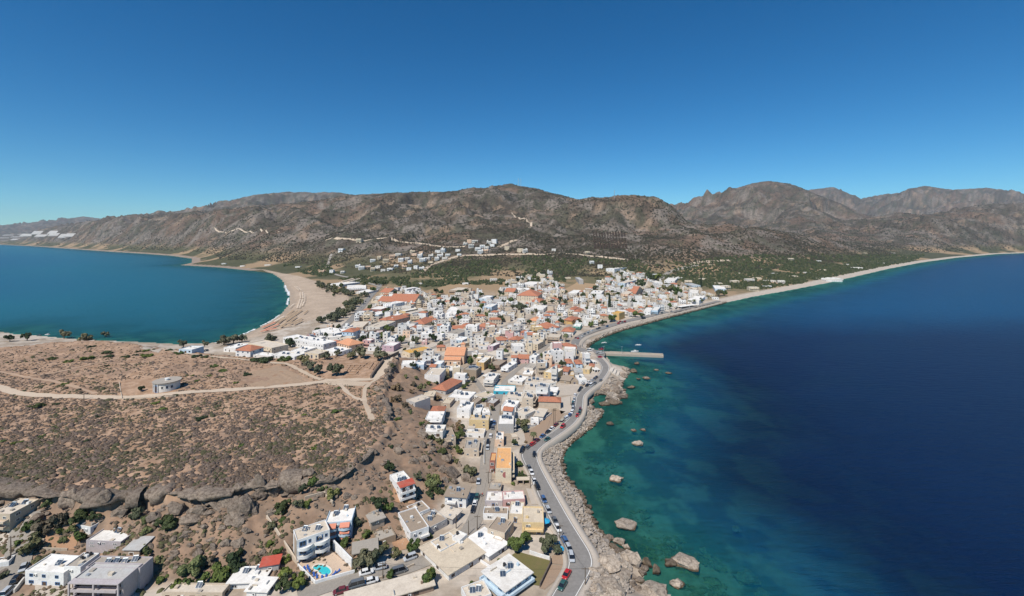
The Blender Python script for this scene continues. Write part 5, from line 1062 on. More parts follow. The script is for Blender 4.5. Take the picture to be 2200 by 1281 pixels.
# houses too far back to be picked out one by one: walls, roofs and window openings in one object
plaster('far_tile', (0.42, 0.175, 0.10), 0.3, 0.5)
SM = ['wall_white', 'wall_offwhite', 'wall_cream', 'wall_beige', 'roof_white', 'roof_beige', 'roof_concrete', 'window_glass', 'far_tile']; WI = {'white': 0, 'offwhite': 1, 'cream': 2, 'beige': 3}; RI = {'white': 4, 'beige': 5}
mb = MB()
for M4, w, d, H, wall, roof, nf, fh, fb, rv in STUFFH:
    loc = MB(); x0, x1, y0, y1 = -w/2, w/2, -d/2, d/2; wi = WI.get(wall, int(rv * 4)); ri = RI.get(roof, 6); t = .25
    if rv < .13:
        loc.box(x0, x1, y0, y1, 0, H - .3, wi); k = min(w, d) * .42
        loc.add([(x0-.4,y0-.4,H-.3),(x1+.4,y0-.4,H-.3),(x1+.4,y1+.4,H-.3),(x0-.4,y1+.4,H-.3),(x0+k,0,H+1.5),(x1-k,0,H+1.5)], [(0,1,5,4),(1,2,5),(2,3,4,5),(3,0,4)], 8)
    else:
        loc.box(x0, x1, y0, y1, 0, H, wi); loc.f.pop(); loc.m.pop(); loc.box(x0+t, x1-t, y0+t, y1-t, H-.6, H-.3, ri)
        loc.add([(x0,y0,H),(x1,y0,H),(x1,y1,H),(x0,y1,H),(x0+t,y0+t,H),(x1-t,y0+t,H),(x1-t,y1-t,H),(x0+t,y1-t,H)], [(0,1,5,4),(1,2,6,5),(2,3,7,6),(3,0,4,7)], wi)
        if rv > .5: loc.box(x0+.5, x0+3, y1-3.2, y1-.5, H-.3, H+2.0, wi)
        if rv > .7: loc.add([(.3,-.5,H-.1),(2.1,-.5,H-.1),(2.1,.7,H+.8),(.3,.7,H+.8)], [(0,1,2,3)], 7)
    n = max(2, int(w / 3))
    for k in range(nf):
        for i in range(n):
            u = x0 + (i + .5) * w / n; zc = fb + k * fh + fh * .3; loc.box(u - .5, u + .5, y0 - .05, y0 + .05, zc, zc + fh * .45, 7)
        if nf > 1 and k and rv > .4: loc.box(x0 + .5, x1 - .5, y0 - 1.2, y0, fb + k*fh - .1, fb + k*fh + .8, wi, True)
    mb.add([M4 @ Vector(v) for v in loc.v], [], 0); o_ = len(mb.v) - len(loc.v); mb.f += [tuple(i + o_ for i in f) for f in loc.f]; mb.m += loc.m
stuff(mb.build('distant_houses', SM), 'crowded white and beige houses in the far rows of town', 'houses')
# hillside villas
VP = [(690,584),(712,585),(735,585),(768,572),(776,577),(790,574),(800,580),(812,574),(822,581),(838,579),(850,572),(800,560),(815,556),(828,562),(842,553),(856,547),(862,560),(875,556),(880,565),(868,574),(878,578),(893,576),(905,577),(908,560),(918,556),(925,565),(902,552),(890,547),(905,543),(886,541),(925,550),(938,558),(945,549),(955,556),(940,541),(952,540),(962,548),(1000,524),(1012,530),(1008,520),(1020,519),(1027,535),(1036,530),(1043,540),(1032,543),(1050,522),(1058,528),(1062,520),(1046,533),(986,548),(984,538),(1089,535),(1118,540),(1128,541),(1190,537),(1262,543),(733,538),(1272,566),(1290,575),(772,518)]
for i, (px, py) in enumerate(VP):
    x, y, z = UG(px, py + 3); w = rnd.uniform(11, 17) * y / 1300; nf = rnd.choice((2, 2, 3)); h = 3.4 * nf * (y / 1350)
    house((x, y + 5, w, w * rnd.uniform(.7, .95), T(x, y + 5) + h, R(rnd.uniform(-14, 14))), rnd.choice(('white', 'white', 'white', 'white', 'offwhite', 'offwhite', 'cream', 'peach')), rnd.choice(('white', 'white', 'beige')), nf, rnd.choice(('b2', 'b2', 'b2 p', '')), name='villa', detail=False, group='villas on the hillside', seed=900 + i)
for px, py, w, nf in [(1440,612,14,2),(1498,628,16,2),(1612,606,18,2),(1628,600,16,1),(1655,606,22,1),(1640,582,10,1),(1705,596,20,1),(1820,570,16,1),(1895,567,18,1),(1760,562,14,1),(1920,545,14,1),(1700,560,16,2),(1530,572,12,1),(1790,605,34,1),(640,575,16,1),(520,573,14,1),(575,571,20,1),(480,568,14,1),(1620,625,18,2),(1460,600,14,1),(1345,606,12,1),(1860,545,14,1),(1560,622,16,2),(1545,612,14,1),(1580,610,16,2),(1480,610,14,2),(1510,602,14,1),(1410,596,12,2),(1380,590,12,1),(1650,618,14,1),(1680,610,14,2),(1735,588,14,1),(1770,582,14,1),(1665,590,12,1),(1590,590,14,1),(1220,600,12,1),(1150,602,14,1),(1060,606,14,2),(1000,612,12,1),(980,596,12,1),(900,612,14,1),(1310,588,12,1)]:
    x, y, z = UG(px, py); house((x, y + 4, w, w * .6, z + 3.4 * nf, R(rnd.uniform(-12, 12))), rnd.choice(('white', 'offwhite', 'cream')), rnd.choice(('white', 'beige')), nf, 'b2' if nf > 1 else '', name='farmhouse', detail=False, group='houses on the plain', seed=int(px))
# ------------------------------------------------------------------ rocks
def rock_mat(name, c, c2, nscale=0.9):
    m, nt, b = new_mat(name, 0.92, 0.15)
    g = nt.nodes.new('ShaderNodeNewGeometry'); n = nt.nodes.new('ShaderNodeTexNoise'); n.inputs['Scale'].default_value = nscale; n.inputs['Detail'].default_value = 8; n.inputs['Roughness'].default_value = 0.7
    v = nt.nodes.new('ShaderNodeTexVoronoi'); v.feature = 'DISTANCE_TO_EDGE'; v.inputs['Scale'].default_value = nscale * 0.7
    nt.links.new(g.outputs['Position'], n.inputs['Vector']); nt.links.new(g.outputs['Position'], v.inputs['Vector'])
    f = ramp_cols(nt, n.outputs[0], [c2, c, tuple(min(1, q * 1.2) for q in c)], [0.34, 0.52, 0.7])
    cr = ramp_cols(nt, v.outputs[0], [(0.4,) * 3, (1, 1, 1)], [0.0, 0.06])
    oi = nt.nodes.new('ShaderNodeObjectInfo'); f3 = ramp_cols(nt, oi.outputs['Random'], [(0.8, 0.79, 0.78), (1.1, 1.08, 1.05)])
    sx = nt.nodes.new('ShaderNodeSeparateXYZ'); nt.links.new(g.outputs['Position'], sx.inputs[0]); tide = ramp_cols(nt, sx.outputs[2], [(0.33, 0.27, 0.2), (1, 1, 1)], [0.30, 0.62])
    nt.links.new(mix_c(nt, 1.0, mix_c(nt, 1.0, mix_c(nt, 0.7, f, cr, 'MULTIPLY'), f3, 'MULTIPLY'), tide, 'MULTIPLY'), b.inputs['Base Color']); bump(nt, b, n.outputs[0], 1.0, 0.6)
rock_mat('rock_grey', (0.245, 0.20, 0.162), (0.115, 0.088, 0.068)); rock_mat('rock_pale', (0.42, 0.355, 0.29), (0.25, 0.20, 0.155)); rock_mat('rock_wet', (0.17, 0.135, 0.10), (0.075, 0.06, 0.045)); rock_mat('rock_rip', (0.42, 0.37, 0.32), (0.25, 0.215, 0.18), 1.3); rock_mat('rock_green', (0.62, 0.74, 0.50), (0.36, 0.46, 0.32))
def rock_mesh(seed, n=20, mat='rock_grey', sub=1, flat=0.75):
    r = random.Random(seed); bm = bmesh.new()
    for i in range(n):
        v = Vector((r.gauss(0, 1), r.gauss(0, 1), r.gauss(0, 1))).normalized() * r.uniform(.78, 1.08); bm.verts.new((v.x, v.y, v.z * flat))
    bmesh.ops.convex_hull(bm, input=bm.verts); bmesh.ops.delete(bm, geom=[v for v in bm.verts if not v.link_faces], context='VERTS')
    if sub:
        bmesh.ops.subdivide_edges(bm, edges=bm.edges[:], cuts=sub, use_grid_fill=True)
        for v in bm.verts:
            q = v.co * 1.7; k = float(fbm(np.array([q.x + q.z * .7 + seed]), np.array([q.y - q.z * .6]), seed, 3)[0]) - .5; v.co += v.normal * k * 0.62
    bm.normal_update(); me = bpy.data.meshes.new('rock'); bm.to_mesh(me); bm.free(); me.materials.append(MAT[mat]); return me
def RK(tag, lst, mat, label, group=None, name='rock', sink=0.25, sea=False, depth=0.75, dz=0.0):
    for i, t in enumerate(lst):
        x, y, hw, hh = t[:4]; s = ZT[tag][2]; px, py = zp(tag, x, y + hh * .55)
        if sea: gx, gy = U(px, py, 0); gz = 0.0
        else: gx, gy, gz = UG(px, py)
        k = gy / F / s; a, h = hw * k, hh * k
        o = ob(name, rock_mesh(int(x * 7 + y * 3), 24, t[4] if len(t) > 4 else mat, 2 if a > 2.2 else 1, 1.0), None, (gx, gy + a * depth * .35, (gz + h * (1 - 2 * sink) * .5) if dz == 0 else dz * .42 - max(h * .95, .35)), rnd.uniform(-.3, .3), (a, a * depth, max(h * (.95 if sea else 1.25), .35))); thing(o, t[5] if len(t) > 5 else label, 'rock', group)
RK('Z1', [(560,455,95,80),(860,455,120,70),(1500,540,90,42),(1690,555,85,50),(1930,490,120,52),(2045,565,155,55),(1640,635,110,32),(1980,642,135,36),(240,470,65,85),(120,395,85,42),(1000,560,80,40),(700,430,70,42),(1180,420,80,38),(1300,600,50,38),(1320,660,25,22)], 'rock_grey', 'grey limestone outcrop on the plateau cliff', 'cliff outcrops', 'cliff_rock', 0.2)
RK('Z1', [(1485,800,42,30),(1400,775,18,15),(1920,825,50,38),(1800,800,40,18),(1270,855,40,28),(1700,855,35,25),(1820,860,38,30),(1480,920,55,25),(1690,930,60,40),(1500,875,20,14),(1455,970,28,18),(1500,1040,26,14),(2040,830,70,35),(1620,850,30,20),(1740,690,40,20),(1590,700,25,18),(1900,700,45,20),(2100,720,45,22)], 'rock_grey', 'loose grey boulder on the dry slope', 'boulders on the dry slope', 'boulder', 0.3)
RK('Z2', [(330,375,62,72),(640,235,55,36),(60,520,135,70),(745,280,42,40),(830,285,42,40),(40,655,80,36),(230,330,60,75),(200,420,90,40)], 'rock_grey', 'broad overhanging grey cliff rock above the pool hotel', 'cliff outcrops', 'cliff_rock', 0.15)
RK('Z2', [(950,235,32,32),(970,430,48,24),(1040,440,42,16),(310,570,45,30),(250,915,35,28),(1420,30,60,40),(1210,45,40,22),(1550,130,50,28),(1650,100,45,30),(1190,350,25,40)], 'rock_grey', 'rounded boulder among dry scrub', 'boulders on the dry slope', 'boulder', 0.3)
RK('Z7', [(430,800,95,95),(470,1010,135,80),(680,1085,90,72),(335,960,85,62),(60,590,62,52),(200,655,52,42),(800,1120,68,62),(100,790,52,42),(230,880,60,50),(30,810,58,42),(40,430,90,70),(250,410,80,60),(330,440,60,40),(380,590,65,50),(150,560,60,40),(600,890,45,45),(380,1110,60,50),(520,1140,60,40),(160,700,50,40)], 'rock_grey', 'large tumbled boulder below the boulder villa', 'tumbled boulders', 'boulder', 0.25)
RK('Z5', [(230,680,45,70),(60,760,60,50),(150,720,55,60),(100,910,40,60),(100,1010,40,55),(290,330,50,50),(230,450,45,50),(30,1100,60,60),(140,1090,50,40),(420,1130,50,40),(220,1240,60,35),(600,1100,40,25),(330,1090,50,35)], 'rock_grey', 'dark rock outcrop along the plateau path', 'path outcrops', 'cliff_rock', 0.3)
def cliff(px, label, seed, scale=1.0):
    P = np.array(resample(smooth_line([UG(*p)[:2] for p in px], 2), .75)); d = np.gradient(P, axis=0); d /= np.linalg.norm(d, axis=1)[:, None] + 1e-9; nr = np.stack([d[:, 1], -d[:, 0]], 1)
    n = len(P); s_ = np.arange(n) * .75; prof = np.array([(-4.0, .0), (-2.2, .35), (-.4, .55), (1.2, .45), (2.3, .0), (2.9, -.9), (2.7, -1.9), (1.5, -2.5), (.3, -3.0), (-.2, -3.9), (.6, -4.8), (1.0, -6.5)]); k = len(prof)
    zt = TA(P[:, 0] - nr[:, 0] * 2.5, P[:, 1] - nr[:, 1] * 2.5); V = np.zeros((n, k, 3)); g = random.Random(seed); bi = np.zeros(n, int); t = 0; b_ = 0
    while t < n: L = g.choice((3, 4, 5, 6, 8, 10)); bi[t:t + L] = b_; b_ += 1; t += L
    big = np.array([g.choice((.12, .3, .6, .8, 1.0, 1.25, 1.5)) for _ in range(b_)])[bi] * (.55 + .6 * sstep(.3, .6, fbm(s_ / 14, s_ * 0 + seed, seed, 2))); off = np.array([g.uniform(-1.6, 1.4) for _ in range(b_)])[bi]; dz = np.array([g.uniform(-.7, .35) for _ in range(b_)])[bi]; tilt = np.array([g.uniform(-.35, .35) for _ in range(b_)])[bi] * np.array([i_ - np.nonzero(bi == bi[i_])[0].mean() for i_ in range(n)])
    for j in range(k):
        pj = np.array([g.uniform(-.5, .5) for _ in range(b_)])[bi]; w1 = fbm(s_ / 1.6 + j * 2.9, s_ * 0 + j * 1.7, seed + 11, 3) - .5; on = 0 < j
        o_ = prof[j, 0] * scale * (.55 + .45 * big) + (off + pj + w1 * 1.5) * on * scale; V[:, j, :2] = P + nr * o_[:, None]; V[:, j, 2] = zt + prof[j, 1] * big * scale + (dz * .8 + tilt * .5 + w1 * .7) * (0 < j < k - 1)
    f = [(i * k + j, (i + 1) * k + j, (i + 1) * k + j + 1, i * k + j + 1) for i in range(n - 1) for j in range(k - 1)]
    thing(ob('cliff', mesh_np('cliff', V.reshape(-1, 3), f, 4, ['rock_grey'])), label, 'cliff')
cliff([(-40,1054),(20,1052),(60,1058),(110,1066),(160,1070),(215,1082),(262,1068),(310,1062)], 'undercut limestone ledge along the western plateau rim', 3)
cliff([(320,1062),(390,1066),(440,1064),(480,1056),(530,1048),(560,1044),(610,1036),(650,1028)], 'overhanging limestone ledge with dark hollows on the plateau rim', 8, 1.25)
cliff([(655,1030),(700,1038),(745,1012),(780,985),(800,968)], 'broken limestone ledge above the pale blue hotel', 5, .8)
cliff([(395,1085),(430,1090),(480,1096),(520,1100),(545,1092)], 'lower shelf of grey rock below the plateau rim', 12, .8)
cliff([(824,928),(838,900),(830,870),(820,842),(834,806),(846,778)], 'low dark rock scarp along the eastern plateau rim', 15, .6)
# shore platform and offshore rocks
RK('Z3', [(1640,1010,135,58),(1830,985,105,70),(1745,1120,95,36),(1620,1205,115,38),(1510,1205,52,30),(1690,1258,115,42),(1760,1050,80,40),(1560,1080,90,30),(1500,1130,60,26),(1590,1140,70,28)], 'rock_pale', 'flat pale rock slab on the corner shore platform', 'pale shore slabs', 'shore_rock', 0.4, depth=.95)
RK('Z3', [(1885,1220,50,30),(1920,1092,48,28),(1955,1000,52,46,'rock_wet'),(2030,1060,52,46,'rock_wet'),(1945,1050,45,24),(1725,820,58,40,'rock_pale'),(1785,862,45,26,'rock_pale'),(1640,785,42,28),(1455,560,36,26),(1600,800,36,26),(1830,1180,36,26),(1850,1130,40,28),(1700,900,36,24),(1900,1150,45,30)], 'rock_grey', 'rounded boulder at the waterline near the corner', 'waterline boulders', 'shore_rock', 0.3)
RK('W', [(278,152,38,20,'rock_pale','pale boulder standing alone in the water below the road'),(322,370,60,22,'rock_pale','broad pale boulder offshore below the road bend'),(618,552,80,27,'rock_pale','long pale sea rock ringed by brown reef'),(568,652,42,18,'rock_pale','small pale rock off the corner platform'),(450,700,110,24,'rock_pale','pale rounded rock top at the bottom edge'),(530,550,35,16,'rock_wet','dark wet rock beside the long sea rock'),(380,160 - 180 + 30,10,6,'rock_wet','small dark skerry near shore')][:6], 'rock_pale', 'sea rock', None, 'sea_rock', 0.35, True)
RK('C2', [(890,1092,58,30,'rock_pale','pale boulder with brown reef in the middle water'),(850,980,34,12,'rock_grey','flat grey skerry, western of a close pair'),(930,975,34,11,'rock_grey','flat grey skerry, eastern of a close pair'),(1150,485,32,14,'rock_wet','brown skerry furthest off the point'),(955,528,36,14,'rock_grey','flat grey skerry south of the pier'),(875,402,30,16,'rock_wet','brown rock nearest the pier'),(640,920,34,20,'rock_wet','dark reef rock off the cove'),(885,535,26,12,'rock_wet','brown reef rock beside a flat skerry'),(1040,458,30,12,'rock_grey','submerged-looking grey skerry off the point')], 'rock_wet', 'skerry', None, 'sea_rock', 0.35, True)
RK('C2', [(780,455,50,28,'rock_pale'),(760,492,52,16,'rock_pale'),(720,585,45,22),(700,640,60,26),(740,690,60,26),(640,705,40,20),(600,755,55,18,'rock_wet'),(560,660,60,26),(510,665,36,30),(820,610,42,12,'rock_wet'),(760,510,36,20),(690,600,45,22),(620,640,40,20),(850,470,36,24,'rock_wet'),(680,740,70,18,'rock_wet'),(560,810,36,20),(490,730,26,30),(480,790,32,22)], 'rock_grey', 'jagged grey rock around the square rock pool', 'rocks of the point', 'shore_rock', 0.35)
# reef flats just under the surface
RK('W', [(905,580,60,34),(985,672,44,24),(845,360,22,18),(735,610,50,26),(600,590,120,34),(460,500,24,14),(540,445,16,10),(480,460,18,14),(375,425,18,10),(410,285,12,8),(180,65,12,8),(200,240,18,8),(160,260,24,10),(115,205,18,14)], 'rock_green', 'green submerged rock seen through clear water', 'submerged rocks', 'reef_rock', 0.5, True, .9, -1.5)
RK('C2', [(880,1110,75,22),(980,1110,60,20),(1080,1000,45,12),(980,590,42,12),(920,680,40,12),(840,660,36,12),(1430,480,36,12),(1060,590,36,10),(700,890,60,16),(660,995,22,10),(530,985,30,14),(370,1145,50,16),(530,1235,24,10),(1000,455,30,10)], 'rock_green', 'green submerged rock seen through clear water', 'submerged rocks', 'reef_rock', 0.5, True, .9, -1.2)

# riprap: the bank of quarry stone between the road and the sea
RM = [rock_mesh(500 + i, 11, 'rock_rip', 0, .8) for i in range(6)]
RMW = [rock_mesh(520 + i, 11, 'rock_wet', 0, .8) for i in range(3)]
pts = []
ptsx = rng.uniform(1150, 1360, 60000); ptsy = 775 + (1290 - 775) * rng.uniform(0, 1, 60000) ** .8
gy = F * (CH - 2.5) / (ptsy - HZ); gx = (ptsx - CX) / F * gy
sd = gs(gx, gy, 'sd'); dr, _ = poly_dist(gx, gy, [tuple(p) for p in SEAEDGE[::2]])
A_ = SEAEDGE; seaw = np.ones(len(gx), bool)
# seaward of the pavement edge: inside the strip between it and the water line
strip_poly = [tuple(p) for p in SEAEDGE] + [U(*p) for p in RIGHT[:39]][::-1]
ins = inside(gx, gy, strip_poly)
k = ins & (sd > -2.2) & (sd < 24); px_, py_ = PX(gx, gy, 2.0)
k &= ~inside(px_, py_, [(1300,777),(1335,780),(1350,800),(1340,812),(1300,812)]) 
k &= ~inside(px_, py_, [(1262,1180),(1310,1180),(1350,1200),(1400,1240),(1400,1290),(1240,1290),(1270,1230)]) | (rng.uniform(0, 1, len(gx)) < .06)
gx, gy, sd = gx[k], gy[k], sd[k]
# thin to a stone spacing
cell = set(); sel = []
for i in range(len(gx)):
    c = (int(gx[i] / 1.05), int(gy[i] / 1.05))
    if c in cell: continue
    cell.add(c); sel.append(i)
gx, gy, sd = gx[sel], gy[sel], sd[sel]
cell2 = set()
px2 = rng.uniform(1235, 1560, 26000); tt = rng.uniform(-1, 1, 26000)
cl = [(p[0], p[1]) for p in RIGHT[40:52]]
yl = np.interp(px2, [p[0] for p in cl[1:]], [p[1] for p in cl[1:]]); g2y = F * (CH - 1) / (yl + tt * 6 - HZ); g2x = (px2 - CX) / F * g2y
s2 = gs(g2x, g2y, 'sd'); k = (s2 > -2) & (s2 < np.where(px2 < 1420, 13, 8))
for a, b_, c in zip(g2x[k], g2y[k], s2[k]):
    q = (int(a / 1.6), int(b_ / 1.6))
    if q in cell2: continue
    cell2.add(q); gx = np.append(gx, a); gy = np.append(gy, b_); sd = np.append(sd, c)
size = np.clip(rng.lognormal(-.32, .38, len(gx)), .42, 1.7) * np.where(gy > 420, 1.35, 1.0)
zt = np.maximum(TA(gx, gy), -.3); app = size / gy; order = np.argsort(-app); first = set(order[:300].tolist())
V = []; Fc = []; FM = []; off = 0
RV = [(np.array([v.co[:] for v in m.vertices]), [tuple(p.vertices) for p in m.polygons]) for m in RM]
for i in range(len(gx)):
    r = size[i]; wet = sd[i] < 1.3; a = rnd.uniform(0, 6.28)
    if i in first:
        o = ob('riprap_stone', rnd.choice(RMW if wet else RM), None, (gx[i], gy[i], zt[i] + r * .25), a, (r * rnd.uniform(.8, 1.2), r, r * .8))
        thing(o, 'angular quarry stone in the bank between road and sea' if not wet else 'dark wet quarry stone along the waterline', 'stone', 'quarry stones of the sea bank' if not wet else 'wet stones of the sea bank', True)
    else:
        vv_, ff = RV[i % 6]; c, s_ = math.cos(a), math.sin(a); P = vv_ * r * np.array([1.0, rnd.uniform(.75, 1.1), .8])
        V.append(np.stack([P[:, 0]*c - P[:, 1]*s_ + gx[i], P[:, 0]*s_ + P[:, 1]*c + gy[i], P[:, 2] + zt[i] + r * .25], 1)); Fc += [tuple(q + off for q in f) for f in ff]; FM += [1 if wet else 0] * len(ff); off += len(vv_)
V = np.concatenate(V); me = bpy.data.meshes.new('riprap'); me.from_pydata(V.tolist(), [], Fc); me.materials.append(MAT['rock_rip']); me.materials.append(MAT['rock_wet']); me.polygons.foreach_set('material_index', FM); me.update()
stuff(ob('riprap_bank', me), 'bank of countless small quarry stones along the shore', 'stones')
# loose rubble on the slopes and in the shallows
def rubble(name, gx, gy, size, mat, lab, dz=.1, n0=0):
    V = []; Fc = []; off = 0; zt = TA(gx, gy) if n0 == 0 else np.minimum(TA(gx, gy), -n0 - size * .9)
    for i in range(len(gx)):
        vv_, ff = RV[i % 6]; a = rnd.uniform(0, 6.28); c, s_ = math.cos(a), math.sin(a); P = vv_ * size[i] * np.array([1.0, rnd.uniform(.7, 1.2), .7])
        V.append(np.stack([P[:, 0]*c - P[:, 1]*s_ + gx[i], P[:, 0]*s_ + P[:, 1]*c + gy[i], P[:, 2] + zt[i] + size[i] * dz], 1)); Fc += [tuple(q + off for q in f) for f in ff]; off += len(vv_)
    V = np.concatenate(V); me = bpy.data.meshes.new(name); me.from_pydata(V.tolist(), [], Fc); me.materials.append(MAT[mat]); me.update(); stuff(ob(name, me), lab, 'stones')
N = 5200; px = rng.uniform(-40, 1010, N); py = rng.uniform(880, 1240, N); yy = F * (CH - 11) / (py - HZ); xx = (px - CX) / F * yy; ff_ = gs(xx, yy, 'f')
k = (ff_ > .05) & (ff_ < .97) & ((fbm(xx / 9, yy / 9, 301, 3) > .5) | ((ff_ > .6) & (rng.uniform(0, 1, N) < .6)))
rubble('slope_rubble', xx[k], yy[k], rng.lognormal(-.95, .5, k.sum()) * (1 + .8 * (ff_[k] > .6)), 'rock_grey', 'small grey stones strewn over the slopes')
N = 4200; px = rng.uniform(-200, 850, N); py = rng.uniform(730, 1060, N); yy = F * (CH - 16) / (py - HZ); xx = (px - CX) / F * yy; ff_ = gs(xx, yy, 'f'); k = (ff_ > .97) & (fbm(xx / 12, yy / 12, 305, 3) > .48)
rubble('plateau_stones', xx[k], yy[k], rng.lognormal(-1.55, .4, k.sum()), 'rock_pale', 'small pale stones scattered over the plateau')
N = 5000; px = rng.uniform(1200, 1560, N); py = rng.uniform(770, 1281, N); yy = F * CH / (py - HZ); xx = (px - CX) / F * yy; s_ = gs(xx, yy, 'sd'); k = (s_ < -.5) & (s_ > -26) & (fbm(xx / 8, yy / 8, 307, 3) > .5)
rubble('seabed_stones', xx[k], yy[k], rng.lognormal(-.25, .45, k.sum()), 'rock_green', 'stones on the shallow sea bed', .2, .45)
# ------------------------------------------------------------------ cars
def paint(name, c, rough=0.3, metal=0.0):
    m, nt, b = new_mat(name, rough, 0.5); b.inputs['Base Color'].default_value = (*c, 1); b.inputs['Metallic'].default_value = metal; b.inputs['Coat Weight'].default_value = 0.4
CARC = {'white': (0.70, 0.70, 0.69), 'silver': (0.42, 0.44, 0.46), 'black': (0.012, 0.013, 0.016), 'grey': (0.12, 0.13, 0.14), 'red': (0.42, 0.02, 0.02), 'maroon': (0.14, 0.025, 0.03), 'blue': (0.05, 0.11, 0.24), 'green': (0.03, 0.09, 0.08), 'beige': (0.45, 0.40, 0.30)}
for k_, c in CARC.items(): paint('car_' + k_, c)
m, nt, b = new_mat('car_glass', 0.08, 0.6); b.inputs['Base Color'].default_value = (0.012, 0.015, 0.02, 1)
m, nt, b = new_mat('tyre_rubber', 0.9, 0.2); b.inputs['Base Color'].default_value = (0.015, 0.015, 0.016, 1)
m, nt, b = new_mat('lamp_clear', 0.15, 0.6); b.inputs['Base Color'].default_value = (0.7, 0.7, 0.68, 1)
m, nt, b = new_mat('lamp_red', 0.2, 0.6); b.inputs['Base Color'].default_value = (0.35, 0.02, 0.02, 1)
def loft(secs, mi=0):
    """closed skin through cross sections of equal point count (x positions along the car)"""
    n = len(secs[0]); vs = [p for s in secs for p in s]; fs = []
    for i in range(len(secs) - 1):
        for j in range(n): fs.append((i*n + j, i*n + (j+1) % n, (i+1)*n + (j+1) % n, (i+1)*n + j))
    fs += [tuple(range(n - 1, -1, -1)), tuple(range((len(secs) - 1) * n, len(secs) * n))]; return vs, fs
def body_sec(x, w, z0, z1): return [(x, -w, z0), (x, -w*1.03, (z0+z1)*.55), (x, -w*.93, z1), (x, w*.93, z1), (x, w*1.03, (z0+z1)*.55), (x, w, z0)]
def car_meshes(col, kind):
    H = {'hatch': 1.42, 'saloon': 1.38, 'suv': 1.68, 'pickup': 1.65, 'van': 1.95}[kind]; bz = .88 if kind in ('suv', 'pickup', 'van') else .78
    L = 2.1 if kind != 'van' else 2.35
    b = MB().add(*loft([body_sec(-L, .70, .38, bz*.86), body_sec(-L*.95, .83, .26, bz*.97), body_sec(-L*.5, .88, .22, bz), body_sec(.2, .88, .22, bz), body_sec(L*.48, .87, .22, bz*.98), body_sec(L*.86, .82, .25, bz*.84), body_sec(L, .68, .36, bz*.70)]))
    r0, r1 = {'hatch': (-1.55, .55), 'saloon': (-1.15, .5), 'suv': (-1.8, .6), 'pickup': (-.35, .75), 'van': (-2.15, 1.2)}[kind]
    gl = MB().add(*loft([[(r0 - .32, -.74, bz - .02), (r0, -.60, H - .07), (r0, .60, H - .07), (r0 - .32, .74, bz - .02)], [(r1 + .72, -.76, bz - .04), (r1, -.62, H - .06), (r1, .62, H - .06), (r1 + .72, .76, bz - .04)]]))
    rf = MB().add(*loft([[(r0 - .02, -.61, H - .09), (r0 + .1, -.55, H), (r0 + .1, .55, H), (r0 - .02, .61, H - .09)], [(r1 + .03, -.63, H - .09), (r1 - .12, -.56, H), (r1 - .12, .56, H), (r1 + .03, .63, H - .09)]]))
    for x in (r0 + (r1 - r0) * .5,):
        for s in (-1, 1): rf.add([(x - .05, s*.79, bz - .03), (x + .05, s*.79, bz - .03), (x + .04, s*.635, H - .06), (x - .04, s*.635, H - .06)], [(0,1,2,3) if s < 0 else (3,2,1,0)])
    if kind == 'pickup': rf.box(-2.05, -.75, -.80, -.72, bz - .02, bz + .12).box(-2.05, -.75, .72, .80, bz - .02, bz + .12)
    P = 'car_' + col; return b.mesh('body', P), gl.mesh('windows', 'car_glass'), rf.mesh('roof', P)
ME_WHEEL = MB().tube((0, -.11, 0), (0, .11, 0), .32, n=12).mesh('wheel', 'tyre_rubber'); ME_RIM = MB().tube((0, -.12, 0), (0, .12, 0), .19, n=8).mesh('rim', 'tank_metal')
ME_HL = MB().box(-.04, .04, -.16, .16, -.07, .07, 0, True).mesh('headlight', 'lamp_clear'); ME_TL = MB().box(-.04, .04, -.12, .12, -.09, .09, 0, True).mesh('tail_light', 'lamp_red')
CARM = {}
CW = {'hatch': 'hatchback', 'saloon': 'saloon car', 'suv': 'off-road car', 'pickup': 'pickup', 'van': 'van'}
RL = np.concatenate([np.c_[P[:-1], np.diff(P, axis=0)] for P in ROADLINES[:10] + [SEAROAD] if len(P) > 2])
def car(tag, x, y, col, kind=None, rz=None, where='by the seafront road', parts=True, label=None):
    px, py = zp(tag, x, y); gx, gy, gz = UG(px, py + 2)
    d = (RL[:, 0] - gx) ** 2 + (RL[:, 1] - gy) ** 2; i = int(np.argmin(d)); on = d[i] < 100
    if rz is None: rz = math.atan2(RL[i, 3], RL[i, 2])
    dr = float(poly_dist(np.array([gx]), np.array([gy]), [tuple(p) for p in SEAROAD])[0][0]); z = max(gz, 1.5) + .14
    if dr < 6.5: z = ZR + .306
    elif gy > 380 and gz < 4.3: z = 4.3
    kind = kind or rnd.choice(('hatch', 'hatch', 'saloon', 'suv'))
    if (col, kind) not in CARM: CARM[(col, kind)] = car_meshes(col, kind)
    e = empty('car' if kind not in ('van', 'pickup') else kind, (gx, gy, z), rz + (math.pi if rnd.random() < .5 else 0)); b_, g_, r_ = CARM[(col, kind)]
    bo = ob('body', b_, e); ob('windows', g_, e); ob('roof', r_, e)
    L = 2.35 if kind == 'van' else 2.1
    if parts:
        for sx in (-1.28, 1.28):
            for sy in (-.76, .76): wq = ob('wheel', ME_WHEEL, e, (sx, sy, .32)); ob('rim', ME_RIM, wq)
        for sy in (-.58, .58): ob('headlight', ME_HL, e, (L - .07, sy, .60)); ob('tail_light', ME_TL, e, (-L + .06, sy, .66))
    thing(e, label or f"{'dark green' if col == 'green' else col} {CW[kind]} {where}", 'car' if kind not in ('van', 'pickup') else kind, 'cars along the roads')
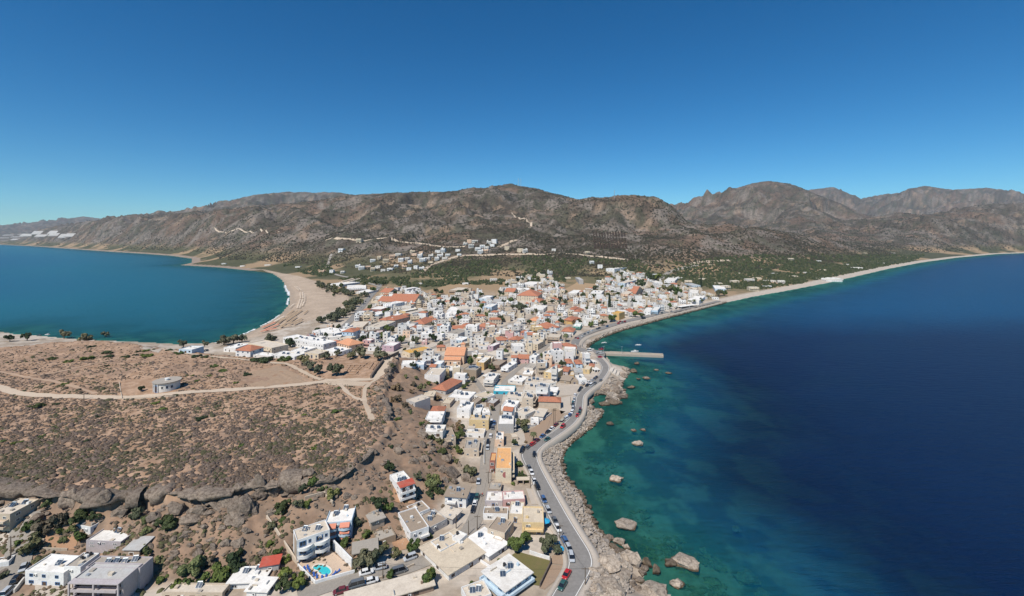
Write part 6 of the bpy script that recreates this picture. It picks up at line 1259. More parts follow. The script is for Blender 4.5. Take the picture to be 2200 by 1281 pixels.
for c in [(990,75,'black'),(945,190,'grey'),(965,230,'white'),(990,310,'white','pickup'),(1015,355,'black','suv'),(1070,465,'blue'),(1108,555,'silver'),(1165,645,'grey','saloon'),(1190,710,'white'),(1250,815,'blue'),(1285,885,'silver'),(1308,965,'silver','suv'),(1265,1112,'red','saloon'),(1230,1207,'green','saloon')]: car('Z3', *c)
for c in [(510,302,'silver'),(497,442,'green'),(480,490,'white'),(465,542,'black')]: car('Z3', *c, where='on the inner street')
for c in [(1060,460,'white','hatch'),(1020,565,'black'),(1015,640,'silver'),(1090,345,'grey'),(1115,275,'blue'),(1075,240,'white')]: car('Z7', *c, where='on the inner street')
for c in [(1525,690,'black','van'),(1610,635,'grey'),(1680,592,'red'),(1745,537,'maroon'),(1825,477,'blue'),(1905,417,'black'),(1960,367,'white'),(2030,307,'maroon'),(2120,262,'beige'),(2170,207,'silver'),(1895,543,'green','saloon'),(2125,367,'red')]: car('Z7', *c)
for c in [(1470,1157,'red'),(1505,1107,'green'),(1515,1062,'maroon'),(1240,1222,'beige'),(1300,1172,'white'),(1350,1122,'blue'),(1385,1072,'white'),(1400,1022,'silver'),(1405,992,'grey'),(1398,952,'green','van'),(1415,912,'white'),(1420,882,'silver'),(1435,817,'white'),(1500,757,'black'),(1530,722,'black'),(1620,692,'black'),(1690,692,'white','van'),(1745,637,'grey'),(1840,572,'grey'),(1560,622,'white'),(1650,602,'white'),(1700,572,'silver'),(1740,547,'grey'),(1770,522,'black')]: car('Z6', *c)
for c in [(1840,137,'red'),(1840,172,'white','van'),(1830,217,'red'),(1870,132,'black'),(1640,162,'white'),(1660,97,'white','van'),(1800,150,'silver')]: car('Z6', *c, where='on the harbour square', rz=R(10))
for c in [(360,907,'red'),(330,902,'maroon'),(410,882,'white'),(440,857,'grey'),(480,842,'silver'),(530,812,'white'),(600,792,'grey'),(620,782,'black'),(720,762,'blue'),(860,722,'red'),(880,702,'red'),(910,707,'grey'),(940,702,'red'),(1160,662,'black'),(1185,657,'black'),(1400,592,'grey'),(1520,582,'grey'),(1580,572,'black'),(1630,557,'black')]: car('T3', *c, where='on the promenade', parts=False)
for c in [(200,1045,'silver','saloon'),(140,1150,'black','suv'),(70,1250,'silver','suv')]: car('Z1', *c, where='on the village street')
for c in [(1145,1085,'white'),(1260,1040,'silver'),(1185,1158,'white','saloon'),(1520,960,'silver','suv'),(925,1245,'maroon','saloon'),(1055,1200,'grey','van'),(1430,1075,'grey','van')]: car('Z2', *c, where='on the bottom street')
for c in [(1000,390,'black'),(960,440,'white'),(930,480,'silver'),(880,540,'white'),(1060,330,'grey'),(1110,280,'white'),(850,590,'grey')]: car('T1', *c, where='on the beach road', parts=False)
for c in [(360,203,'grey'),(435,198,'white')]: car('P4', *c, where='parked on the western shore', parts=False, rz=0)
for c in [(1860,315,'grey'),(1890,312,'black')]: car('P4', *c, where='parked behind the beach end', parts=False, rz=0)

# ------------------------------------------------------------------ pier, steps, boats
plaster('pier_concrete', (0.42, 0.365, 0.305), 0.35, 0.3, 0.9, (0.26, 0.20, 0.15))
def slab(name, pts, z0, z1, mat, parent=None, st=True):
    n = len(pts); o = MB().add([(x, y, z1) for x, y in pts] + [(x, y, z0) for x, y in pts], [tuple(range(n))] + [(i, n + i, n + (i+1) % n, (i+1) % n) for i in range(n)]).build(name, mat, parent)
    return o
e = empty('pier', (*U(1360, 765, 1.6), 0)); landmark('pier lamp', *U(1336, 757, 2))
pl = [U(*p, 2.2) for p in [(1284,753.5),(1425,760),(1425.5,763.6),(1290,758.6)]]
o = slab('deck', pl, -2, 1.9, 'pier_concrete'); o.parent = e; o.matrix_parent_inverse = Matrix.Translation(-e.location)
pk = [U(*p, 3.0) for p in [(1310,754.0),(1424,758.9),(1424,759.9),(1310,755.0)]]
o = slab('sea_wall', pk, 1.89, 2.7, 'pier_concrete'); o.parent = e; o.matrix_parent_inverse = Matrix.Translation(-e.location)
for i in range(9):
    q = U(1310 + i * 13, 761.2 + i * .45, 1.2); o = MB().tube((q[0] - .5, q[1] - .25, 1.2), (q[0] + .5, q[1] - .25, 1.2), .45, n=8).build('tyre_fender', 'tyre_rubber'); o.parent = e; o.matrix_parent_inverse = Matrix.Translation(-e.location)
thing(e, 'long straight concrete pier reaching into the calm bay', 'pier')
def lamp(px, py, h, lab):
    x, y = U(px, py, 2.2); z = 2.2 if px > 1290 else T(x, y); e = empty('lamp_post', (x, y, z)); MB().tube((0,0,0), (0,0,h), .14, .08).build('pole', 'tank_metal', e); MB().box(-.9, .9, -.15, .15, h, h + .15, 0, True).build('lamp_head', 'tank_metal', e); thing(e, lab, 'lamp')
lamp(1336, 760, 6, 'lamp post standing on the middle of the pier'); lamp(1297, 757, 5, 'lamp post at the landward end of the pier'); lamp(1257, 748, 7, 'tall lamp post at the harbour square corner')
def boat(px, py, L, lab, rz=0.3, hullm='frame_white'):
    x, y = U(px, py, 0); e = empty('boat', (x, y, 0), rz); s = L / 5
    hs_ = [[(-2.5*s, -.7*s, .55*s), (-2.4*s, -.45*s, -.2*s), (-2.4*s, .45*s, -.2*s), (-2.5*s, .7*s, .55*s)], [(0, -.9*s, .6*s), (0, -.5*s, -.3*s), (0, .5*s, -.3*s), (0, .9*s, .6*s)], [(1.5*s, -.6*s, .72*s), (1.5*s, -.3*s, -.2*s), (1.5*s, .3*s, -.2*s), (1.5*s, .6*s, .72*s)], [(2.5*s, -.05*s, .9*s), (2.4*s, -.03*s, .2*s), (2.4*s, .03*s, .2*s), (2.5*s, .05*s, .9*s)]]
    MB().add(*loft(hs_)).build('hull', hullm, e); MB().box(-.6*s, .7*s, -.5*s, .5*s, .55*s, 1.25*s).build('cabin', 'frame_white', e); MB().box(.7*s, .74*s, -.42*s, .42*s, .75*s, 1.15*s).build('windscreen', 'car_glass', e); thing(e, lab, 'boat')
boat(1296, 737.5, 4, 'small white boat at anchor, western of two dots'); boat(1299.5, 737, 4, 'small white boat at anchor, eastern of two dots', -.2); boat(1369, 742, 4, 'white boat at anchor beyond the pier, inner'); boat(1374, 742.2, 4, 'white boat at anchor beyond the pier, outer', .1)
boat(1267, 752.6, 8, 'white motor boat moored at the root of the pier', 0); boat(1364, 756.6, 7, 'white motor boat moored midway along the pier', 0)
plaster('terrace_pale', (0.62, 0.56, 0.49), 0.3, 0.6)
for i, (a, b_) in enumerate([((1316,793), (1312,801)), ((1322,793.5), (1319,801.5)), ((1329,794), (1326,802))]):
    p, q = U(*a, 4), U(*b_, 4); d = 2.6 - i * .2; z = T(*q)
    o = slab('bathing_step', [(p[0]-d/2, p[1]), (q[0]-d/2, q[1]), (q[0]+d/2, q[1]), (p[0]+d/2, p[1])][::-1], z - 2, max(z, 1.6) + 1.5 - i * .35, 'terrace_pale'); thing(o, ['pale concrete bathing step, uppermost by the road', 'pale concrete bathing step, middle of three', 'pale concrete bathing step, lowest toward the sea'][i], 'step', 'bathing steps')

# ------------------------------------------------------------------ round building on the plateau, excavation, walls
x, y, z = UG(337, 846); e = empty('round_building', (x, y + 7.6, z)); rr_ = 25.0 / (F / (y + 7)) ; hh = 18 / (F / (y + 7))
MB().cyl(0, 0, -.5, hh, rr_ * .93, rr_ * .93, 40).build('wall', 'wall_offwhite', e); MB().cyl(0, 0, hh, hh + .45, rr_ * 1.02, rr_ * 1.04, 40).add([(rr_*1.02*math.cos(a), rr_*1.02*math.sin(a), hh) for a in np.linspace(0, 2*math.pi, 41)[:-1]], [tuple(range(39, -1, -1))]).build('roof', 'roof_concrete', e)
MB().cyl(0, 0, hh + .45, hh + 1.5, 1.0, 1.0, 12).cyl(0, 0, hh + 1.5, hh + 1.75, 1.2, .3, 12).build('chimney', 'wall_white', e)
for i in range(16):
    a = R(192 + i * 10.4)
    if i in (5, 6): ob('door', ME_DOOR['b'], e, (rr_*.93*math.cos(a), rr_*.93*math.sin(a), 0), a + R(90), (1.5, 1, hh * .82)); continue
    if i not in (1, 3, 9, 11, 13): continue
    ob('window', FRA['b'] if i % 3 else FRA['w'], e, (rr_*.93*math.cos(a), rr_*.93*math.sin(a), hh * .55), a + R(90), (1.0, 1, hh * .3))
for i in range(3):
    a = R(232 + i * 17); MB().box(-.14, .14, -.14, .14, -.3, hh).build('column', 'wall_white', e, (rr_ * .985 * math.cos(a), rr_ * .985 * math.sin(a), 0), a)
thing(e, 'round white building with flat disc roof beside the plateau track', 'building')
plaster('ruin_stone', (0.36, 0.24, 0.16), 0.3, 0.8); plaster('fort_stone', (0.14, 0.11, 0.09), 0.3, 0.6)
def wall_line(name, pts, h, t, mat, label, cat='wall', z=None, fixed=False, tag='N'):
    P = [UG(*zp(tag, *p)) for p in pts]; mb = MB()
    for (x0, y0, z0), (x1, y1, z1) in zip(P, P[1:]):
        dx, dy = x1 - x0, y1 - y0; L = math.hypot(dx, dy) + 1e-6; nx, ny = -dy / L * t / 2, dx / L * t / 2
        mb.add([(x0+nx, y0+ny, z0-.6), (x1+nx, y1+ny, z1-.6), (x1-nx, y1-ny, z1-.6), (x0-nx, y0-ny, z0-.6), (x0+nx, y0+ny, z0+h), (x1+nx, y1+ny, z1+h), (x1-nx, y1-ny, z1+h), (x0-nx, y0-ny, z0+h)], [(0,1,5,4),(1,2,6,5),(2,3,7,6),(3,0,4,7),(4,5,6,7)])
    o = mb.build(name, mat); return thing(o, label, cat) if label else o
e = empty('excavation_ruin', UG(785, 795))
for i, s in enumerate([((738,782),(800,781)), ((745,786),(795,785)), ((735,790),(790,790)), ((742,795),(775,794)), ((740,800),(765,800)), ((740,780),(752,790)), ((752,786),(742,802)), ((762,785),(750,800)), ((775,785),(764,796)), ((790,780),(770,796)), ((770,799),(762,806)), ((802,780),(793,794)), ((812,780),(800,796)), ((804,784),(814,783)), ((801,790),(810,789)), ((746,806),(770,805))]):
    o = wall_line('ruin_wall', s, .55, .7, 'ruin_stone', None); o.parent = e; o.matrix_parent_inverse = Matrix.Translation(-e.location)
thing(e, 'excavated room foundations in red earth on the plateau', 'ruin')
wall_line('fortress_wall', [(797,814),(803,805),(812,793),(823,778)], 2.0, 1.0, 'fort_stone', 'dark stone fortress wall along the plateau path')
wall_line('fortress_wall', [(825,775),(845,766),(856,760)], 2.0, 1.0, 'fort_stone', 'dark fortress wall stub beside the tamarisks')
wall_line('garden_wall', [(262,859),(378,853)], .7, .3, 'wall_beige', 'low beige wall in front of the round building')
wall_line('garden_wall', [(256,823),(262,858)], .7, .3, 'wall_beige', 'low beige wall west of the round building')
for nm_, pts, h, t, mat, lab in [('pool_wall', [(640,1218),(678,1256),(697,1250),(762,1232)], 1.0, .3, 'wall_white', 'white wall around the pool terrace'), ('pool_wall', [(716,1180),(756,1222)], 3.0, .35, 'wall_white', 'tall white wall between pool and concrete shelter'), ('garden_wall', [(575,1112),(600,1104),(605,1110)], 1.5, .4, 'wall_tan', 'tan stone wall round the pool hotel garden'), ('garden_wall', [(573,1114),(592,1140),(640,1215)], 1.0, .4, 'wall_beige', 'beige path wall beside the pool hotel'),
    ('garden_wall', [(655,1075),(696,1064),(715,1085)], 1.2, .4, 'wall_beige', 'beige terrace wall above the pale blue hotel'), ('garden_wall', [(1138,1190),(1150,1194),(1182,1204)], 1.0, .35, 'wall_white', 'white wall of the lawn beside the road'), ('garden_wall', [(1182,1204),(1183,1215),(1160,1263)], 1.2, .3, 'fort_stone', 'dark fence wall of the lawn beside the road'), ('garden_wall', [(60,1160),(95,1165)], .8, .3, 'wall_beige', 'beige garden wall beside the village street'), ('garden_wall', [(90,1182),(145,1184)], .6, .3, 'wall_beige', 'low beige terrace wall in the village garden'), ('garden_wall', [(52,1247),(30,1275)], 1.0, .4, 'wall_offwhite', 'off-white wall beside the parked village cars'), ('garden_wall', [(65,1102),(92,1140)], .5, 1.6, 'wall_beige', 'sloping pale path edge below the corner apartments'),
    ('garden_wall', [(890,1215),(855,1232),(800,1250)], .7, .3, 'wall_beige', 'low kerb wall beside the bottom street'), ('garden_wall', [(1040,950),(1040,1000)], 1.0, .3, 'wall_offwhite', 'white wall along the inner street'), ('garden_wall', [(1100,930),(1150,915),(1185,890)], .9, .3, 'wall_offwhite', 'white wall of the gravel lot'), ('garden_wall', [(1000,1185),(1080,1240)], .7, .3, 'wall_white', 'white wall between terrace house and blue balcony house')]:
    wall_line(nm_, pts, h, t, mat, lab)
# yards and gardens: thin sheets on the ground
plaster('yard_pale', (0.47, 0.41, 0.345), 0.3, 0.4); plaster('bare_tan', (0.35, 0.245, 0.165), 0.3, 0.1); plaster('yard_brown', (0.33, 0.235, 0.165), 0.35, 0.4); plaster('pool_paving', (0.56, 0.43, 0.325), 0.15, 0.8); plaster('lawn_grass', (0.155, 0.140, 0.055), 0.6, 0.6, 0.95, (0.22, 0.15, 0.085)); plaster('orange_earth', (0.40, 0.235, 0.14), 0.3, 0.5); plaster('field_straw', (0.37, 0.255, 0.15), 0.4, 0.12)
def yard(name, pts, mat, lift=.12, tag='N', sub=10):
    P = np.array([UG(*zp(tag, *p))[:2] for p in pts]); c = P.mean(0); n = len(P); rings = [P * t + c * (1 - t) for t in np.linspace(0, 1, sub)[1:]]
    if n == 4:
        u = np.linspace(0, 1, sub); A, B, C_, D = P; G = np.array([[(A*(1-s)+B*s)*(1-t) + (D*(1-s)+C_*s)*t for s in u] for t in u]).reshape(-1, 2); f = [(i*sub+j, i*sub+j+1, (i+1)*sub+j+1, (i+1)*sub+j) for i in range(sub-1) for j in range(sub-1)]
        me = mesh_np(name, np.c_[G, TA(G[:, 0], G[:, 1]) + lift], f, 4, [mat])
    else:
        G = np.concatenate([[c]] + rings); f = [(0, 1 + j, 1 + (j+1) % n) for j in range(n)]; f = np.array([(0, 1 + j, 1 + (j+1) % n, 0) for j in range(n)])
        fs = [(0, 1 + j, 1 + (j+1) % n) for j in range(n)] + [(1 + k*n + j, 1 + (k+1)*n + j, 1 + (k+1)*n + (j+1) % n, 1 + k*n + (j+1) % n) for k in range(sub - 2) for j in range(n)]
        me = bpy.data.meshes.new(name); me.from_pydata(np.c_[G, TA(G[:, 0], G[:, 1]) + lift].tolist(), [], fs); me.materials.append(MAT[mat])
    return structure(ob(name, me))
for a in [('bare_ground', [(520,832),(530,802),(600,786),(655,812),(688,826),(600,838)], 'bare_tan', .12), ('bare_ground', [(300,748),(345,739),(378,750),(340,759)], 'yard_pale', .14), ('bare_ground', [(684,824),(700,814),(740,818),(795,822),(780,830),(720,829)], 'dirt_track', .15), ('pool_terrace', [(642,1212),(690,1196),(712,1186),(760,1226),(696,1250),(678,1254)], 'pool_paving', .3), ('lawn', [(1092,1198),(1112,1186),(1182,1206),(1160,1260),(1130,1255)], 'lawn_grass', .14), ('gravel_plot', [(1184,1214),(1215,1218),(1212,1232),(1170,1268),(1158,1264)], 'yard_brown', .14), ('gravel_plot', [(1186,1196),(1214,1190),(1217,1216),(1184,1212)], 'yard_brown', .14), ('paved_yard', [(1130,1050),(1143,1052),(1160,1085),(1142,1085)], 'yard_pale', .14), ('paved_yard', [(75,1258),(155,1258),(155,1290),(75,1290)], 'yard_pale', .2), ('paved_yard', [(0,1150),(50,1140),(45,1160),(0,1175)], 'yard_pale', .2), ('garden_plot', [(98,1152),(170,1155),(160,1182),(90,1182)], 'orange_earth', .16), ('garden_plot', [(840,1160),(880,1155),(890,1175),(850,1185)], 'orange_earth', .14), ('gravel_lot', [(1100,950),(1150,918),(1190,880),(1215,885),(1185,925),(1140,955)], 'yard_brown', .12), ('gravel_lot', [(1195,860),(1235,850),(1232,885),(1205,890)], 'yard_pale', .12), ('gravel_lot', [(1195,828),(1245,832),(1236,850),(1195,852)], 'yard_pale', .12), ('dry_field', [(1165,640),(1240,620),(1300,640),(1220,650)], 'field_straw', .3), ('dry_field', [(905,628),(1000,600),(1010,622),(950,645)], 'field_straw', .3), ('dry_field', [(1205,625),(1240,607),(1290,612),(1240,632)], 'field_straw', .3), ('paved_yard', [(880,1205),(920,1185),(935,1195),(895,1215)], 'yard_pale', .14), ('paved_yard', [(1098,925),(1125,925),(1130,955),(1100,960)], 'yard_pale', .14), ('garden_plot', [(845,1050),(900,1060),(890,1085),(840,1075)], 'orange_earth', .2)]: yard(*a)
# pool
plaster('pool_rim', (0.68, 0.62, 0.54), 0.1, 1); m, nt, b = new_mat('pool_water', 0.08, 0.5); b.inputs['Base Color'].default_value = (0.035, 0.46, 0.50, 1)
kx = [(770,1105),(790,1070),(850,1050),(930,1060),(1000,1095),(1038,1140),(1030,1185),(980,1205),(910,1200),(865,1180),(850,1140),(810,1130)]
zc = T(*U(*zp('L4', 905, 1130), 5)) + .42; kp = np.array([U(*zp('L4', *q), zc) for q in kx]); c = kp.mean(0)
for _ in range(2): kp = np.array([p for a, b_ in zip(kp, np.roll(kp, -1, 0)) for p in (a*.75 + b_*.25, a*.25 + b_*.75)])
e = empty('swimming_pool', (*c, zc - .3)); n = len(kp); q = kp - c
tg = np.roll(q, -1, 0) - np.roll(q, 1, 0); tg /= np.linalg.norm(tg, axis=1)[:, None]; nq = np.stack([tg[:, 1], -tg[:, 0]], 1); sg = 1 if (nq * q).sum() > 0 else -1; qo = q + nq * sg * .45
MB().add([(x, y, .34) for x, y in qo] + [(x, y, .34) for x, y in q] + [(x, y, -.4) for x, y in qo] + [(x, y, .0) for x, y in q], [(i, (i+1) % n, n+(i+1) % n, n+i) for i in range(n)] + [(2*n+i, 2*n+(i+1) % n, (i+1) % n, i) for i in range(n)] + [(n+i, n+(i+1) % n, 3*n+(i+1) % n, 3*n+i) for i in range(n)]).build('rim', 'pool_rim', e)
MB().add([(x, y, .22) for x, y in q], [tuple(range(n))]).build('water', 'pool_water', e); thing(e, 'kidney-shaped turquoise swimming pool of the white hotel', 'pool')
plaster('lounger_blue', (0.03, 0.10, 0.36), 0.1, 2); ME_LG = MB().box(-.33, .33, -.9, .35, .28, .36, 0, True).add([(-.33, .35, .30), (.33, .35, .30), (.33, .85, .85), (-.33, .85, .85), (-.33, .35, .38), (.33, .35, .38), (.33, .83, .92), (-.33, .83, .92)], [(4,5,6,7),(0,1,5,4),(1,2,6,5),(2,3,7,6),(3,0,4,7),(3,2,1,0)]).mesh('frame', 'lounger_blue'); ME_LGL = MB().box(-.04, .04, -.04, .04, 0, .3).mesh('leg', 'tank_metal')
for i, (a, b_, rz) in enumerate([(650,1125,.6),(695,1105,.5),(720,1150,.6),(785,1210,.5),(830,1240,.5),(905,1262,.3),(965,1240,.2),(1085,1195,-.5),(1140,1165,-.6)]):
    x, y = U(*zp('L4', a, b_), zc - .05); e = empty('sun_lounger', (x, y, zc - .12), rz); e.scale = (.8, .8, .8); ob('frame', ME_LG, e)
    for sx in (-.28, .28):
        for sy in (-.8, .3): ob('leg', ME_LGL, e, (sx, sy, 0))
    thing(e, 'blue sun lounger beside the pool', 'lounger', 'pool loungers')
# hotel fronts
def hdim(root): return next(h for h in HOUSES if h[0] is root)
def curved_balcony(w, dep, mat): 
    n = 12; pts = [(-w/2 + w*i/n, -dep * (0.55 + .45 * math.sin(math.pi * i / n))) for i in range(n + 1)]; N = n + 1; mb = MB()
    vs = [(x, y, -.15) for x, y in pts] + [(x, y, .8) for x, y in pts] + [(x, 0, -.15) for x, y in pts] + [(x, y + .12, .8) for x, y in pts] + [(x, y + .12, 0) for x, y in pts]
    fs = [(i, i+1, N+i+1, N+i) for i in range(n)] + [(2*N+i+1, 2*N+i, i, i+1)[::-1] for i in range(n)] + [(N+i, N+i+1, 3*N+i+1, 3*N+i) for i in range(n)] + [(3*N+i, 3*N+i+1, 4*N+i+1, 4*N+i) for i in range(n)] + [(4*N+i, 4*N+i+1, 2*N+i+1, 2*N+i) for i in range(n)]
    mb.add(vs, fs); return mb.mesh('balcony', mat)
def dressing(root, nf, bays, mat, shade=None, dep=1.7, side=False):
    _, cx, cy, w, d, zr, rz, zg = hdim(root); H = zr - zg; fh = (H - .35) / nf; bw = w / bays * .92; cb = curved_balcony(bw, dep, mat)
    for k in range(nf):
        for i in range(bays):
            u = -w/2 + (i + .5) * w / bays; zf = k * fh + .15
            o = ob('balcony_door', FR['b'], root, (u - bw*.15, -d/2, zf + fh * .42), 0, (min(2.0, bw*.5), 1, fh * .68)); ob('pane', ME_PANE, o)
            o = ob('window', FR['b'], root, (u + bw*.30, -d/2, zf + fh * .5), 0, (.8, 1, fh * .4)); ob('pane', ME_PANE, o)
            if k: ob('balcony', cb, root, (u, -d/2 + .02, zf), 0, (1, 1, min(1, fh * .4)))
            if shade: MB().add([(-bw*.4, 0, 0), (bw*.4, 0, 0), (bw*.4, -1.5, -.7), (-bw*.4, -1.5, -.7), (-bw*.4, -1.5, -.95), (bw*.4, -1.5, -.95)], [(3,2,1,0),(4,5,2,3)]).build('awning', shade, root, (u, -d/2 - .03, zf + fh * .92))
    if side:
        n = max(2, int(d / 3.2))
        for k in range(nf):
            for i in range(n): o = ob('window', FR['b'], root, (-w/2, d/2 - (i + .5) * d / n, k*fh + fh*.55), R(-90), (1, 1, fh*.42)); ob('pane', ME_PANE, o)
dressing(hotel, 3, 2, 'wall_white', None, 2.3); _, _, _, w_, d_, zr_, _, zg_ = hdim(hotel); MB().box(-w_/2 - .06, -w_/2 - .005, -d_/2, d_/2 * .3, 0, zr_ - zg_ - .02).build('tan_side', 'wall_tan', hotel)
dressing(bhotel, 3, 2, 'wall_paleblue', 'shade_awning', 1.6)
_, _, _, w_, d_, zr_, _, zg_ = hdim(apt); H_ = zr_ - zg_
for k in range(3):
    for u in (-w_*.24, w_*.24): MB().box(u - w_*.21, u + w_*.21, -d_/2 - .07, -d_/2 + .02, k*H_/3 + .35, (k + 1)*H_/3 - .5).build('recess_shade_panel', 'car_glass', apt)  # dark panels paint in the balcony recess shade along with the wide glass doors
MB().box(-w_/2, w_/2, -d_/2 - 1.6, -d_/2 - .004, H_ - .34, H_ - .06, 0, True).build('canopy', 'wall_lavender', apt)
for u in (-w_/2 + .2, 0, w_/2 - .2): MB().box(u - .2, u + .2, -d_/2 - 1.55, -d_/2 - 1.2, 0, H_ - .342).build('front_post', 'wall_lavender', apt)
# blue balcony house: rails and glass all round the seaward fronts
_, _, _, w_, d_, zr_, _, zg_ = hdim(bb); H_ = zr_ - zg_
for sgn, L, rot in ((-1, w_, 0), (1, d_, R(-90))):
    ox, oy = (0, -d_/2) if sgn < 0 else (-w_/2, 0); ob('balcony', balc('paleblue'), bb, (ox, oy, H_ * .48), rot, (L * .98, 1.5, .8))
# emblem hotel: half moon and two short lines of lettering on the blank front
_, _, _, w_, d_, zr_, _, zg_ = hdim(eh); H_ = zr_ - zg_; s = w_ / 235
pts = [(-(45*s) * math.sin(math.pi * i / 24), (45*s) * math.cos(math.pi * i / 24)) for i in range(25)]; cx_, cz_ = (1280 - 1248) * s, H_ - 97 * s
MB().add([(cx_ + a, -d_/2 - .03, cz_ + b_) for a, b_ in pts] + [(cx_ + a, -d_/2 + .01, cz_ + b_) for a, b_ in pts], [tuple(range(25))] + [(i, (i+1) % 25, 25 + (i+1) % 25, 25 + i) for i in range(25)]).build('emblem', 'letter_red', eh)
for row, (x0, zz, n) in enumerate(((1172, 22, 7), (1150, 38, 6))):
    mb = MB()
    for i in range(n):
        u = (x0 - 1248 + i * 15) * s; zt_ = H_ - zz * s; mb.box(u, u + 2*s, -d_/2 - .03, -d_/2, zt_ - 9*s, zt_); 
        if i % 2: mb.box(u + 2*s, u + 8*s, -d_/2 - .03, -d_/2, zt_ - 2*s, zt_)
        if i % 3: mb.box(u + 2*s, u + 8*s, -d_/2 - .03, -d_/2, zt_ - 6*s, zt_ - 4*s)
        if i % 3 != 1: mb.box(u + 6*s, u + 8*s, -d_/2 - .03, -d_/2, zt_ - 9*s, zt_ - 6.2*s)
    mb.build('lettering', 'letter_grey', eh)['kind'] = 'stuff'
for k in range(2):
    for i in range(5): o = ob('window', FR['n'], eh, (w_/2, -d_/2 + (i + .5) * d_ / 5, k * H_/3 + H_ * .5), R(90), (1.4, 1, 1.6)); ob('pane', ME_PANE, o)
# red front roof of the slope house
_, _, _, w_, d_, zr_, _, zg_ = hdim(rw); H_ = zr_ - zg_; MB().add([(-w_/2-.3, -d_/2-.3, H_+.05), (w_/2+.3, -d_/2-.3, H_+.05), (w_/2+.3, -d_/2+d_*.3, H_+.5), (-w_/2-.3, -d_/2+d_*.3, H_+.5), (-w_/2-.3, -d_/2-.3, H_-.1), (w_/2+.3, -d_/2-.3, H_-.1)], [(0,1,2,3),(4,5,1,0)]).build('red_roof', 'roof_red', rw)
for k in range(3):
    for i in range(2): o = ob('window', FR['n'], rw, (-w_/4 + i * w_/2, -d_/2, k*H_/3 + H_/6), 0, (1.3, 1, 1.3)); ob('pane', ME_PANE, o)
    if k: ob('balcony', balc('white'), rw, (0, -d_/2 + .01, k*H_/3), 0, (w_ * .96, 1.3, .8))
# church: lower aisle roof, arched windows, bell tower with pyramid cap
_, _, _, w_, d_, zr_, _, zg_ = hdim(ch); H_ = zr_ - zg_
MB().box(-w_/2 - .02, w_/2*.72, -d_/2 - 3.4, -d_/2, 0, H_*.62).build('aisle', 'wall_peach', ch); MB().add([(-w_/2-.3, -d_/2-3.8, H_*.62), (w_/2*.74, -d_/2-3.8, H_*.62), (w_/2*.74, -d_/2+.02, H_*.85), (-w_/2-.3, -d_/2+.02, H_*.85)], [(0,1,2,3)]).build('aisle_roof', 'roof_tile_pale', ch)
for i in range(4):
    u = -w_*.38 + i * w_*.22; mb = MB(); P = [(u - .5, 0), (u + .5, 0)] + [(u + .5*math.cos(math.pi*j/6), 1.5 + .5*math.sin(math.pi*j/6)) for j in range(7)]
    mb.add([(a, -d_/2 - 3.44, H_*.15 + b_) for a, b_ in P], [tuple(range(9))]).build('arched_window', 'window_glass', ch)
e_ = MB().box(w_*.18, w_*.18 + 3.4, d_*.25, d_*.25 + 3.4, H_ * .8, H_ + 5.5).add([(w_*.18-.3, d_*.25-.3, H_+5.5), (w_*.18+3.7, d_*.25-.3, H_+5.5), (w_*.18+3.7, d_*.25+3.7, H_+5.5), (w_*.18-.3, d_*.25+3.7, H_+5.5), (w_*.18+1.7, d_*.25+1.7, H_+7.2)], [(0,1,4),(1,2,4),(2,3,4),(3,0,4)], 1).build('bell_tower', ['wall_peach', 'roof_tile_pale'], ch)
# ------------------------------------------------------------------ power poles and wires
POLES = {}
def pole(tag, bx, by, top, lab, arms=1, key=None):
    px, py = zp(tag, bx, by); x, y, z = UG(px, py); h = max(5.0, (by - top) / ZT[tag][2] / (F / y)); e = empty('utility_pole', (x, y, z)); MB().tube((0,0,-.5), (0,0,h), .17, .11, 8).build('post', 'bark', e)
    for k in range(arms): MB().box(-1.1, 1.1, -.07, .07, h - .5 - k*.8, h - .36 - k*.8, 0, True).build('crossarm', 'bark', e)
    thing(e, lab, 'pole', 'power poles'); POLES[key or lab] = Vector((x, y, z + h - .35)); return e
pole('Z3', 1426, 1198, 1035, 'wooden power pole inside the bottom road bend', key='a'); pole('Z3', 1207, 800, 670, 'wooden power pole beside parked white car on the seafront', key='b'); pole('Z3', 956, 352, 240, 'wooden power pole beside the pale pergola', key='c')
pole('Z7', 1990, 310, 55, 'tall power pole, western of the twin poles', 2, 'd'); pole('Z7', 2012, 305, 50, 'tall power pole, eastern of the twin poles', 2, 'e'); pole('Z2', 1287, 1135, 990, 'power pole with crossarm on the bottom street', 2, 'f'); pole('Z1', 92, 942, 770, 'wooden power pole on the village street', 1, 'g')
pole('Z3', 500, 715, 630, 'power pole at the inner street corner', 1, 'h'); pole('Z3', 425, 760, 715, 'short post beside the inner street corner', 0, 'i'); pole('Z7', 1025, 1170, 1000, 'power pole beside the emblem hotel', 1, 'j'); pole('P4', 770, 768, 690, 'lone power pole beside the plateau track', 1, 'k'); pole('Z6', 1365, 960, 830, 'pole in the seafront sand lot', 0, 'l'); pole('Z6', 255, 1110, 960, 'pole on the narrow inner street', 0, 'm'); pole('Z2', 1915, 705, 640, 'post beside the beige-roofed grey building', 0, 'n')
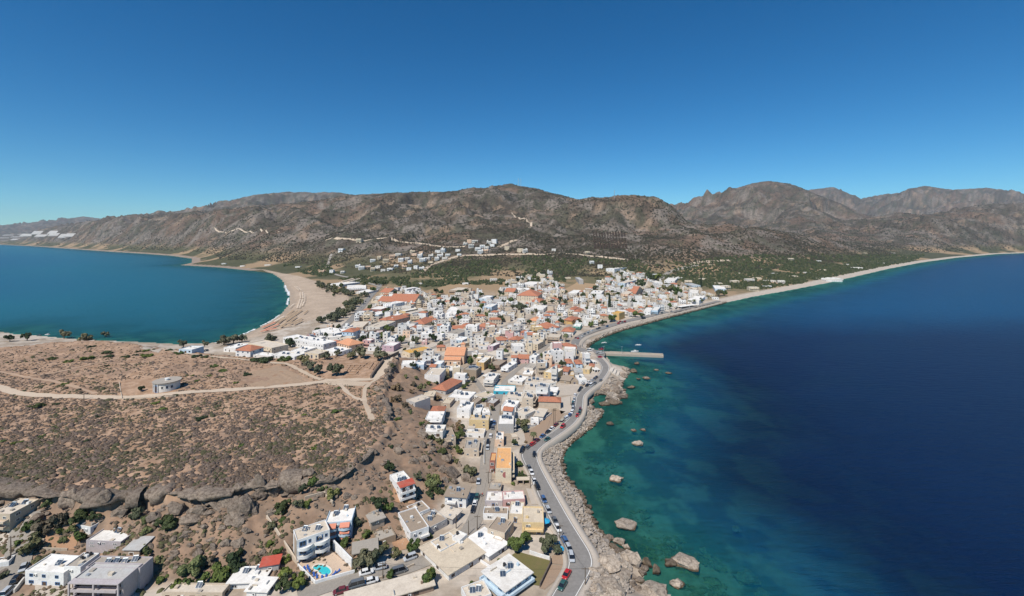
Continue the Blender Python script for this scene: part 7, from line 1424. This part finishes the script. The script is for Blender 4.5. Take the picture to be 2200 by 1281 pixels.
for a, b_ in (('a','b'),('b','c'),('c','d'),('f','h'),('h','j'),('f','a')):
    A, B = POLES[a], POLES[b_]; mb = MB(); n = 10
    for i in range(n):
        t0, t1 = i / n, (i + 1) / n; p = A.lerp(B, t0); q = A.lerp(B, t1); p.z -= 3.2 * t0 * (1 - t0); q.z -= 3.2 * t1 * (1 - t1); mb.tube(p, q, .025, n=4)
    thing(mb.build('power_line', 'tyre_rubber'), f"thin power line spanning from {'the road bend pole' if a == 'a' else 'the seafront pole' if a == 'b' else 'the pergola pole' if a == 'c' else 'the bottom street pole' if a == 'f' else 'the street corner pole'} to {dict(b='the seafront pole', c='the pergola', d='the twin poles', h='the street corner', j='the emblem hotel', a='the road bend')[b_]}", 'wire')
# masts on the ridge
for px, py, lab in ((1113.5, 397, 'thin lattice mast on the main summit, western'), (1119, 398, 'thin lattice mast on the main summit, eastern'), (1320, 423, 'thin lattice mast on the rocky knoll')):
    x, y, z = UG(px, py + 3); h = 17 / (F / y); e = empty('radio_mast', (x, y, z)); w_ = 2.2; mb = MB()
    for sx, sy in ((-1, -1), (1, -1), (0, 1)): mb.tube((sx*w_, sy*w_, -2), (sx*.4, sy*.4, h), .5, .35, 4)
    mb.build('lattice', 'tank_metal', e); MB().box(-1.6, 1.6, -.6, .6, h*.8, h*.86, 0, True).build('antenna', 'frame_white', e); thing(e, lab, 'mast')
# palms
plaster('palm_leaf', (0.10, 0.115, 0.05), 0.3, 1.0)
def palm(tag, x, y, r, lab):
    px, py = zp(tag, x, y); gx, gy, gz = UG(px, py); s = r / ZT[tag][2] / (F / gy); e = empty('palm_tree', (gx, gy, gz)); hh = s * 2.2; MB().tube((0,0,-.2), (.1,0,hh), .24, .17, 8).build('trunk', 'bark', e); mb = MB()
    for i in range(18):
        a = i * .7; L = s * rnd.uniform(.85, 1.1); up = rnd.uniform(.1, .7); P = [Vector((L*t*math.cos(a), L*t*math.sin(a), hh + L*(up*t - 1.0*t*t))) for t in (0, .35, .7, 1)]; sd2 = Vector((-math.sin(a), math.cos(a), 0))
        for k in range(3): w0, w1 = (.12, .28, .22, .03)[k] * s, (.12, .28, .22, .03)[k+1] * s; mb.add([P[k] - sd2*w0, P[k] + sd2*w0, P[k+1] + sd2*w1, P[k+1] - sd2*w1], [(0,1,2,3)])
    mb.build('fronds', 'palm_leaf', e)['kind'] = 'stuff'; thing(e, lab, 'palm')
palm('Z7', 1690, 550, 62, 'tall palm beside the parked red car'); palm('T2', 2035, 990, 50, 'palm above the promenade taverna roof'); palm('Z7', 1290, 130, 45, 'palm in the garden by the angular roof'); palm('T3', 205, 960, 35, 'palm near the pier hall'); palm('T3', 1745, 500, 28, 'palm beside the long seafront canopy'); palm('T3', 1800, 490, 28, 'palm at the end of the long seafront canopy'); palm('P5', 800, 265, 30, 'palm in the beach hotel garden')
# blue parasol and blue paddle boat at the roadside
x, y, z = UG(*zp('L5', 1395, 440)); e = empty('inflatable_ring', (x, y, z + .2)); e.scale = (.72, .72, .72); bm = MB(); n = 20
for i in range(n):
    a0, a1 = 2*math.pi*i/n, 2*math.pi*(i+1)/n; bm.tube((1.5*math.cos(a0), 1.5*math.sin(a0), .4), (1.5*math.cos(a1), 1.5*math.sin(a1), .4), .5, n=8)
plaster('toy_blue', (0.03, 0.36, 0.62), 0.1, 1, 0.4); bm.build('ring', 'toy_blue', e); MB().tube((0, 1.6, .6), (0, 1.7, 2.6), .35, .28, 8).tube((0, 1.7, 2.5), (0, .9, 2.7), .3, .2, 8).build('neck', 'toy_blue', e); thing(e, 'big blue inflatable ring with upright neck by the road', 'inflatable')
def parasol_mesh(mat, n=8, h=2.2, r=1.5): return MB().tube((0,0,0), (0,0,h), .04, n=5, mi=1).add([(0, 0, h + .45)] + [(r*math.cos(2*math.pi*i/n), r*math.sin(2*math.pi*i/n), h - .1) for i in range(n)] + [(r*math.cos(2*math.pi*i/n), r*math.sin(2*math.pi*i/n), h - .25) for i in range(n)], [(0, 1+i, 1+(i+1) % n) for i in range(n)] + [(1+n+i, 1+n+(i+1) % n, 1+(i+1) % n, 1+i) for i in range(n)]).mesh('beach_parasol', [mat, 'bark'])
plaster('straw', (0.40, 0.29, 0.19), 0.3, 1.5); plaster('canvas_pale', (0.62, 0.52, 0.42), 0.2, 1.5); plaster('canvas_coral', (0.58, 0.24, 0.16), 0.2, 1.5)
x, y, z = UG(*zp('L5', 1180, 90)); thing(ob('garden_parasol', parasol_mesh('toy_blue', 8, 2.4, 1.7), None, (x, y, z)), 'bright blue parasol beside the yellow house', 'parasol')
PAR = {k_: parasol_mesh(m_) for k_, m_ in (('s', 'straw'), ('p', 'canvas_pale'), ('c', 'canvas_coral'))}; ME_BED = MB().box(-.9, .9, -.5, .5, .25, .4, 0, True).mesh('beach_bed', 'canvas_pale')
BT = (560, 600, 10.95); ZT['BT'] = BT; n_par = 0
ROWS = [((800,200),(900,290),9,'p'),((850,195),(965,290),9,'p'),((930,350),(940,470),10,'p'),((990,330),(1000,470),10,'p'),((1040,370),(1045,520),9,'p'),((930,500),(865,700),14,'p'),((985,510),(920,700),14,'p'),((1035,540),(985,650),9,'p'),((790,610),(700,690),6,'p'),((770,765),(620,880),13,'s'),((860,775),(560,970),22,'s'),((965,760),(600,1010),26,'s'),((1100,770),(1020,840),6,'s'),((840,920),(650,1060),14,'s'),((960,960),(700,1080),16,'s'),((970,1010),(800,1090),11,'s'),((540,910),(340,1030),15,'p'),((540,960),(390,1080),12,'s'),((330,1050),(60,1170),16,'c'),((420,1100),(110,1230),18,'c'),((360,1200),(20,1270),16,'c'),((600,1060),(470,1150),9,'s'),((680,1130),(480,1160),9,'s')]
RNAME = ['northern outer row', 'northern inner row', 'upper seaward row', 'upper middle row', 'upper inland row', 'lower seaward row', 'lower middle row', 'lower inland row', 'waterside stub row', 'short first slanting row', 'second slanting row', 'longest slanting row', 'short eastern row', 'inland upper row', 'inland middle row', 'inland lower row', 'pale waterside row', 'second waterside row', 'coral waterside row', 'coral middle row', 'coral inland row', 'coral-side straw row', 'last straw row']
ORDW = ['', 'second', 'third', 'fourth', 'fifth', 'sixth', 'seventh', 'eighth', 'ninth', 'tenth', 'eleventh', 'twelfth', 'thirteenth', 'fourteenth', 'fifteenth', 'sixteenth', 'seventeenth', 'eighteenth', 'nineteenth', 'twentieth', 'twenty-first', 'twenty-second', 'twenty-third', 'twenty-fourth', 'twenty-fifth', 'twenty-sixth']
for ri, (a, b_, n, k_) in enumerate(ROWS):
    for i in range(n):
        t = (i + rnd.uniform(-.2, .2)) / max(1, n - 1); px, py = zp('BT', a[0] + (b_[0]-a[0])*t, a[1] + (b_[1]-a[1])*t); x, y, z = UG(px, py)
        o = ob('beach_parasol', PAR[k_], None, (x, y, z), rnd.random()); n_par += 1
        oi_ = n - 1 - i; ordn = (ORDW[oi_] + ' from') if oi_ else 'at'
        thing(o, f"{dict(p='pale canvas', s='brown straw', c='coral')[k_]} parasol {ordn} the town end of the {RNAME[ri]}", 'parasol', {'p': 'pale beach parasols', 's': 'straw beach parasols', 'c': 'coral beach parasols'}[k_], True)
# foam along the left beach
plaster('foam', (0.72, 0.74, 0.74), 0.1, 2)
def foam(pts, w): 
    P = resample(smooth_line([U(*p, 0) for p in pts], 1), 2.2); P = [(x + rnd.uniform(-1, 1)*w*.3, y + rnd.uniform(-1, 1)*w*.5) for x, y in P]; L, Rr = offset_line(P, w); L += rng.normal(0, w*.25, L.shape); Rr += rng.normal(0, w*.25, Rr.shape); o = ribbon('surf', L, Rr, 'foam', 0, 1, 0, 0, lambda P_, z: np.full(z.shape, .06)); o['kind'] = 'stuff'; o['label'] = 'thin white surf line along the beach'
foam([(458,738),(490,729),(525,717.5),(548,707)], 2.2); foam([(560,701),(575,694),(590,685),(600,677)], 2.0); foam([(613,613),(614,620),(620,630),(622,636)], 4.0); foam([(620,640),(618,648),(617,655)], 2.5)
# two people walking on the inner street
def person(tag, x, y, shirt, trousers, lab, ph):
    px, py = zp(tag, x, y); gx, gy, gz = UG(px, py)
    bm = bmesh.new(); J = {'pelvis': (0,0,.95,.14,.10), 'waist': (0,0,1.12,.125,.09), 'chest': (0,0,1.35,.17,.11), 'neck': (0,0,1.50,.055,.055), 'head': (0,.01,1.64,.095,.105), 'top': (0,.0,1.75,.06,.07)}
    for s, nm in ((-1, 'l'), (1, 'r')):
        st = s * ph; J.update({nm+'hip': (s*.09, 0, .90, .10, .10), nm+'knee': (s*.10, st*.12, .50, .06, .06), nm+'ank': (s*.10, st*.20 - .02, .09, .042, .042), nm+'toe': (s*.11, st*.20 + .15, .04, .04, .03), nm+'sh': (s*.18, 0, 1.42, .06, .06), nm+'elb': (s*.25, -st*.10, 1.15, .042, .042), nm+'wr': (s*.26, -st*.16 + .05, .90, .03, .03), nm+'hand': (s*.26, -st*.17 + .08, .80, .035, .02)})
    me = bpy.data.meshes.new('person'); keys = list(J); E = [('pelvis','waist'),('waist','chest'),('chest','neck'),('neck','head'),('head','top')] + [e for n in 'lr' for e in (('pelvis', n+'hip'), (n+'hip', n+'knee'), (n+'knee', n+'ank'), (n+'ank', n+'toe'), ('chest', n+'sh'), (n+'sh', n+'elb'), (n+'elb', n+'wr'), (n+'wr', n+'hand'))]
    me.from_pydata([J[k][:3] for k in keys], [(keys.index(a), keys.index(b)) for a, b in E], []); o = ob('person', me, None, (gx, gy, gz + .1), .4)
    md_ = o.modifiers.new('skin', 'SKIN'); sv = me.skin_vertices[0].data
    for i, k in enumerate(keys): sv[i].radius = J[k][3:5]
    sv[0].use_root = True; sm_ = o.modifiers.new('sub', 'SUBSURF'); sm_.levels = 1; sm_.render_levels = 1
    m, nt, b = new_mat('clothes_' + lab.split()[2], .8); tc = nt.nodes.new('ShaderNodeTexCoord'); sx = nt.nodes.new('ShaderNodeSeparateXYZ'); nt.links.new(tc.outputs['Object'], sx.inputs[0]); dv = nt.nodes.new('ShaderNodeMath'); dv.operation = 'DIVIDE'; dv.inputs[1].default_value = 1.8; nt.links.new(sx.outputs[2], dv.inputs[0])
    nt.links.new(ramp_cols(nt, dv.outputs[0], [(.42, .28, .2), trousers, shirt, (.5, .33, .25), (.05, .035, .025)], [0, .28, .53, .83, .955], 'CONSTANT'), b.inputs['Base Color']); me.materials.append(m); thing(o, lab, 'person')
person('Z3', 532, 436, (.05, .05, .06), (.03, .04, .09), 'person in black shirt walking up the inner street', 1); person('Z3', 545, 432, (.5, .12, .1), (.02, .02, .03), 'person in red shirt walking up the inner street', -1)
plaster('greenhouse_film', (0.44, 0.43, 0.41), 0.3, 0.02)
# white greenhouses on the far left plain
for px, py, w in [(10,512,230),(38,510,260),(66,508,280),(95,509,240),(122,507,200),(20,506,260),(52,504,240),(86,504,220),(12,518,180),(34,516,150),(140,511,150),(155,509,170),(118,503,180)]:
    x, y, z = UG(px, py); d_ = 35; mb = MB(); n = 6; sl = (T(x, y + d_) - z) / d_
    for i in range(n): a = -w/2 + i*w/n; b_ = a + w/n; mb.add([(a, 0, -4), (b_, 0, -4), (b_, 0, 3), ((a+b_)/2, 0, 4.5), (a, 0, 3), (a, d_, 3 + sl*d_), ((a+b_)/2, d_, 4.5 + sl*d_), (b_, d_, 3 + sl*d_)], [(0,1,2,3,4), (4,3,6,5), (3,2,7,6)])
    thing(mb.build('greenhouse', 'greenhouse_film', None, (x, y, z)), 'long white plastic greenhouse on the far western plain', 'greenhouse', 'far greenhouses')
for px, py, w in [(1785,602,60),(1845,578,30)]:
    x, y, z = UG(px, py); mb = MB(); n = 5
    for i in range(n): a = -w/2 + i*w/n; b_ = a + w/n; mb.add([(a, -14, 0), (b_, -14, 0), (b_, -14, 3), ((a+b_)/2, -14, 4.5), (a, -14, 3), (a, 14, 3), ((a+b_)/2, 14, 4.5), (b_, 14, 3)], [(0,1,2,3,4), (4,3,6,5), (3,2,7,6)])
    thing(mb.build('greenhouse', 'awning_white', None, (x, y + 14, z - .3)), 'white greenhouse roof among groves behind the far beach', 'greenhouse', 'plain greenhouses')
# ------------------------------------------------------------------ the air between here and the far ridges
m = bpy.data.materials.new('haze_air'); m.use_nodes = True; nt = m.node_tree; nt.nodes.remove(nt.nodes['Principled BSDF'])
pv = nt.nodes.new('ShaderNodeVolumePrincipled'); pv.inputs['Color'].default_value = (0.62, 0.82, 1.0, 1); pv.inputs['Density'].default_value = 2.6e-5; pv.inputs['Anisotropy'].default_value = 0.0
nt.links.new(pv.outputs[0], nt.nodes['Material Output'].inputs['Volume']); MAT['haze_air'] = m
hz = MB().box(-26000, 26000, -400, 16500, -80, 1000, 0, True).build('haze', 'haze_air'); stuff(hz, 'thin blue haze over the bay and hills', 'haze')
# ------------------------------------------------------------------ labels: what sets each apart from its look-alikes
ORDN = ['', 'second ', 'third ', 'fourth ', 'fifth ', 'sixth ', 'seventh ', 'eighth ', 'ninth ', 'tenth ', 'eleventh ', 'twelfth ', 'thirteenth ', 'fourteenth ', 'fifteenth ', 'sixteenth ', 'seventeenth ', 'eighteenth ', 'nineteenth ', 'twentieth ']
bpy.context.view_layer.update()
byl = {}
for o, fixed in THINGS:
    if not fixed: byl.setdefault(o['label'], []).append(o)
for lab in [l for l, v in byl.items() if len(v) > 1 and len(l.split()) > 9]:
    short = lab.replace(' and solar heaters', '').replace(' and solar heater', '').replace(' and water tank', '')
    if short != lab: byl.setdefault(short, []).extend(byl.pop(lab))
for lab, os_ in byl.items():
    if len(os_) < 2: continue
    bl = {}
    for o in os_:
        p = o.matrix_world.translation if o.type == 'EMPTY' or o.location.length > 0.01 else o.matrix_world @ Vector(o.bound_box[0])
        # the seen distance: measured across the photo, where a viewer would judge it
        q = PX(p.x, max(p.y, 1), p.z)
        best = min(LANDMARKS, key=lambda L: math.dist(PX(L[1], L[2], 4), q))
        bl.setdefault(best[0], []).append((math.dist(PX(best[1], best[2], 4), q), o))
    for lm, lst in bl.items():
        lst.sort(key=lambda e: e[0])
        for i, (dd, o) in enumerate(lst):
            o['label'] = f"{lab}, {ORDN[i] if i < len(ORDN) else 'further '}nearest the {lm}"
